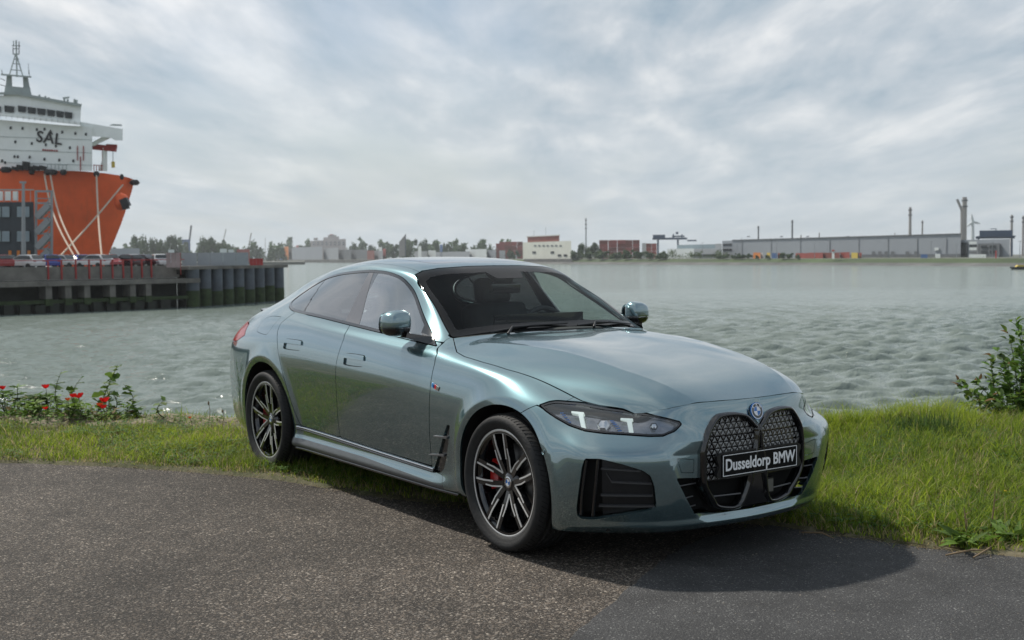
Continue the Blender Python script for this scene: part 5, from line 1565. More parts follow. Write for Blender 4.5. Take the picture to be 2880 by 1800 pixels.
# ---- broad-leaved young plants (left bank)
def shoot(base, tip, n, size, label, seed, lobes=1, col=(.085, .16, .03), group=None, spread=.5):
    rng = np.random.default_rng(seed); base, tip = np.array(base), np.array(tip)
    R = empty('leafy_shoot', tuple(base)); tag(R, label, 'plant', group)
    bend = np.array([rng.normal(0, .04), rng.normal(0, .04), 0])
    pts = [base+(tip-base)*t+bend*math.sin(PI*t) for t in np.linspace(0, 1, 8)]
    MB().tube([tuple(p-base) for p in pts], [.006*(1-.7*t) for t in np.linspace(0, 1, 8)], 5).build('stem', M['stem'], R)
    bs, ds, ss, cs = [], [], [], []
    for k in range(n):
        t = .12+.88*(k+rng.uniform(0, 1))/n; j = min(int(t*7), 6); p = pts[j]+(pts[j+1]-pts[j])*(t*7-j)
        a = k*2.4+rng.uniform(-.5, .5)
        d = np.array([math.cos(a)*spread*1.4, math.sin(a)*spread*1.4, rng.uniform(-.15, .65)]); bs.append(p); ds.append(d)
        ss.append(size*rng.uniform(.55, 1.15)*(1-.35*t)); cs.append(np.array(col)*rng.uniform(.65, 1.45)*np.array([1+.3*rng.random(), 1, 1]))
    V, T, C = scatter_leaves(bs, ds, ss, .85 if lobes else .45, cs, rng, lobes)
    fast_mesh('leaves', rel(V, base), T, M['leaf'], R, cols=C, smooth=False)
    return R
def gpt(px, D):
    """ground point of the bank seen in column px at horizontal distance D"""
    d = px_dir(px, 900); d = Vector((d.x, d.y, 0)).normalized(); p = Vector((CAM.x, CAM.y, 0))+d*D
    return Vector((p.x, p.y, float(ground_z([(p.x, p.y)])[0])))
def hpt(px, py, D): return at_d(px, py, D)
sh = [  # base px, distance, tip px, tip py, leaves, size, words
    (225, 10.95, 278, 862, 22, .125, 'tallest slanting shoot with round lobed leaves on the left bank'),
    (196, 11.0, 190, 896, 10, .10, 'short round leaved shoot left of the tallest slanting shoot'),
    (285, 10.85, 292, 908, 12, .11, 'small lobed leaf shoot at the right end of the poppy patch'),
    (136, 11.15, 145, 878, 12, .10, 'leafy upright shoot between the poppies on the left bank'),
    (250, 10.9, 247, 905, 10, .10, 'low round leaved shoot under the tallest slanting shoot'),
    (262, 10.9, 262, 925, 9, .09, 'smallest round leaved shoot at the foot of the tallest shoot'),
    (318, 10.7, 312, 958, 12, .10, 'low dark leaf clump right of the poppy patch'),
    (390, 10.5, 388, 945, 10, .09, 'small green weed standing on the crest before the water'),
]
for k, (bx, D, tx, ty, n, s, lab) in enumerate(sh):
    shoot(gpt(bx, D), hpt(tx, ty, D-.05), n, s, lab, 100+k, group='leafy shoots on the left bank')
# ---- narrow-leaved rosette plants behind them (lupin-like fans)
def fan_plant(base, h, n, L, label, seed, col=(.11, .19, .03)):
    rng = np.random.default_rng(seed); base = np.array(base)
    R = empty('fan_leaf_plant', tuple(base)); tag(R, label, 'plant', 'fan leaved plants on the left bank')
    bs, ds, ss, cs = [], [], [], []; mb = MB()
    for k in range(n):
        a = rng.uniform(0, 2*PI); hh = h*rng.uniform(.45, 1.); c = base+np.array([math.cos(a)*.10*rng.random(), math.sin(a)*.10*rng.random(), hh])
        mb.tube([(0, 0, 0), tuple((c-base)*.6), tuple(c-base)], [.005, .004, .003], 5)
        for j in range(9):
            b = j*2*PI/9; bs.append(c); ds.append((math.cos(b), math.sin(b), rng.uniform(.1, .7))); ss.append(L*rng.uniform(.8, 1.15)); cs.append(np.array(col)*rng.uniform(.7, 1.4))
    mb.build('stems', M['stem'], R)
    V, T, C = scatter_leaves(bs, ds, ss, .26, cs, rng)
    fast_mesh('leaves', rel(V, base), T, M['leaf'], R, cols=C)
fp = [(12, 11.4, .20, 'leftmost fan leaved plant at the edge of the picture'), (38, 11.45, .30, 'tallest fan leaved plant on the left bank'), (62, 11.35, .20, 'fan leaved plant right of the tallest fan leaved plant'), (88, 11.3, .23, 'fan leaved plant behind the leftmost red poppy'),
      (112, 11.25, .20, 'fan leaved plant between two poppy groups'), (165, 11.15, .17, 'fan leaved plant right of the paired red poppies'), (78, 10.95, .12, 'bright low fan leaved plant in the sand left of the poppies'), (160, 10.75, .13, 'bright yellow green low fan plant under the poppies')]
for k, (px, D, h, lab) in enumerate(fp):
    g = gpt(px, D); fan_plant(g, h*1.0, 6, .09, lab, 200+k, (.13, .21, .025) if h < .15 else (.085, .15, .03))
# ---- low leafy weeds along the left crest
def weed_strip():
    rng = np.random.default_rng(61); bs, ds, ss, cs = [], [], [], []
    for k in range(1300):
        px = rng.uniform(-40, 300); D = rng.normal(11.22-.0017*px, .16); g = np.array(gpt(px, D)) if k % 4 == 0 else g+np.array([rng.normal(0, .05), rng.normal(0, .05), 0])
        hh = (.01+.12*rng.random()**1.6)*(1.15-px/360)*(1+.6*math.sin(px*.09)*math.sin(px*.043))
        a = rng.uniform(0, 2*PI); bs.append(g+[0, 0, hh]); ds.append((math.cos(a), math.sin(a), rng.uniform(-.2, .9))); ss.append(rng.uniform(.03, .07))
        c = np.array([.11, .19, .03])*rng.uniform(.55, 1.6)
        if rng.random() < .16: c = np.array([.20, .15, .06])*rng.uniform(.6, 1.2)
        cs.append(c)
    V, T, C = scatter_leaves(bs, ds, ss, .42, cs, rng, 0, .3)
    tag(fast_mesh('low_weeds', V, T, M['leaf'], cols=C), 'dense low leafy weeds along the left crest of the bank', kind='stuff')
weed_strip()
# ---- poppies
def poppy(px, py, D, r, label, seed, orange=False):
    D -= .45
    rng = np.random.default_rng(seed); c = np.array(hpt(px, py, D)); g = np.array(gpt(px, D)); base = g
    R = empty('poppy', tuple(base)); tag(R, label, 'poppy', 'red poppies on the left bank')
    MB().tube([(0, 0, 0), tuple((c-base)*.55+[.015, .01, 0]), tuple(c-base)], .0022, 5).build('stem', M['stem'], R)
    for k in range(5):
        a = k*2*PI/5+rng.uniform(-.2, .2); V = []; F = []
        d = np.array([math.cos(a), math.sin(a), 0]); e = np.array([-math.sin(a), math.cos(a), 0])
        for i, (t, w, zz) in enumerate(((0, .15, -.45), (.5, .75, -.25), (.9, .95, .25), (1.05, .7, .5))):
            for s in (-1, 0, 1):
                V.append((c-base)+(d*t*.9+e*s*w*.62)*r+np.array([0, 0, r*(zz+.12*abs(s)+rng.uniform(-.06, .06))]))
        for i in range(3):
            for s in range(2): F.append((3*i+s, 3*i+s+1, 3*i+4+s, 3*i+3+s))
        V = np.array(V); cc = np.array([.62, .10, .02] if orange else [.62, .012, .012])*rng.uniform(.75, 1.15)
        fast_mesh('petal', V, np.array(F), M['petal'], R, cols=np.repeat(cc[None], len(V), 0), smooth=True)
    MB().lathe([(0, .10*r), (.2*r, .05*r), (.22*r, -.3*r), (.05*r, -.45*r)], 8, 'z', tuple(c-base)).build('seed_head', M['void'], R)
for k, a in enumerate([(108, 914, 11.2, .034, 'red poppy standing alone left of the paired poppies'), (173, 936, 11.05, .030, 'left one of the paired red poppies'), (186, 936, 11.0, .042, 'right one of the paired red poppies, larger'),
          (247, 946, 10.85, .042, 'large red poppy right of the pair, topmost of three'), (244, 962, 10.75, .032, 'red poppy lowest of the three right of the pair'), (236, 957, 10.8, .028, 'orange red poppy left of the three right of the pair'),
          (6, 917, 11.3, .030, 'red poppy at the left picture edge'), (160, 944, 11.0, .022, 'small orange poppy bud left of the paired poppies'), (107, 965, 10.9, .024, 'dark red poppy low in the sand'), (449, 987, 10.1, .014, 'tiny orange red poppy on the crest by the water')]):
    poppy(*a[:4], a[4], 300+k, 'orange' in a[4])
# ---- tall seeding grasses on the crest
for k, (px, py, D, lab) in enumerate([(490, 948, 10.1, 'tall thin grass stalk on the crest left of the car'), (598, 936, 9.7, 'tallest grass stalk with seed head beside the rear bumper'), (523, 968, 10.0, 'fine branching stalk between the two tall grass stalks'), (575, 968, 9.8, 'short grass stalk just left of the rear bumper')]):
    g = gpt(px, D); c = hpt(px+3, py, D); R = empty('grass_stalk', tuple(g)); tag(R, lab, 'grass stalk', 'seeding grass stalks on the crest')
    MB().tube([(0, 0, 0), tuple((c-g)*.6+Vector((.01, .01, 0))), tuple(c-g)], .0025, 5).build('stem', M['twig'], R)
    MB().tube([tuple((c-g)*.84), tuple((c-g)*.93), tuple((c-g)*1.0)], [.004, .009, .002], 6).build('seed_head', M['twig'], R)

# ---- bush at the right edge
def bush():
    rng = np.random.default_rng(77); D = 10.7
    base = np.array(gpt(2410, D)); R = empty('leafy_bush', tuple(base)); tag(R, 'leafy green bush overhanging the water at the right picture edge', 'bush')
    tips = [(2262, 905, .0), (2285, 925, .1), (2300, 900, -.1), (2340, 845, .0), (2335, 890, .2), (2362, 872, -.2), (2385, 790, .1), (2400, 752, .0), (2415, 775, .2), (2425, 830, -.2), (2440, 740, .1), (2380, 905, .25), (2350, 935, -.3), (2310, 950, -.2), (2410, 930, -.35), (2450, 860, -.1), (2460, 780, .3), (2480, 830, -.2), (2275, 952, -.1), (2385, 860, .35), (2405, 810, -.15), (2430, 900, .2), (2365, 830, .15), (2450, 920, .0), (2500, 900, .1)]
    bs, ds, ss, cs = [], [], [], []
    for (px, py, dd) in tips:
        tip = np.array(hpt(px, py, D+dd)); b0 = base+rng.normal(0, .07, 3)*[1, 1, 0]
        mid = (b0+tip)/2+np.array([0, 0, .10])+rng.normal(0, .03, 3)
        pts = [b0*(1-t)**2+2*mid*t*(1-t)+tip*t*t for t in np.linspace(0, 1, 9)]
        MB().tube([tuple(p-base) for p in pts], [.008*(1-.75*t) for t in np.linspace(0, 1, 9)], 5).build('branch', M['stem'], R)
        n = 44
        for k in range(n):
            t = .18+.82*(k+rng.random())/n; j = min(int(t*8), 7); p = pts[j]+(pts[j+1]-pts[j])*(t*8-j)
            a = rng.uniform(0, 2*PI); ax = pts[j+1]-pts[j]; ax /= np.linalg.norm(ax)
            d = ax*.7+np.array([math.cos(a), math.sin(a), rng.uniform(-.3, .6)])*.8
            bs.append(p+rng.normal(0, .02, 3)); ds.append(d); ss.append(rng.uniform(.045, .10))
            c = np.array([.075, .145, .024])*rng.uniform(.55, 1.7); 
            if rng.random() < .18: c = np.array([.13, .20, .03])*rng.uniform(.8, 1.2)
            if t > .93 and rng.random() < .2: c = np.array([.16, .09, .03])
            cs.append(c)
    V, T, C = scatter_leaves(bs, ds, ss, .52, cs, rng, 0, .35)
    fast_mesh('leaves', rel(V, base), T, M['leaf'], R, cols=C)
bush()
# low weeds in front of it on the crest
for k, (px, D, h, lab) in enumerate([(2170, 9.0, .12, 'feathery weed on the crest left of the leafy bush'), (2225, 9.0, .15, 'dark weed at the left foot of the leafy bush'), (2130, 9.2, .10, 'low weed on the crest halfway to the headlamp')]):
    g = gpt(px, D); rng = np.random.default_rng(400+k); R = empty('feathery_weed', tuple(g)); tag(R, lab, 'weed', 'feathery weeds on the right crest')
    n = 260; P = np.array([[g.x, g.y]])+rng.normal(0, .10, (n, 2)); V, T, C = blades(P, ground_z(P), rng.uniform(.3, 1., n)*h*1.3, rng.uniform(.004, .008, n), rng.uniform(.01, .08, n), np.array([.06, .11, .025])*rng.uniform(.6, 1.5, (n, 1)), rng)
    fast_mesh('leaves', rel(V, g), T, M['leaf'], R, cols=C)
# dock rosettes at the asphalt edge, right
for k, (px, py, n, L, lab) in enumerate([(2290, 1285, 34, .14, 'dock rosette with long leaves at the asphalt edge, left one of two'), (2385, 1275, 34, .15, 'dock rosette with long leaves at the asphalt edge, right one of two'), (2150, 1212, 20, .13, 'plantain tuft in the grass left of the dock rosettes')]):
    g = at_z(px, py, .02); rng = np.random.default_rng(500+k); base = np.array(g); R = empty('dock_rosette', tuple(g)); tag(R, lab, 'weed', 'broad leaved weeds at the asphalt edge')
    bs, ds, ss, cs = [], [], [], []
    for j in range(n):
        a = rng.uniform(0, 2*PI); bs.append(base+rng.normal(0, .03, 3)*[1, 1, 0]); ds.append((math.cos(a), math.sin(a), rng.uniform(.25, 1.3))); ss.append(L*rng.uniform(.6, 1.15)); cs.append(np.array([.11, .19, .03])*rng.uniform(.5, 1.5))
    V, T, C = scatter_leaves(bs, ds, ss, .24, cs, rng, 0, .45); fast_mesh('leaves', rel(V, base), T, M['leaf'], R, cols=C)
for (a, b, lab, px) in (((2338, 1262), (2352, 1160), 'bare reddish stalk rising from the left dock rosette', 0), ((2283, 1270), (2278, 1200), 'short bare stalk on the left of the dock rosettes', 0)):
    g = at_z(a[0], a[1], .02); D = math.hypot(g.x-CAM.x, g.y-CAM.y); c = at_d(b[0], b[1], D); R = empty('bare_stalk', tuple(g)); tag(R, lab, 'stalk')
    MB().tube([(0, 0, 0), tuple((c-g)*.5+Vector((.006, 0, 0))), tuple(c-g)], [.005, .004, .002], 6).build('stem', M['twig'], R)
    for s in (.55, .75): MB().tube([tuple((c-g)*s), tuple((c-g)*s+Vector((.02, .02, .02)))], [.003, .001], 5).build('side_twig', M['twig'], R)
for k, (a, b, lab) in enumerate([((2235, 1312), (2330, 1300), 'dry grey twig lying at the asphalt edge under the weeds'), ((2300, 1318), (2345, 1290), 'curled dry leaf stalk beside the grey twig'), ((1895, 1258), (1970, 1272), 'brown twig lying at the grass edge before the bumper')]):
    p, q = at_z(*a, .014), at_z(*b, .02); m_ = (p+q)/2+Vector((.02, .01, .015)); R = MB().tube([(0, 0, 0), tuple(m_-p), tuple(q-p)], [.004, .005, .002], 6).build('dry_twig', M['twig'], None, loc=tuple(p)); tag(R, lab, 'twig', 'dry twigs at the asphalt edge')
# yellow flowers in the right grass
M['yellow'] = mat('dandelion_yellow', (.75, .48, .02), .6, var=.15, scale=60)
for k, (px, py, lab) in enumerate([(2158, 1092, 'yellow dandelion highest up in the right grass'), (2373, 1160, 'yellow dandelion beside the bare stalk'), (2118, 1137, 'pale yellow dandelion lowest in the right grass')]):
    D = [6.5, 5.9, 6.2][k]; g = at_z(px, py+14, .05); D = math.hypot(g.x-CAM.x, g.y-CAM.y); c = at_d(px, py, D); R = empty('dandelion', tuple(g)); tag(R, lab, 'dandelion', 'dandelions in the right grass')
    MB().tube([(0, 0, 0), tuple(c-g)], .002, 5).build('stem', M['stem'], R)
    MB().lathe([(0, .006), (.012, .003), (.014, -.002), (.004, -.008)], 10, 'z', tuple(c-g)).build('flower_head', M['yellow'], R)

# loose grit and small stones on the asphalt, thicker along the verge
def grit(n, seed):
    rng = np.random.default_rng(seed); A = curve2d(EDGE, 10, False); u = rng.uniform(45, 160, n); i = u.astype(int); f = (u-i)[:, None]
    P = A[i]*(1-f)+A[i+1]*f; out = np.abs(rng.normal(0, 1, n))**1.6*np.where(rng.random(n) < .5, .14, .9)
    P = P+np.c_[out*.64, -out*.77]+rng.normal(0, .02, (n, 2)); s = rng.uniform(.0014, .0036, n)*(1+1.2*(rng.random(n) < .04))*np.where(P[:, 0] > .3, .75, 1)
    base = np.array([[1, 0, 0], [-1, 0, 0], [0, 1, 0], [0, -1, 0], [0, 0, 1]], float)
    V = base[None]*rng.uniform(.6, 1.3, (n, 5, 3)); a = rng.uniform(0, 6.28, n); c, s_ = np.cos(a)[:, None], np.sin(a)[:, None]
    V = np.stack([V[:, :, 0]*c-V[:, :, 1]*s_, V[:, :, 0]*s_+V[:, :, 1]*c, V[:, :, 2]*.7], 2)*s[:, None, None]+np.c_[P, np.full(n, .0055)][:, None]
    T = (np.arange(n)*5)[:, None, None]+np.array([[0, 2, 4], [2, 1, 4], [1, 3, 4], [3, 0, 4]])[None]
    C = np.repeat((np.array([.17, .15, .125])*rng.uniform(.4, 1.5, (n, 1))), 5, 0)
    tag(fast_mesh('grit', V.reshape(-1, 3), T.reshape(-1, 3), M['grit'], cols=C), 'loose grit and small stones on the asphalt', kind='stuff')
M['grit'] = tone_mat('loose_grit', .9, 0.)
grit(7000, 3)
# ------------------------------------------------------------------ harbour: materials
M['hull'] = mat('hull_orange', (.82, .125, .030), .5, var=.14, scale=.18)
def streaks(m, amt, col=(.30, .10, .04)):
    nt = m.node_tree; b = nt.nodes['Principled BSDF']; src = b.inputs['Base Color'].links[0].from_socket
    tc = N(nt, 'ShaderNodeTexCoord'); mp = N(nt, 'ShaderNodeVectorMath', _operation='MULTIPLY'); mp.inputs[1].default_value = (1.3, 1.3, .12); nt.links.new(tc.outputs['Object'], mp.inputs[0])
    no = N(nt, 'ShaderNodeTexNoise', Scale=1., Detail=6., Roughness=.7); nt.links.new(mp.outputs[0], no.inputs['Vector'])
    mr = N(nt, 'ShaderNodeMapRange'); mr.inputs['From Min'].default_value = .54; mr.inputs['From Max'].default_value = .75; mr.inputs['To Max'].default_value = amt; nt.links.new(no.outputs['Fac'], mr.inputs['Value'])
    mx = N(nt, 'ShaderNodeMix', _data_type='RGBA'); mx.inputs['B'].default_value = tuple(col)+(1,); nt.links.new(mr.outputs[0], mx.inputs['Factor']); nt.links.new(src, mx.inputs['A']); nt.links.new(mx.outputs['Result'], b.inputs['Base Color'])
streaks(M['hull'], .35)
M['ship_white'] = mat('ship_white', (.88, .90, .88), .5, var=.05, scale=.5)
streaks(M['ship_white'], .12, (.40, .30, .20))
M['ship_grey'] = mat('ship_grey', (.34, .38, .37), .6, var=.08, scale=.6)
M['dark_glass'] = mat('dark_window', (.02, .025, .028), .12, var=.1, scale=2)
M['black_steel'] = mat('black_steel', (.02, .02, .022), .5, var=.2, scale=2)
M['rope'] = mat('mooring_rope', (.52, .42, .33), .9, var=.15, scale=3)
M['red_steel'] = mat('red_steel', (.33, .03, .028), .55, var=.15, scale=2)
M['concrete'] = mat('quay_concrete', (.16, .15, .135), .9, var=.35, scale=.6, bump=.3, bscale=4)
M['wet_wood'] = mat('wet_timber', (.016, .019, .013), .7, var=.4, scale=1.2)
M['algae'] = mat('green_algae', (.030, .050, .014), .8, var=.5, scale=1.5)
M['pile_steel'] = mat('pile_steel', (.085, .10, .12), .6, var=.3, scale=.8)
M['facade_dark'] = mat('dark_facade', (.040, .050, .060), .6, var=.1, scale=.5)
M['pale_glass'] = mat('pale_window', (.22, .28, .31), .15, var=.15, scale=.7)
M['steel'] = mat('galvanised_steel', (.28, .30, .31), .5, .3, var=.1, scale=1)
M['panel_grey'] = mat('panel_grey', (.30, .32, .34), .7, var=.12, scale=.5)
M['shed_grey'] = mat('shed_grey', (.27, .295, .325), .7, var=.06, scale=.02)
M['shed_dark'] = mat('shed_dark', (.12, .13, .14), .7, var=.1, scale=.05)
M['cream'] = mat('cream_render', (.62, .62, .55), .8, var=.08, scale=.1)
M['brick'] = mat('red_brick', (.20, .060, .045), .85, var=.15, scale=.2)
M['cont_red'] = mat('container_red', (.30, .065, .05), .6, var=.2, scale=.2)
M['cont_blue'] = mat('container_blue', (.04, .10, .24), .6, var=.15, scale=.2)
M['cont_orange'] = mat('container_orange', (.62, .20, .03), .6, var=.1, scale=.2)
M['cont_yellow'] = mat('container_yellow', (.60, .45, .08), .6, var=.1, scale=.2)
M['cont_white'] = mat('container_white', (.60, .60, .58), .6, var=.1, scale=.2)
M['crane_blue'] = mat('crane_blue', (.035, .07, .13), .5, var=.1, scale=.1)
M['far_white'] = mat('far_white', (.58, .62, .62), .7, var=.08, scale=.05)
M['stack_grey'] = mat('stack_grey', (.33, .31, .29), .8, var=.15, scale=.08)
M['bank_green'] = mat('far_bank_grass', (.045, .070, .022), .9, var=.4, scale=.03)
M['bank_stone'] = mat('far_bank_stone', (.10, .10, .095), .9, var=.4, scale=.08)
M['yard'] = mat('far_yard', (.11, .115, .095), .9, var=.3, scale=.02)
M['hotel'] = mat('hotel_grey', (.22, .21, .22), .8, var=.1, scale=.05)
def P24(px, py, D): return at_d(px, py, D)

# ------------------------------------------------------------------ ship
SD = 190.
SH = empty('cargo_ship', tuple(at_z(250, 640, WATER_Z))); SH.location = (CAM.x+VF.x*SD, CAM.y+VF.y*SD, WATER_Z)
tag(SH, 'orange hulled cargo ship with white deckhouse moored behind the quay', 'ship')
def S3(px, py, dd=0.):
    d = px_dir(px, py); return CAM + d*((SD+dd)/d.dot(VF))
def hull():
    # outline of the side we see: deck edge and waterline run to a raked stem
    deck = [(-900, 392), (-420, 395), (-150, 397), (0, 398), (60, 400), (130, 402), (200, 405), (245, 409), (280, 414), (305, 420), (318, 425)]
    stem = [(318, 425), (312, 450), (303, 480), (290, 520), (272, 565), (255, 605), (248, 628), (243, 650)]
    nl = 14; rows = []
    zt = [S3(p[0], p[1]).z for p in deck]
    for j in range(nl):
        t = j/(nl-1)
        i = t*(len(stem)-1); k = min(int(i), len(stem)-2); f = i-k
        sx = stem[k][0]+(stem[k+1][0]-stem[k][0])*f; sy = stem[k][1]+(stem[k+1][1]-stem[k][1])*f
        row = []
        for q, (px, py) in enumerate(deck):
            s = (px+900)/(318+900)
            x = -900+(sx+900)*s
            y = py+(650-py)*t if q < len(deck)-1 else sy
            y = py+(sy-425)*1.0 if q >= 3 else py+(650-425)*t
            # how far the plating stands toward us: the side flares out from the stem and tucks in low down
            u = 1-s; bulge = 11.0*(1-math.exp(-u*9.0))*(1-.30*t*math.exp(-u*4))
            row.append(((x, y), bulge))
        rows.append(row)
    V = []; n = len(deck)
    axis = (VR*.94-VF*.34)
    for row in rows:
        for (x, y), b in row:
            p = S3(x, y, 11.0-b); V.append(tuple(p))
    F = [(j*n+i, j*n+i+1, (j+1)*n+i+1, (j+1)*n+i) for j in range(nl-1) for i in range(n-1)]
    # far side and deck
    V2 = []
    for row in rows:
        for (x, y), b in row: V2.append(tuple(S3(x, y, 11.0+b)))
    o = len(V)
    F2 = [(o+j*n+i, o+(j+1)*n+i, o+(j+1)*n+i+1, o+j*n+i+1) for j in range(nl-1) for i in range(n-1)]
    D = [(i, o+i, o+i+1, i+1) for i in range(n-1)]
    mb = MB(); mb.add(V+V2, F+F2, 0, True); mb.add([V[i] for i in range(n)]+[V2[i] for i in range(n)], [(i, i+1, n+i+1, n+i) for i in range(n-1)], 0)
    return wbuild(mb, 'hull', M['hull'], SH)
HU = hull()
def ship_block(name, m, quad, d0, d1, parent=None):
    """prism from a four-cornered outline (picture px) between two depths"""
    a = [tuple(S3(px, py, d0)) for px, py in quad]; b = [tuple(S3(px, py, d1)) for px, py in quad]; n = len(quad)
    mb = MB(); mb.add(a+b, [tuple(range(n)), tuple(range(2*n-1, n-1, -1))]+[(i, i+n, (i+1) % n+n, (i+1) % n) for i in range(n)])
    return wbuild(mb, name, m, parent or SH)
DH = ship_block('deckhouse', M['ship_white'], [(-420, 290), (-60, 278), (150, 296), (218, 300), (218, 404), (-420, 402)], 2, 19)
BR = ship_block('bridge', M['ship_white'], [(-60, 222), (5, 226), (40, 222), (192, 250), (190, 288), (176, 288), (20, 268), (-60, 262)], 1.0, 14)
ship_block('bridge_roof', M['ship_grey'], [(-50, 218), (40, 218), (194, 246), (192, 252), (40, 224), (-60, 224)], .4, 14.4, BR)
ship_block('bridge_sill', M['ship_white'], [(-60, 262), (22, 268), (192, 289), (192, 296), (22, 276), (-60, 270)], .2, 14, BR)
for k in range(8):
    x0 = [-24, 10, 42, 65, 88, 111, 133, 153, 173][k]; x1 = [2, 34, 62, 85, 108, 130, 151, 171, 190][k]
    y0 = 249+(x0-40)*.13 if x0 > 30 else 249; y1 = 262+(x1-40)*.135 if x0 > 30 else 265
    ship_block('bridge_window', M['dark_glass'], [(x0, y0), (x1, y0+2.5), (x1-1.5, y1+1), (x0+1, y1-1)], .7, 1.05, BR)
# bridge wing carried out to the right
ship_block('bridge_wing', M['ship_white'], [(190, 288), (290, 305), (290, 332), (273, 332), (262, 326), (218, 322), (190, 300)], 2.5, 9)
ship_block('wing_canopy', M['ship_grey'], [(258, 297), (266, 293), (288, 294), (288, 298)], 3, 8)
ship_block('wing_bracket', M['ship_white'], [(216, 345), (222, 345), (262, 326), (240, 324), (218, 336)], 4, 8)
# portholes
for k, (x, y) in enumerate([(25, 302), (53, 303), (87, 306), (105, 305), (147, 312), (178, 315), (203, 317), (36, 335), (75, 339), (108, 342), (132, 345), (165, 349), (70, 371), (105, 376), (140, 378), (173, 380), (34, 370), (42, 370), (5, 380), (12, 384)]):
    c = S3(x, y, 1.9); mb = MB(); r = .17
    ship_block('porthole', M['dark_glass'], [(x-2.4, y-3), (x+2.4, y-3), (x+2.4, y+3.4), (x-2.4, y+3.4)], 1.9, 2.05, DH)
for y0, y1 in ((322, 330), (352, 361), (383, 390)):
    ship_block('deck_line', M['ship_grey'], [(-420, y0-14), (218, y1), (218, y1+.9), (-420, y0-13)], 1.92, 2.02, DH)
for k in range(18):
    x = -40+k*13.5; ship_block('rail_post', M['ship_grey'], [(x, 268+k*1.05 if x > 0 else 268), (x+.9, 268+k*1.05 if x > 0 else 268), (x+.9, 276+k*1.05), (x, 276+k*1.05)], .0, .1, BR)
for x, y in ((182, 345), (189, 370), (196, 345)):
    ship_block('ladder', M['red_steel'], [(x, y), (x+2, y), (x+2, y+34), (x, y+34)], 1.85, 1.98, DH)
# funnel mark: letters and a triangle
ex = (S3(145, 330, 1.8)-S3(85, 322, 1.8)); 
text_mesh('SAL', 2.55, M['black_steel'], SH, Matrix.Translation(-SH.location) @ frame_m(S3(116, 327, 1.85), ex, (0, 0, 1)), 'company_lettering', .04, .03, spacing=1.05)
ship_block('mark_triangle', M['black_steel'], [(113, 316), (119, 306), (125, 318)], 1.8, 1.9, DH)
for k in range(7):
    x = 100+k*5.4; ship_block('name_mark', M['red_steel'], [(x, 352+k*.4), (x+3.8, 352.3+k*.4), (x+3.8, 356.4+k*.4), (x, 356+k*.4)], 1.85, 1.95, DH)
# mast
def ship_bar(name, m, a, b, w, dd=6., parent=None):
    mb = MB(); mb.bar(tuple(S3(*a, dd)), tuple(S3(*b, dd)), w, w); return wbuild(mb, name, m, parent or MS)
MS = empty('mast', (0, 0, 0), 0, SH); MS.location = (0, 0, 0)
ship_block('mast_house', M['ship_grey'], [(8, 232), (12, 205), (72, 212), (78, 236)], 3, 8, MS)
ship_block('mast_leg', M['ship_grey'], [(10, 232), (16, 178), (28, 178), (30, 232)], 4, 6, MS)
ship_block('mast_leg', M['ship_grey'], [(56, 236), (54, 182), (66, 183), (76, 236)], 4, 6, MS)
ship_block('mast_platform', M['ship_grey'], [(2, 178), (2, 174), (74, 180), (74, 184)], 3, 7, MS)
ship_block('mast_platform', M['ship_grey'], [(16, 206), (16, 203), (72, 208), (72, 212)], 3, 7, MS)
for a, b, w in (((22, 178), (36, 130), .16), ((54, 180), (39, 130), .16), ((40, 182), (38, 95), .2), ((30, 150), (48, 152), .1), ((28, 165), (50, 167), .1), ((32, 140), (45, 140), .1), ((31, 128), (45, 128), .18), ((31, 128), (31, 112), .12), ((45, 128), (45, 98), .12), ((33, 115), (43, 115), .12), ((32, 96), (32, 110), .14), ((28, 108), (48, 108), .1), ((70, 180), (68, 165), .07), ((68, 176), (67, 150), .06), ((6, 176), (4, 165), .08), ((0, 185), (12, 190), .1), ((0, 200), (14, 204), .1)):
    ship_bar('mast_spar', M['ship_grey'] if w > .12 else M['black_steel'], a, b, w)
for x, y, h in ((93, 233, 9), (107, 235, 8), (115, 237, 7), (152, 245, 15), (160, 246, 12), (176, 248, 14), (181, 248, 12), (130, 240, 5)):
    ship_bar('roof_aerial', M['ship_grey'], (x, y), (x, y-h), .28)
ship_bar('roof_aerial', M['ship_grey'], (149, 232), (164, 230), .25)
# deck gear
ship_bar('deck_crane_boom', M['red_steel'], (220, 347), (274, 352), .9, 6, SH); ship_bar('deck_crane_boom', M['red_steel'], (252, 345), (276, 346), .6, 6, SH)
ship_bar('deck_crane_post', M['ship_white'], (247, 404), (247, 350), .7, 6, SH); ship_bar('deck_crane_brace', M['ship_white'], (236, 404), (247, 370), .3, 6, SH)
ship_bar('hoist_wire', M['black_steel'], (267, 352), (267, 382), .08, 6, SH); ship_bar('hoist_hook', M['cont_yellow'], (267, 382), (268, 396), .45, 6, SH)
for x in (222, 228, 234, 240): ship_bar('deck_rail_post', M['red_steel'], (x, 404), (x, 390), .12, 4, SH)
ship_bar('deck_rail', M['red_steel'], (220, 390), (243, 391), .12, 4, SH)
for x, y in ((60, 382), (35, 395), (85, 392), (100, 392), (46, 390), (75, 394)): ship_bar('deck_winch', M['black_steel'], (x, 402), (x+2, y), 1.0, 1.0, SH)
for k in range(6): ship_bar('bulwark_rail', M['ship_grey'], (112+k*9, 402), (112+k*9, 388), .10, .8, SH)
ship_bar('bulwark_rail', M['ship_grey'], (112, 388), (158, 390), .12, .8, SH)
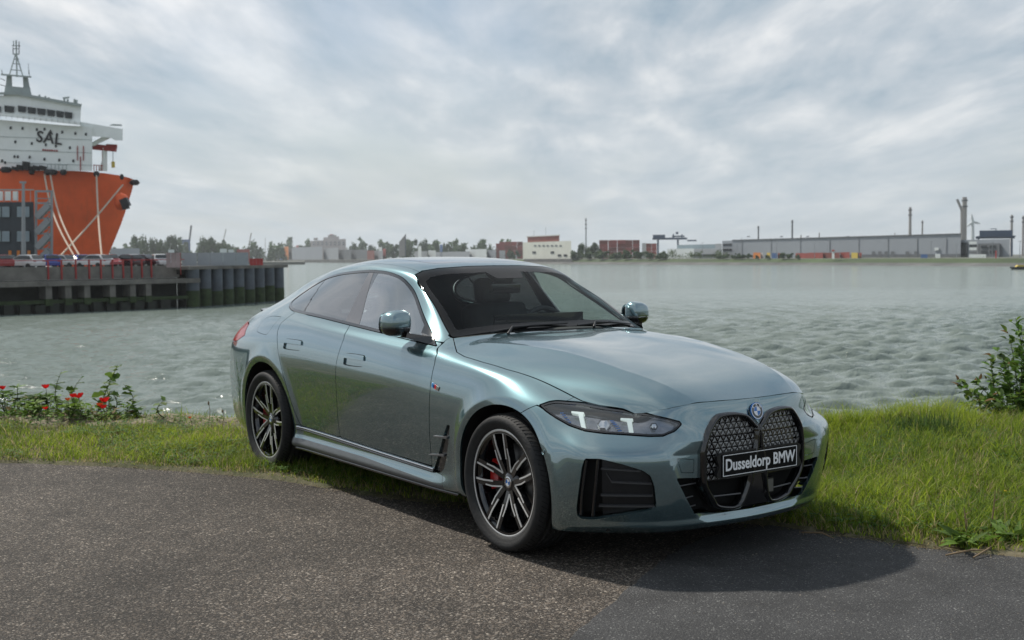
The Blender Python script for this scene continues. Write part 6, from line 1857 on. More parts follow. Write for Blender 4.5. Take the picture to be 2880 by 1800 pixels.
# fairleads, anchor
for x, y, r in ((14, 402, 1.0), (75, 407, .5), (116, 408, .9), (124, 408, .9), (150, 408, .6), (228, 412, .55), (288, 419, .35), (318, 432, .9)):
    c = S3(x, y, 1.2 if x < 200 else (3.2 if x < 300 else 10.)); mb = MB(); mb.lathe([(0, -.4), (r*.55, -.4), (r, 0), (r*.6, .5)], 10, 'z', tuple(c)); wbuild(mb, 'fairlead', M['black_steel'], SH)
c = S3(287, 476, 4.2); mb = MB(); mb.lathe([(0, -1.5), (.8, -1.3), (1.2, -.5), (1.25, .4), (.8, 1.1), (0, 1.4)], 16, 'z', tuple(c)); wbuild(mb, 'anchor_bolster', M['hull'], SH)
ship_bar('anchor', M['black_steel'], (292, 470), (300, 488), 1.2, 3.0, SH); ship_bar('anchor', M['black_steel'], (290, 490), (304, 487), .8, 3.0, SH)
# mooring lines are things of their own, stretched between ship and quay
for k, (a, b, sag, lab) in enumerate([((105, 412), (177, 608), 12, 'leftmost slack mooring rope hanging from the orange bow'), ((119, 412), (190, 608), 12, 'second mooring rope, parallel right of the leftmost one'), ((228, 414), (241, 612), 2, 'near vertical mooring rope close to the stem'), ((290, 437), (136, 612), 8, 'mooring rope crossing the others diagonally')]):
    pa, pb = S3(*a, [1., 1., 3., 8.][k]), S3(*b, -24); pts = []
    for t in np.linspace(0, 1, 14):
        px = a[0]+(b[0]-a[0])*t-sag*math.sin(PI*t)*(1 if k != 3 else -.2); py = a[1]+(b[1]-a[1])*t+sag*.3*math.sin(PI*t)
        pts.append(S3(px, py, [1., 1., 3., 8.][k]*(1-t)-24*t))
    for off in ((-.22, 0), (.22, 0)) if k != 2 else ((0, 0),):
        pass
    o = MB().tube([tuple(p-pa) for p in pts], .14, 6).build('mooring_rope', M['rope'], None, loc=tuple(pa)); tag(o, lab, 'rope', 'mooring ropes of the ship')

# ------------------------------------------------------------------ quay and pier
Q0, Q1 = at_z(-60, 748, WATER_Z), at_z(447, 727, WATER_Z)
DECK = at_d(300, 633, math.hypot(Q1.x-CAM.x, Q1.y-CAM.y)).z
QD = (Q1-Q0); QD.z = 0; QL = QD.length; QD.normalize(); QN = Vector((-QD.y, QD.x, 0));
if QN.dot(VF) < 0: QN = -QN
QY = empty('quay', (Q0.x, Q0.y, WATER_Z)); tag(QY, 'old concrete quay with timber sheet piling and red fence posts', 'quay')
def qpt(s, n, z): p = Q0+QD*s+QN*n; return (p.x, p.y, z)
def qbox(name, m, s0, s1, n0, n1, z0, z1, parent):
    V = [qpt(s, n, z) for z in (z0, z1) for s, n in ((s0, n0), (s1, n0), (s1, n1), (s0, n1))]
    return wbuild(MB().add(V, [(0,3,2,1),(4,5,6,7),(0,1,5,4),(1,2,6,5),(2,3,7,6),(3,0,4,7)]), name, m, parent)
zd = DECK
qbox('deck_slab', M['concrete'], -60, QL*.62, 1.2, 60, zd-.5, zd, QY)
qbox('deck_slab', M['concrete'], QL*.62+.02, QL, 1.2, 16, zd-.5, zd, QY)
qbox('parapet_wall', M['concrete'], -60, QL-.6, .9, 1.25, zd-1.15, zd+.22, QY)
qbox('ledge', M['concrete'], -60, QL+1.2, -.5, 1.2, zd-1.75, zd-1.25, QY)
qbox('core_wall', M['wet_wood'], -60, QL, 2.5, 3.2, WATER_Z-1, zd-1.2, QY)
qbox('lower_waling', M['algae'], -60, QL, .1, .8, WATER_Z+1.0, WATER_Z+1.35, QY)
rq = random.Random(5)
for k in range(24):                     # timber sheet piles by the water
    s = -16+k*(QL+14)/24
    qbox('timber_pile', M['wet_wood'], s, s+.62*(QL+14)/24+rq.uniform(0, .15), -.1+rq.uniform(-.1, .1), .5, WATER_Z-1, WATER_Z+.95+rq.uniform(-.12, .1), QY)
for px in (95, 170, 275, 362, 432, 20):       # concrete piers under the ledge
    p = at_z(px, 735, WATER_Z); s = (p-Q0).dot(QD)
    qbox('concrete_pier', M['concrete'], s-.32, s+.32, -.2, 1.4, WATER_Z+1.2, zd-1.7, QY)
    qbox('pier_algae', M['algae'], s-.36, s+.36, -.25, 1.3, WATER_Z+.8, WATER_Z+1.5, QY)
for px in (40, 96, 157, 216, 269, 322, 372, 412, 462, 509):
    p = at_z(px*.92, 735, WATER_Z); s = (p-Q0).dot(QD)
    qbox('fence_post', M['red_steel'], s-.07, s+.07, .75, .9, zd-1.1, zd+.95, QY)
qbox('fence_rail', M['red_steel'], -30, QL, .8, .86, zd+.85, zd+.93, QY)
# pier head on steel tubes
H0, H1 = at_z(447, 727, WATER_Z), at_z(664, 711, WATER_Z)
PIER = empty('pier_head', (H0.x, H0.y, WATER_Z)); tag(PIER, 'pier head with concrete deck on big round steel piles', 'pier')
hd = H1-H0; hd.z = 0; hl = hd.length; hd.normalize(); hn = Vector((-hd.y, hd.x, 0)); hn = hn if hn.dot(VF) > 0 else -hn
zp = at_d(560, 627, (H0.xy-CAM.xy).length*.5+(H1.xy-CAM.xy).length*.5).z
def hbox(name, m, s0, s1, n0, n1, z0, z1, parent):
    V = []
    for z in (z0, z1):
        for s, n in ((s0, n0), (s1, n0), (s1, n1), (s0, n1)):
            p = H0+hd*s+hn*n; V.append((p.x, p.y, z))
    return wbuild(MB().add(V, [(0,3,2,1),(4,5,6,7),(0,1,5,4),(1,2,6,5),(2,3,7,6),(3,0,4,7)]), name, m, parent)
hbox('deck_slab', M['concrete'], -1.0, hl+.7, -.7, 9, zp-.38, zp, PIER)
hbox('deck_beam', M['wet_wood'], -.5, hl, .6, 1.2, zp-.9, zp-.38, PIER)
for k in range(9):
    s = .8+k*(hl-1.4)/8; p = H0+hd*s
    mb = MB(); mb.lathe([(.735, WATER_Z-1), (.735, zp-.38)], 20, 'z', (p.x, p.y, 0))
    pl = wbuild(mb, 'steel_pile', M['pile_steel'], PIER, recalc=False)
    mb = MB(); mb.lathe([(.755, WATER_Z+.05), (.76, WATER_Z+1.5), (.745, WATER_Z+1.9+.2*math.sin(k*2.1))], 20, 'z', (p.x, p.y, 0)); wbuild(mb, 'pile_algae', M['algae'], PIER, recalc=False)
for k in range(8):
    s = .8+(k+.5)*(hl-1.4)/8; p = H0+hd*s+hn*2.2; mb = MB(); mb.lathe([(.6, WATER_Z-1), (.6, zp-.38)], 12, 'z', (p.x, p.y, 0)); wbuild(mb, 'rear_pile', M['wet_wood'], PIER, recalc=False)
# grey screens, red barrier and white post on the pier
def screen(px0, px1, D, zt, m, name, label, cat, n=1):
    a, b = at_d(px0, 627, D), at_d(px1, 627, D); R = empty(name, (a.x, a.y, zp)); tag(R, label, cat)
    for k in range(n):
        p, q = a+(b-a)*((k+.02)/n), a+(b-a)*((k+.98)/n); mb = MB(); hexa(mb, p, q, zp, zt, .25); wbuild(mb, 'panel', m, R)
        mb = MB(); hexa(mb, p-(b-a)*(.02/n), p, zp, zt+.05, .3); wbuild(mb, 'post', M['steel'], R)
    return R
Dp = (H0.xy-CAM.xy).length+6
ztp = at_d(500, 597, Dp).z
screen(430, 466, Dp, ztp, M['panel_grey'], 'pale_screen', 'short pale grey screen left of the long grey screens on the pier', 'screen', 1)
screen(467, 588, Dp, ztp, M['panel_grey'], 'grey_screen', 'long row of grey steel screens on the pier', 'screen', 4)
screen(590, 622, Dp, at_d(600, 611, Dp).z, M['red_steel'], 'red_barrier', 'low red barrier at the end of the pier', 'barrier', 4)
a = at_d(393, 633, Dp-8); zt = at_d(393, 597, Dp-8).z; b = at_d(427, 633, Dp-8)
R = empty('mesh_gate', (a.x, a.y, zd)); tag(R, 'pinkish mesh gate beside the parked cars on the quay', 'gate')
M['mesh_pink'] = mat('faded_mesh', (.32, .24, .24), .8, var=.2, scale=1)
for k in range(3):
    p, q = a+(b-a)*(k/3+.01), a+(b-a)*((k+1)/3-.01); wbuild(hexa(MB(), p, q, zd, zt, .1), 'gate_leaf', M['mesh_pink'], R)
wbuild(hexa(MB(), b-(b-a)*.02, b+(b-a)*.02, zd-.8, zt, .15), 'gate_post', M['red_steel'], R)

# ------------------------------------------------------------------ cars parked on the quay
def far_car_mesh():
    """hatchback outline, 4.2 m long, origin on the ground, +x forward"""
    pf = [(-2.05, .35), (-2.1, .62), (-2.02, .95), (-1.9, 1.05), (-1.45, 1.45), (-.9, 1.52), (.1, 1.49), (.85, 1.03), (1.75, .86), (2.05, .70), (2.1, .40)]
    V = []; F = []; n = len(pf)
    hw = [.80, .84, .84, .82, .62, .60, .62, .78, .82, .80, .78]
    for s in (-1, 1):
        V += [(x, s*w, z) for (x, z), w in zip(pf, hw)]
    for i in range(n-1): F.append((i, i+1, n+i+1, n+i))
    body = MB(); body.add(V, F+[tuple(range(n))[::-1], tuple(range(n, 2*n))], 0, False)
    g = MB()
    for s in (-1, 1):
        y = lambda z: s*(.845-.215*max(0, (z-1.0))/.5+.012)
        g.add([(x, y(z), z) for x, z in ((-1.75, 1.05), (-1.4, 1.38), (-.5, 1.42), (.1, 1.40), (.72, 1.05))], [(0, 1, 2, 3, 4)])
    ws = MB(); ws.add([(.14, -.60, 1.46), (.14, .60, 1.46), (.82, .74, 1.06), (.82, -.74, 1.06)], [(0, 1, 2, 3)])
    rw = MB(); rw.add([(-1.50, -.58, 1.43), (-1.50, .58, 1.43), (-1.93, .74, 1.06), (-1.93, -.74, 1.06)], [(0, 1, 2, 3)])
    for m_, d in ((ws, (.02, .03)), (rw, (-.02, .03))): m_.v = [(x+d[0], y, z+d[1]) for x, y, z in m_.v]
    return body, g, ws, rw
fc = {}
def far_car(px, py, D, heading, m, label, first=[None]):
    p = at_d(px, py, D); R = empty('quay_car', (p.x, p.y, zd), heading); tag(R, label, 'car', 'cars parked on the quay')
    if first[0] is None:
        b, g, ws, rw = far_car_mesh(); first[0] = {}
        bo = b.build('body', m, R); si = g.build('side_windows', M['dark_glass'], R); w1 = ws.build('windscreen', M['dark_glass'], R); w2 = rw.build('rear_window', M['dark_glass'], R)
        wh = MB().lathe([(.31, -.1), (.31, .1), (.2, .11), (0, .11)], 12, 'y').lathe([(.31, -.1), (0, -.1)], 12, 'y').build('wheel', M['rubber'], R)
        la = MB().box(-.03, .03, -.16, .16, -.08, .08).build('lamp', M['lamp_far'], R)
        first[0] = dict(body=bo.data, side_windows=si.data, windscreen=w1.data, rear_window=w2.data, wheel=wh.data, lamp=la.data)
        for o in (bo, si, w1, w2, wh, la): bpy.data.objects.remove(o)
    d = first[0]
    def put(nm, me, loc=(0, 0, 0)):
        o = bpy.data.objects.new(nm, me); o.location = loc; return link(o, R)
    o = put('body', d['body']); o.material_slots[0].link = 'OBJECT'; o.material_slots[0].material = m
    for nm in ('side_windows', 'windscreen', 'rear_window'): put(nm, d[nm])
    for x in (-1.3, 1.3):
        for y in (-.78, .78): put('wheel', d['wheel'], (x, y, .31))
    for y in (-.6, .6):
        put('headlamp', d['lamp'], (2.02, y, .68)); t = put('tail_lamp', d['lamp'], (-2.05, y, .85)); t.material_slots[0].link = 'OBJECT'; t.material_slots[0].material = M['tail_red']
M['lamp_far'] = mat('far_lamp', (.6, .62, .62), .2, var=.1, scale=3)
M['car_white'] = mat('far_car_white', (.62, .63, .64), .25, coat=.6, var=.05, scale=1); M['car_blue'] = mat('far_car_blue', (.035, .06, .30), .25, coat=.6, var=.05, scale=1)
M['car_red'] = mat('far_car_red', (.26, .015, .02), .25, coat=.6, var=.05, scale=1); M['car_dark'] = mat('far_car_dark', (.05, .015, .02), .25, coat=.6, var=.05, scale=1); M['car_silver'] = mat('far_car_silver', (.40, .41, .42), .25, .4, coat=.6, var=.05, scale=1)
hd0 = math.atan2(QD.y, QD.x)
row = [(-12, 'car_red', 0, 'dark red car at the left picture edge on the quay'), (20, 'car_silver', 1, 'silver car half hidden behind the first white quay car'), (58, 'car_white', 0, 'white hatchback, leftmost white car at the quay fence'), (118, 'car_blue', 0, 'bright blue hatchback at the quay fence'), (160, 'car_silver', 1, 'silver roofed car right of the bright blue one'), (187, 'car_blue', 1, 'dark blue car behind the silver roofed one'), (222, 'car_white', 0, 'white hatchback in the middle of the quay row'), (262, 'car_red', 0, 'bright red car right of the middle white hatchback'), (300, 'car_dark', 0, 'dark maroon car in the right half of the quay row'), (332, 'car_silver', 1, 'silver car behind the two maroon cars'), (345, 'car_dark', 0, 'second maroon car near the right end of the quay row'), (373, 'car_white', 0, 'white car at the right end of the quay row')]
Dc = (Q1.xy-CAM.xy).length
for k, (px, m, back, lab) in enumerate(row):
    D = math.hypot((Q0+QD*0).x-CAM.x, Q0.y-CAM.y); t = (px+60)/507; D = (1-t)*(Q0.xy-CAM.xy).length+t*Dc+5.0+back*5.5
    far_car(px, 620, D, hd0+PI/2+(PI if k % 3 == 1 else 0)+[.2, -.15, .35, -.3][k % 4], M[m], lab)

# ------------------------------------------------------------------ dark building, stair tower and lamp post on the quay
BD = (Dc+24.)*.93
def at_b(px, py, D):
    d = px_dir(px, py); return CAM + d*(D/d.dot(VF))
a, b = at_b(-140, 630, BD), at_b(84, 630, BD); z1 = at_b(84, 477, BD).z
OB = empty('quay_office', (a.x, a.y, zd)); tag(OB, 'dark grey office building with pale windows on the quay', 'building')
wbuild(hexa(MB(), a, b, zd, z1, 12), 'wall', M['facade_dark'], OB)
def obox(name, m, px0, py0, px1, py1, d0, d1, parent=None, D=None):
    D = D or BD
    V = [tuple(at_b(px, py, D+d)) for d in (d0, d1) for px, py in ((px0, py1), (px1, py1), (px1, py0), (px0, py0))]
    return wbuild(MB().add(V, [(0,3,2,1),(4,5,6,7),(0,1,5,4),(1,2,6,5),(2,3,7,6),(3,0,4,7)]), name, m, parent or OB)
for py in (487, 545):
    for px in (-70, -8, 48):
        w = obox('window', M['black_steel'], px-9, py, px+23 if px > 0 else px+32, py+27, -.12, .05)
        wx1 = px+23 if px > 0 else px+32
        for j in range(2):
            x0 = px-8+j*(wx1-px+9)/2
            V = [tuple(at_b(x, y, BD-.16)) for x, y in ((x0, py+26), (x0+(wx1-px+5)/2-.6, py+26), (x0+(wx1-px+5)/2-.6, py+1.2), (x0, py+1.2))]
            wbuild(MB().add(V, [(0, 1, 2, 3)]), 'pane', M['pale_glass'], w)
obox('roof_railing', M['ship_grey'], -140, 447, 80, 450, .1, .2); 
for k in range(14): obox('railing_post', M['ship_grey'], -130+k*15.5, 449, -128.6+k*15.5, 478, .1, .2)
for k in range(6): obox('roof_panel', M['ship_white'], -60+k*18, 452, -47+k*18, 474, .8, 1.2)
for x in (20, 40, 65): obox('door', M['cont_orange'], x, 592, x+7, 606, -.1, .05)
# steel stair
STR = empty('stair_tower', tuple(at_b(86, 630, BD-1)[:2])+(zd,)); tag(STR, 'open steel stair tower with zigzag flights beside the dark office', 'stair')
def stair(name, a, b, w, d=-1.): 
    mb = MB(); mb.bar(tuple(at_b(*a, BD+d)), tuple(at_b(*b, BD+d)), w, w); return wbuild(mb, name, M['steel'], STR)
for x in (85, 122): stair('stair_post', (x, 630), (x, 450), .28)
stair('stair_beam', (84, 452), (122, 452), .25)
for k in range(4):
    y = 480+k*36
    stair('landing', (85, y), (120, y), .22); stair('handrail', (85, y-11), (120, y-11), .1)
    stair('flight', (88, y+34), (117, y+4), .75); stair('flight_rail', (88, y+22), (117, y-8), .12)
    stair('landing_edge', (104, y+16), (121, y+16), .3)
LP = empty('lamp_post', tuple(at_b(55, 630, BD-6)[:2])+(zd,)); tag(LP, 'tall grey lamp post standing before the dark office', 'lamp post')
wbuild(MB().tube([tuple(at_b(56, 632, BD-6)), tuple(at_b(55, 431, BD-6))], [.30, .16], 10), 'pole', M['steel'], LP)
wbuild(MB().bar(tuple(at_b(47, 431, BD-6)), tuple(at_b(61, 431, BD-6)), .3, .25), 'lamp_head', M['steel'], LP)

# ------------------------------------------------------------------ far shore
SA, SB = at_z(700, 619.8, WATER_Z), at_z(2400, 629.5, WATER_Z)
sd = (SB-SA); sd.z = 0; sd.normalize(); sn = Vector((-sd.y, sd.x, 0)); sn = sn if sn.dot(VF) > 0 else -sn
def shore_D(px, off=0.):
    """distance to the far waterline (or a line off metres inland) in a picture column"""
    d = px_dir(px, 620); d = Vector((d.x, d.y)).normalized(); c = Vector((CAM.x, CAM.y))
    n2 = sn.xy; return ((SA.xy-c).dot(n2)+off)/d.dot(n2)
GZ = WATER_Z+3.2
LA = SA-sd*1500; LB = SB+sd*700
mb = MB(); V = []; prof = [(-2, WATER_Z-1), (0, WATER_Z-.2), (6, WATER_Z+1.3), (9, WATER_Z+1.5), (16, GZ), (60, GZ+.3), (900, GZ+.3)]
for p in (LA, LB):
    for n_, z in prof: q = p+sn*n_; V.append((q.x, q.y, z))
k = len(prof)
for i in range(k-1): mb.add([V[i], V[k+i], V[k+i+1], V[i+1]], [(0, 1, 2, 3)], 0 if i < 2 else (1 if i < 4 else 2))
tag(mb.build('far_bank', [M['bank_stone'], M['bank_green'], M['yard']]), 'flat far bank with stone foot and grass slope', kind='structure')
def base_z(px, D): return GZ
def farbox(name, m, px0, px1, py0, py1=None, off=60., dep=20., label=None, cat=None, parent=None, group=None, D=None, zb=None):
    """block whose near face spans px0..px1 and whose top shows at py0; it stands on the far bank"""
    D0 = D or shore_D(px0, off); D1 = D or shore_D(px1, off)
    a, b = at_d(px0, 610, D0), at_d(px1, 610, D1); Dm = D or shore_D((px0+px1)/2, off); z1 = at_d((px0+px1)/2, py0, Dm).z; z0 = GZ if py1 is None else at_d((px0+px1)/2, py1, Dm).z
    if zb is not None: z0 = zb
    if z1 < z0+.5: z1 = z0+.5
    mb = hexa(MB(), a, b, z0, z1, dep)
    if parent is None:
        R = empty(name, (a.x, a.y, z0)); tag(R, label, cat, group); wbuild(mb, 'block', m, R); return R
    return wbuild(mb, name, m, parent)
FS = []
# white block with brick top
W = farbox('white_block', M['cream'], 1240, 1350, 571, off=12, dep=40, label='cream white waterside block with brick red upper floor', cat='building')
farbox('brick_floor', M['brick'], 1247, 1322, 558, 571, 16, 30, parent=W); farbox('roof_edge', M['cont_white'], 1245, 1324, 556, 558.3, 15, 32, parent=W)
farbox('dark_base', M['bank_stone'], 1238, 1352, 612, None, 6, 10, parent=W, zb=WATER_Z-.5)
farbox('side_strip', M['cream'], 1236, 1240, 573, None, 13, 38, parent=W)  # narrow block at the left side, same cream as the wall
for x, y in ((1262, 594), (1305, 594), (1322, 601), (1336, 601)): farbox('window', M['dark_glass'], x-4, x+4, y, y+5, 11.7, .5, parent=W)
for k in range(7): farbox('vent_slot', M['shed_dark'], 1262+k*10, 1267+k*10, 579, 582, 11.7, .5, parent=W)
for x, y in ((1290, 538), (1262, 545)): farbox('aerial', M['steel'], x, x+.8, y, 557, 20, .5, parent=W)
# long shed
L = farbox('long_shed', M['shed_grey'], 1731, 2270, 560, off=70, dep=60, label='very long pale grey warehouse on the far bank', cat='warehouse')
farbox('shed_roof', M['shed_dark'], 1730, 2272, 559, 561, 69.5, 62, parent=L)
for k, x in enumerate(range(1752, 2268, 69)):
    farbox('panel_joint', M['panel_grey'], x, x+(.8 if k % 3 == 0 else .5), 561, 603, 69.6, .4, parent=L)
for x in (1765, 1843, 1905, 2000, 2046, 2120, 2150, 2195, 2240): farbox('roof_plant', M['panel_grey'], x, x+7, 557.5, 560, 80, 10, parent=L)
for x in (2060, 2075, 2090, 2105, 2140, 2160): farbox('loading_door', M['shed_dark'], x, x+8, 594, None, 69.2, .5, parent=L)
farbox('plinth', M['shed_dark'], 1960, 2270, 601, None, 69.3, 1, parent=L)
farbox('sign_panel', M['far_white'], 2208, 2218, 585, 592, 69.3, .6, parent=L)
A2 = farbox('shed_annex', M['shed_grey'], 1707, 1731, 569, off=72, dep=40, label='lower annex at the left end of the long warehouse', cat='building')
for y in (576, 588): farbox('window_band', M['dark_glass'], 1708, 1729, y, y+4, 71.7, .5, parent=A2)
E2 = farbox('end_shed', M['shed_grey'], 2270, 2386, 566, off=72, dep=50, label='warehouse end section with dark office front at the right', cat='warehouse')
farbox('dark_door', M['dark_glass'], 2271, 2286, 573, None, 71.6, 1, parent=E2); farbox('dark_office', M['shed_dark'], 2312, 2362, 575, None, 70, 6, parent=E2)
for y in (580, 592):
    for x in (2318, 2338): farbox('window', M['dark_glass'], x, x+14, y, y+6, 69.6, .5, parent=E2)
for y, m in ((571, 'far_white'), (578, 'dark_glass'), (585, 'far_white'), (594, 'shed_dark')): farbox('hoarding', M[m], 2290, 2308, y, y+6, 69.5, .6, parent=E2)
# low white building
B = farbox('low_white_hall', M['far_white'], 1577, 1640, 588, off=55, dep=25, label='low white hall with window band beside the warehouse', cat='building'); farbox('hall_upper', M['panel_grey'], 1640, 1703, 588, None, 55, 25, parent=B)
farbox('window_band', M['dark_glass'], 1632, 1694, 601, 606, 54.6, .5, parent=B); farbox('glazed_top', M['pale_glass'], 1600, 1690, 578, 588, 60, 15, parent=B)
farbox('tall_end', M['panel_grey'], 1690, 1706, 576, None, 56, 20, parent=B)
# container stacks
def stack(px0, px1, py0, n, rows, label, off, ms, seed):
    r = random.Random(seed); D = shore_D((px0+px1)/2, off)
    a = at_d(px0, 610, D); R = empty('container_stack', (a.x, a.y, GZ)); tag(R, label, 'containers', 'container stacks on the far bank')
    z1 = at_d((px0+px1)/2, py0, D).z
    for i in range(n):
        for j in range(rows):
            p, q = at_d(px0+(px1-px0)*(i+.02)/n, 610, D), at_d(px0+(px1-px0)*(i+.98)/n, 610, D)
            wbuild(hexa(MB(), p, q, GZ+(z1-GZ)*j/rows, GZ+(z1-GZ)*(j+.96)/rows, 12), 'container', M[r.choice(ms)], R)
stack(1416, 1480, 567, 3, 5, 'tall red container stack with blue boxes on top', 60, ['cont_red', 'cont_red', 'cont_red', 'brick'], 1)
stack(1478, 1512, 567, 2, 5, 'dark red container stack right of the tall red one', 64, ['cont_red', 'brick', 'brick', 'cont_blue'], 2)
stack(1517, 1528, 574, 1, 4, 'narrow white container stack', 70, ['cont_white'], 3)
stack(1527, 1552, 575, 2, 4, 'bright red container stack left of the low white hall', 58, ['cont_red', 'cont_red', 'brick'], 4)
stack(1180, 1236, 571, 4, 4, 'reddish container stack left of the cream block', 90, ['cont_red', 'brick', 'cont_white', 'cont_red'], 5)
stack(1172, 1188, 575, 1, 3, 'small faded red container stack left of all the others', 80, ['cont_red'], 6)
# small containers and trucks in front of the warehouse
for k, (x0, x1, y, m, lab) in enumerate([(1780, 1797, 597, 'cont_orange', 'orange container at the left foot of the warehouse'), (1798, 1803, 598, 'cont_white', 'narrow white container beside the orange one'), (1812, 1820, 597, 'cont_yellow', 'yellow container before the warehouse'), (1824, 1837, 598, 'cont_blue', 'blue container before the warehouse'), (1838, 1844, 598, 'cont_red', 'narrow red container beside the blue one'), (1880, 1912, 598, 'cont_red', 'long dark red container before the warehouse'), (1912, 1945, 597, 'cont_red', 'long red container, second in the row'), (1945, 1985, 597, 'brick', 'brick red container, third in the row'), (1986, 2008, 596, 'cont_red', 'red container, right end of the row'), (2012, 2027, 597, 'cont_yellow', 'yellow fronted container near the row end'), (2027, 2036, 597, 'cont_red', 'short red container right of the yellow one'), (2290, 2330, 601, 'far_white', 'white lorry trailer before the dark office front'), (2176, 2192, 601, 'cont_blue', 'blue truck before the warehouse'), (2210, 2222, 600, 'far_white', 'white tank truck before the warehouse')]):
    R = farbox('container' if k < 11 else 'lorry', M[m], x0, x1, y, off=35+k % 3*2, dep=6, label=lab, cat='container' if k < 11 else 'lorry', group='boxes before the warehouse')
# chimneys and masts
def stack_pipe(px, py, w, label, off, m='stack_grey', name='chimney', cat='chimney', bands=0, taper=.8):
    D = shore_D(px, off); a = at_d(px, 606, D); top_ = at_d(px, py, D); r = w/2*D/F24
    R = empty(name, (a.x, a.y, GZ)); tag(R, label, cat, 'chimneys behind the far bank' if cat == 'chimney' else None)
    wbuild(MB().tube([(a.x, a.y, GZ), (a.x, a.y, top_.z)], [r, r*taper], 14), 'shaft', M[m], R)
    for k in range(bands):
        z = GZ+(top_.z-GZ)*(1-.06-.10*k); wbuild(MB().lathe([(r*1.25, -.3), (r*1.25, .6)], 12, 'z', (a.x, a.y, z)), 'gallery', M['shed_dark'], R, recalc=False)
    return R
stack_pipe(2278, 466, 10.5, 'tallest thick grey chimney at the right', 250, bands=2, taper=.92)
stack_pipe(2150, 490, 7, 'second tallest slim chimney over the warehouse', 300, bands=2)
stack_pipe(1872, 520, 4.5, 'dark slim chimney over the left half of the warehouse', 320, 'shed_dark', bands=1)
stack_pipe(1792, 534, 4.0, 'short dark chimney over the left end of the warehouse', 320, 'shed_dark', bands=1)
stack_pipe(2179, 521, 4.0, 'thin pinkish chimney right of the second tallest', 300, bands=1)
stack_pipe(2390, 508, 6.0, 'banded chimney with orange lamp at the right edge', 280, bands=2)
stack_pipe(2417, 510, 5.0, 'chimney cut by the right picture edge', 280, bands=2)
stack_pipe(1936, 550, 3.0, 'stub chimney over the middle of the warehouse', 300)
stack_pipe(1893, 555, 3.0, 'stub chimney right of the dark slim chimney', 300)
stack_pipe(2114, 550, 2.0, 'thin stub pipe left of the second tallest chimney', 300)
stack_pipe(1385, 515, 4.0, 'telecom mast rising behind the cream block', 120, 'steel', 'telecom_mast', 'mast', bands=3, taper=.6)
# wind turbine
D = shore_D(2300)+900; c = at_d(2299, 524, D); g = at_d(2299, 606, D)
WT = empty('wind_turbine', (g.x, g.y, GZ)); tag(WT, 'white wind turbine right of the tallest chimney', 'wind turbine')
wbuild(MB().tube([(g.x, g.y, GZ), (c.x, c.y, c.z)], [2.4, 1.4], 10), 'tower', M['far_white'], WT)
for ang in (100, 220, 345):
    t = math.radians(ang); e = c+VR*(math.cos(t)*17*D/F24)+Vector((0, 0, math.sin(t)*17*D/F24)); wbuild(MB().tube([tuple(c), tuple((c+e)/2), tuple(e)], [1.3, 1.5, .4], 6), 'rotor_blade', M['far_white'], WT)
wbuild(MB().lathe([(0, 2), (1.6, 0), (0, -2)], 8, 'z', tuple(c)), 'rotor_hub', M['far_white'], WT)
D = shore_D(2270)+260; a = at_d(2273, 497, D); b = at_d(2262, 471, D)
R = empty('tower_crane_jib', tuple(at_d(2273, 606, D)[:2])+(GZ,)); tag(R, 'slanting crane jib leaning left of the tallest chimney', 'crane')
wbuild(MB().bar(tuple(a), tuple(b), 1.5, 1.5), 'jib', M['stack_grey'], R); wbuild(MB().bar(tuple(a), tuple(at_d(2273, 606, D)), 1.2, 1.2), 'tower', M['stack_grey'], R)
# gantry cranes
def gantry(x0, x1, y0, y1, legs, label, off):
    D = shore_D((x0+x1)/2, off); a = at_d(x0, 606, D); R = empty('gantry_crane', (a.x, a.y, GZ)); tag(R, label, 'crane', 'blue gantry cranes')
    def blk(nm, px0, px1, py0, py1, d=0., dep=8.):
        p, q = at_d(px0, 600, D+d), at_d(px1, 600, D+d); z1_, z0_ = at_d(px0, py0, D).z, (at_d(px0, py1, D).z if py1 else GZ); wbuild(hexa(MB(), p, q, z0_, z1_, dep), nm, M['crane_blue'], R)
    blk('beam', x0, x1, y0, y1)
    for l in legs: blk('leg', l-2.2, l+2.2, y1, None, 1.)
    return R, blk
R, blk = gantry(1542, 1624, 562, 566.5, (1555, 1602), 'blue gantry crane behind the low white hall', 150)
blk('machinery_house', 1543, 1572, 555, 564, -1, 10); blk('trolley', 1588, 1618, 557, 560); blk('upper_frame', 1590, 1593, 553, 562); blk('upper_frame', 1610, 1613, 554, 562); blk('jib_end', 1624, 1646, 567, 570); blk('mast_head', 1597, 1603, 548, 553)
R, blk = gantry(2305, 2398, 559, 564, (2312, 2391), 'dark blue gantry crane behind the end warehouse', 190)
blk('machinery_house', 2314, 2392, 545, 559, -1, 12); blk('lamp_arm', 2340, 2354, 540, 541); blk('stay', 2352, 2354, 541, 546); blk('walkway', 2308, 2400, 558, 560, -2, 4)

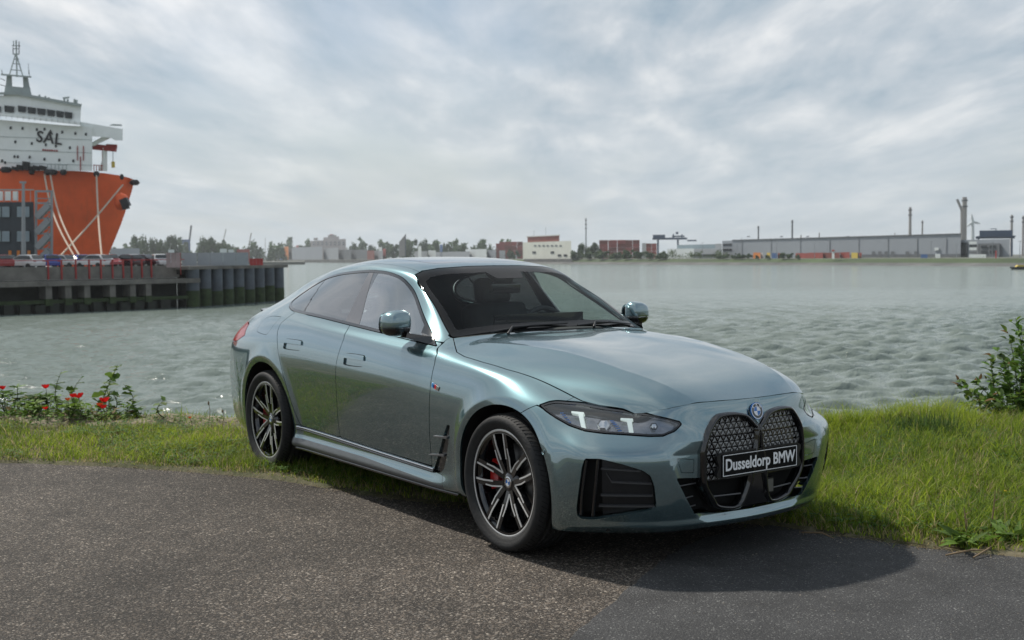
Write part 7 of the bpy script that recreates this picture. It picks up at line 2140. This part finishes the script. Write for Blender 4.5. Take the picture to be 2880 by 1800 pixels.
# ------------------------------------------------------------------ trees of the far bank
M['far_leaf'] = tone_mat('far_foliage', .8, .12)
M['bark'] = mat('bark', (.07, .055, .04), .9, var=.3, scale=1)
def crown_mesh(seed, n=1500, tall=1.):
    rng = np.random.default_rng(seed); nl = 14
    L = np.c_[rng.uniform(-.46, .46, nl), rng.uniform(-.46, .46, nl), rng.uniform(.16, .86, nl)*tall]; Rr = rng.uniform(.16, .30, nl)
    k = rng.integers(0, nl, n); d = rng.normal(0, 1, (n, 3)); d /= np.linalg.norm(d, axis=1, keepdims=True)
    c = L[k]+d*Rr[k][:, None]*rng.uniform(.55, 1.05, (n, 1)); c[:, 2] = np.maximum(c[:, 2], .08)
    e = rng.normal(0, 1, (n, 3)); e -= d*(e*d).sum(1, keepdims=True)*.6; e /= np.linalg.norm(e, axis=1, keepdims=True); f = np.cross(d, e)
    s = rng.uniform(.04, .085, (n, 1))
    V = np.stack([c-e*s, c+e*s, c+f*s*1.3], 1).reshape(-1, 3); T = np.arange(3*n).reshape(-1, 3)
    tone = np.repeat((np.array([.050, .085, .028])*rng.uniform(.6, 1.5, (n, 1))), 3, 0)
    return V, T, tone
crowns = []
for k in range(6):
    V, T, C = crown_mesh(900+k, 1500, 1. if k < 4 else 1.5)
    o = fast_mesh('crown', V, T, M['far_leaf'], cols=C); crowns.append(o.data); bpy.data.objects.remove(o)
_tr = MB().tube([(0, 0, 0), (0, 0, .35), (.03, 0, .6)], [.035, .028, .01], 6).build('trunk', M['bark']); trunk_me = _tr.data; bpy.data.objects.remove(_tr)
def far_tree(px, py0, w, label, off=40., D=None, kind=0, name='far_tree', cat='tree', zb=None, group='trees on the far bank'):
    D = D or shore_D(px, off); g = at_d(px, 610, D); z0 = GZ if zb is None else zb; h = max(1.5, at_d(px, py0, D).z-z0); ww = w*D/F24
    R = empty(name, (g.x, g.y, z0)); tag(R, label, cat, group)
    for nm, me in (('trunk', trunk_me), ('crown', crowns[kind])):
        o = bpy.data.objects.new(nm, me); link(o, R); o.scale = (ww/1.25, ww/1.25, h/(1.08 if kind < 4 else 1.6)); o.rotation_euler = (0, 0, px*.37)
T_ = [(320, 338, 552, 38), (352, 372, 554, 34), (385, 400, 553, 34), (410, 420, 552, 36), (455, 490, 557, 40), (480, 505, 556, 42), (430, 440, 560, 20)]
tl = [(338, 552, 44, 'round tree, leftmost of the tall trees behind the quay'), (368, 556, 34, 'tree second from left among the tall trees behind the quay'), (392, 553, 34, 'tree in the middle of the tall group behind the quay'), (417, 552, 36, 'tree at the right end of the tall group behind the quay'), (482, 556, 40, 'left tree of the separate pair behind the pier'), (507, 558, 44, 'right tree of the separate pair behind the pier')]
for k, (px, y, w, lab) in enumerate(tl): far_tree(px, y, w, lab, D=1150+13*k, kind=k % 4, zb=-2, group='tall trees behind the quay')
sl = [(275, 580, 16, 'small dark conifer far left beside the ship bow'), (300, 582, 22, 'low tree right of the small dark conifer'), (442, 565, 14, 'narrow tree between the two tall tree groups'), (545, 582, 20, 'low tree right of the separate pair'), (565, 580, 16, 'pointed small tree above the pier screens'), (585, 578, 14, 'second pointed small tree above the pier screens'), (610, 582, 22, 'low round tree at the right end of the pier screens'), (640, 580, 18, 'small tree just right of the pier'), (665, 579, 14, 'narrow tree behind the pier end')]
for k, (px, y, w, lab) in enumerate(sl): far_tree(px, y, w, lab, D=1400+20*k, kind=4+k % 2 if w < 17 else k % 4, zb=-2, group='low far trees behind the pier')
fl = [(705, 577, 30, 'tree left of the big grey hotel'), (728, 574, 24, 'tree touching the left side of the grey hotel'), (835, 574, 22, 'dark tree right of the grey hotel'), (858, 577, 26, 'tree second right of the grey hotel'), (882, 577, 26, 'tree midway between hotel and slanted tower'), (905, 579, 26, 'low tree before the slanted tower'), (932, 575, 26, 'tree left of the slanted tower'), (962, 573, 26, 'tree right under the slanted tower'), (998, 562, 34, 'biggest round tree right of the slanted tower'), (1034, 566, 13, 'narrow poplar right of the biggest round tree'), (1050, 570, 14, 'second narrow poplar from the biggest round tree'), (1062, 570, 14, 'third narrow poplar, by the blue sign'), (1095, 575, 16, 'thin tree right of the poplars'), (1120, 580, 20, 'small round tree left of the red stacks'), (1160, 582, 22, 'low bush tree right of the small round tree'), (1208, 588, 22, 'bush under the red stacks'), (1225, 590, 14, 'bush touching the cream block'), (1375, 570, 30, 'left tree of the pair right of the cream block'), (1405, 571, 34, 'right bright green tree of the pair right of the cream block')]
for k, (px, y, w, lab) in enumerate(fl): far_tree(px, y, w, lab, off=70 if px < 1300 else 40, kind=(4+k % 2) if w < 17 else k % 4)
bl_ = [(1362, 590, 30), (1392, 593, 34), (1425, 592, 34), (1455, 594, 30), (1482, 588, 28), (1508, 590, 24), (1535, 593, 26), (1560, 592, 28), (1570, 598, 18), (1715, 600, 20), (1735, 601, 16), (1755, 600, 18), (1770, 598, 16), (1850, 595, 24), (1867, 597, 16), (1745, 597, 14), (1700, 602, 14), (1790, 602, 12), (1815, 602, 14), (1885, 600, 14)]
nm_ = ['first', 'second', 'third', 'fourth', 'fifth', 'sixth', 'seventh', 'eighth', 'ninth', 'tenth', 'eleventh', 'twelfth', 'thirteenth', 'fourteenth', 'fifteenth', 'sixteenth', 'seventeenth', 'eighteenth', 'nineteenth', 'twentieth']
for k, (px, y, w) in enumerate(sorted(bl_)): far_tree(px, y, w, 'waterside bush, %s from the left right of the cream block' % nm_[k], off=14, kind=k % 4, name='waterside_bush', cat='bush', group='bushes along the far waterside')

# continuous low wood and hedges that read as one mass
def leaf_band(name, px0, px1, ytop, off, dep, n, label, seed, D=None, zb=None, col=(.050, .085, .030)):
    rng = np.random.default_rng(seed); P = []; C = []; S = []
    for k in range(n):
        px = rng.uniform(px0, px1); o = off+dep*rng.random(); d = (D+dep*rng.random()) if D else shore_D(px, o); z0 = GZ if zb is None else zb
        bump_ = .55+.25*math.sin(px*.11+seed)+.2*math.sin(px*.29+2*seed)+.12*math.sin(px*.7)
        h = max(1.2, (at_d(px, ytop, d).z-z0))*max(.25, bump_); g = at_d(px, 610, d); t = rng.random()**.6
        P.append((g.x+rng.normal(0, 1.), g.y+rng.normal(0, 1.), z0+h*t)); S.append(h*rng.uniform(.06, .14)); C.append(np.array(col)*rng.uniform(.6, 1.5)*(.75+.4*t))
    P = np.array(P); S = np.array(S)[:, None]; C = np.array(C); a = rng.normal(0, 1, (n, 3)); b = rng.normal(0, 1, (n, 3))
    V = np.stack([P-a*S*.6, P+a*S*.6, P+b*S*.8], 1).reshape(-1, 3)
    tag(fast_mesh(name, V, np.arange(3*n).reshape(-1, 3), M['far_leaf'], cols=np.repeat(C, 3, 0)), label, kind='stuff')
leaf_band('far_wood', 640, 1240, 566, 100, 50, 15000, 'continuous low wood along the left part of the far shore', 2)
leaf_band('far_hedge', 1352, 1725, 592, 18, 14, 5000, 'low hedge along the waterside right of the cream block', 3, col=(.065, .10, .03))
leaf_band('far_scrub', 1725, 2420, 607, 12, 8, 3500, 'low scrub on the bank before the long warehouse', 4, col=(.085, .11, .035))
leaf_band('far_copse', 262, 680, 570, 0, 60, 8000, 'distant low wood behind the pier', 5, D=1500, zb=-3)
for k, px in enumerate((1660, 1742, 1835, 1925, 2030, 2100, 2200, 2260, 2345, 2410)):
    D_ = shore_D(px, 30); g = at_d(px, 606, D_); R = empty('yard_light', (g.x, g.y, GZ)); tag(R, 'thin yard lamp post on the far bank, %s from the left' % ['first', 'second', 'third', 'fourth', 'fifth', 'sixth', 'seventh', 'eighth', 'ninth', 'tenth'][k], 'lamp post', 'yard lamp posts on the far bank')
    zt = at_d(px, 574+5*math.sin(k*2.), D_).z; MB().tube([(0, 0, 0), (0, 0, zt-GZ)], [.16, .09], 6).build('pole', M['steel'], R); MB().bar((-.9, 0, zt-GZ), (.9, 0, zt-GZ), .25, .2).build('lamp_head', M['steel'], R)

# ------------------------------------------------------------------ left part of the far shore
R = farbox('grey_hotel', M['hotel'], 735, 818, 567, off=90, dep=40, label='large stepped grey building on the far bank left of the car roof', cat='building')
farbox('upper_block', M['hotel'], 765, 802, 560, 567, 92, 30, parent=R); farbox('roof_house', M['hotel'], 776, 792, 555, 560, 94, 20, parent=R); farbox('roof_house', M['hotel'], 742, 752, 562, 567, 94, 20, parent=R); farbox('roof_sign', M['cont_red'], 780, 788, 553.6, 555, 93.5, 3, parent=R)
for y in (571, 576):
    for k in range(8): farbox('window', M['dark_glass'], 739+k*10, 744+k*10, y, y+2.4, 89.5, .5, parent=R)
D = shore_D(955)+100; a = at_d(945, 578, D); R = empty('slanted_tower', (a.x, a.y, GZ)); tag(R, 'dark tower with slanted triangular top', 'tower')
pr = [(943, 606), (943, 572), (959, 553), (959, 606)]
V = [tuple(at_d(px, py, D+d)) for d in (0, 12) for px, py in pr]; wbuild(MB().add(V, [(0, 1, 2, 3), (7, 6, 5, 4)]+[(i, i+4, (i+1) % 4+4, (i+1) % 4) for i in range(4)]), 'shaft', M['stack_grey'], R)
V = [tuple(at_d(px, py, D-.5)) for px, py in ((956.5, 606), (956.5, 556), (959.5, 552.5), (959.5, 606))]; wbuild(MB().add(V, [(0, 1, 2, 3)]), 'dark_edge', M['shed_dark'], R)
for k, (x0, x1, y, m, lab, cat) in enumerate([(690, 762, 584, 'shed_grey', 'low shed with pale roof left of the hotel', 'shed'), (765, 800, 586, 'panel_grey', 'long low grey hall before the hotel', 'shed'), (800, 830, 590, 'shed_dark', 'dark low shed right of the grey hall', 'shed'), (830, 868, 590, 'shed_dark', 'dark open boat shed on the far bank', 'shed'), (868, 885, 592, 'brick', 'small brick hut beside the dark boat shed', 'hut'), (885, 905, 593, 'panel_grey', 'pale hut right of the brick hut', 'hut'), (980, 1010, 594, 'panel_grey', 'low grey wall building under the biggest tree', 'building'), (1012, 1030, 592, 'far_white', 'small white building right of the biggest tree', 'building'), (1030, 1110, 595, 'panel_grey', 'long low pale quay wall building', 'building'), (1100, 1150, 589, 'far_white', 'pale low hall left of the red stacks', 'building'), (1152, 1172, 591, 'shed_grey', 'grey shed beside the small red stack', 'shed'), (642, 690, 588, 'shed_dark', 'dark low shed right of the pier end', 'shed'), (1040, 1046, 578, 'cont_blue', 'blue sign between the poplars', 'sign'), (700, 706, 580, 'cont_red', 'small red tank left of the hotel', 'tank'), (905, 912, 588, 'cont_red', 'small red hut by the dark boat shed', 'hut'), (895, 903, 584, 'far_white', 'white gable house behind the boat shed', 'house'), (988, 996, 582, 'far_white', 'white gable house before the biggest tree', 'house'), (660, 668, 585, 'cont_blue', 'blue container right of the pier', 'container'), (672, 682, 583, 'cont_orange', 'orange roofed hut right of the pier', 'hut')]):
    farbox('far_' + cat, M[m], x0, x1, y, off=40+(k % 4)*6, dep=14, label=lab, cat=cat)
mb = MB(); V = []
# dark quay wall under the left shore
D0, D1 = shore_D(620)-6, shore_D(1150)-6; p, q = at_d(620, 618, D0), at_d(1150, 618, D1); R = empty('far_quay_wall', (p.x, p.y, WATER_Z)); tag(R, 'dark quay wall at the foot of the left far shore', 'wall'); wbuild(hexa(MB(), p, q, WATER_Z-.5, GZ+.15, 5), 'wall_face', M['bank_stone'], R)
# cranes and masts on the left skyline
for k, (x0, y0, x1, y1, w, m, lab) in enumerate([(447, 575, 452, 533, 3.4, 'shed_dark', 'dark leaning crane mast between the tree groups'), (527, 575, 534, 541, 1.6, 'stack_grey', 'thin leaning crane jib right of the separate tree pair'), (588, 580, 594, 550, 2.0, 'stack_grey', 'pale leaning crane jib above the pier screens'), (627, 578, 627, 562, .8, 'stack_grey', 'thin mast right of the pale crane jib')]):
    D = 1900.; a, b = at_d(x0, 606, D), at_d(x1, y1, D); R = empty('skyline_crane', tuple(a)); tag(R, lab, 'crane', 'cranes on the left skyline')
    wbuild(MB().bar(tuple(at_d(x0, y0, D)), tuple(b), w*D/F24, w*D/F24), 'jib', M[m], R); wbuild(MB().bar(tuple(a), tuple(at_d(x0, y0, D)), w*D/F24*1.3, w*D/F24*1.3), 'tower', M[m], R)
D = 1850.; a, b = at_d(428, 572, D), at_d(449, 572, D); R = empty('blue_crane_house', (a.x, a.y, -2)); tag(R, 'blue crane machinery house between the tall tree groups', 'crane'); wbuild(hexa(MB(), a, b, at_d(430, 577, D).z, at_d(430, 566, D).z, 12), 'house', M['cont_blue'], R); wbuild(hexa(MB(), a+(b-a)*.8, b, -3, at_d(430, 577, D).z, 8), 'leg', M['cont_blue'], R)
# low land behind the pier on the left
a, b = at_d(200, 612, 1100), at_d(720, 612, 1100); mb = hexa(MB(), a, b, WATER_Z-.5, -1.8, 900); tag(mb.build('far_land', M['yard']), 'flat far land behind the pier at the left', kind='structure')
R = farbox('long_grey_hall', M['shed_grey'], 262, 330, 587, D=1120, dep=20, zb=-1.9, label='long grey hall right of the ship bow', cat='building')
for k, (x0, x1, y, m, lab) in enumerate([(520, 536, 588, 'far_white', 'white van roof above the grey screens'), (540, 552, 590, 'far_white', 'second white roof above the grey screens'), (560, 590, 589, 'cont_red', 'red roofed boat shed above the grey screens'), (398, 412, 590, 'far_white', 'white roof above the parked cars')]):
    farbox('far_roof', M[m], x0, x1, y, D=1105, dep=8, zb=-1.9, label=lab, cat='building')
# little boat at the right edge
p = at_z(2414, 637, WATER_Z); R = empty('small_boat', tuple(p)); tag(R, 'small yellow and dark boat cut by the right picture edge', 'boat')
u = VR; 
hullp = [(-3.2, .9), (-2.4, .0), (3., .0), (3.4, .9)]
V = [tuple(p+u*x+VF*d+Vector((0, 0, z))) for d in (0, 2.) for x, z in hullp]; wbuild(MB().add(V, [(0, 1, 2, 3), (7, 6, 5, 4)]+[(i, i+4, (i+1) % 4+4, (i+1) % 4) for i in range(4)]), 'hull', M['black_steel'], R)
V = [tuple(p+u*x+VF*d+Vector((0, 0, z))) for d in (.3, 1.7) for x, z in ((-1.6, .9), (1.6, .9), (1.2, 1.5), (-1.0, 1.5))]; wbuild(MB().add(V, [(0, 1, 2, 3), (7, 6, 5, 4)]+[(i, i+4, (i+1) % 4+4, (i+1) % 4) for i in range(4)]), 'cabin', M['cont_yellow'], R)
# marker buoy post
R = farbox('striped_post', M['red_steel'], 2352-0, 2355, 592, off=20, dep=.8, label='thin red post on the far bank before the office front', cat='post')
R = farbox('beacon', M['far_white'], 1966, 1972, 590, off=10, dep=1.5, label='red and white beacon on the waterside before the container row', cat='beacon'); farbox('beacon_top', M['cont_red'], 1965.5, 1972.5, 590, 594, 9.6, 2., parent=R)

# ------------------------------------------------------------------ harbour haze: one even body of air round everything
hz_m = bpy.data.materials.new('harbour_haze'); hz_m.use_nodes = True; hz_m.cycles.homogeneous_volume = True
_nt = hz_m.node_tree; _nt.nodes.clear(); _o = _nt.nodes.new('ShaderNodeOutputMaterial'); _v = _nt.nodes.new('ShaderNodeVolumePrincipled')
_v.inputs['Color'].default_value = (.86, .91, .95, 1); _v.inputs['Density'].default_value = .00013; _v.inputs['Anisotropy'].default_value = .3
_nt.links.new(_v.outputs['Volume'], _o.inputs['Volume'])
tag(MB().box(-4100, 4100, -4100, 4100, -6.6, 95).build('haze', hz_m), 'thin pale haze over the harbour', kind='stuff')
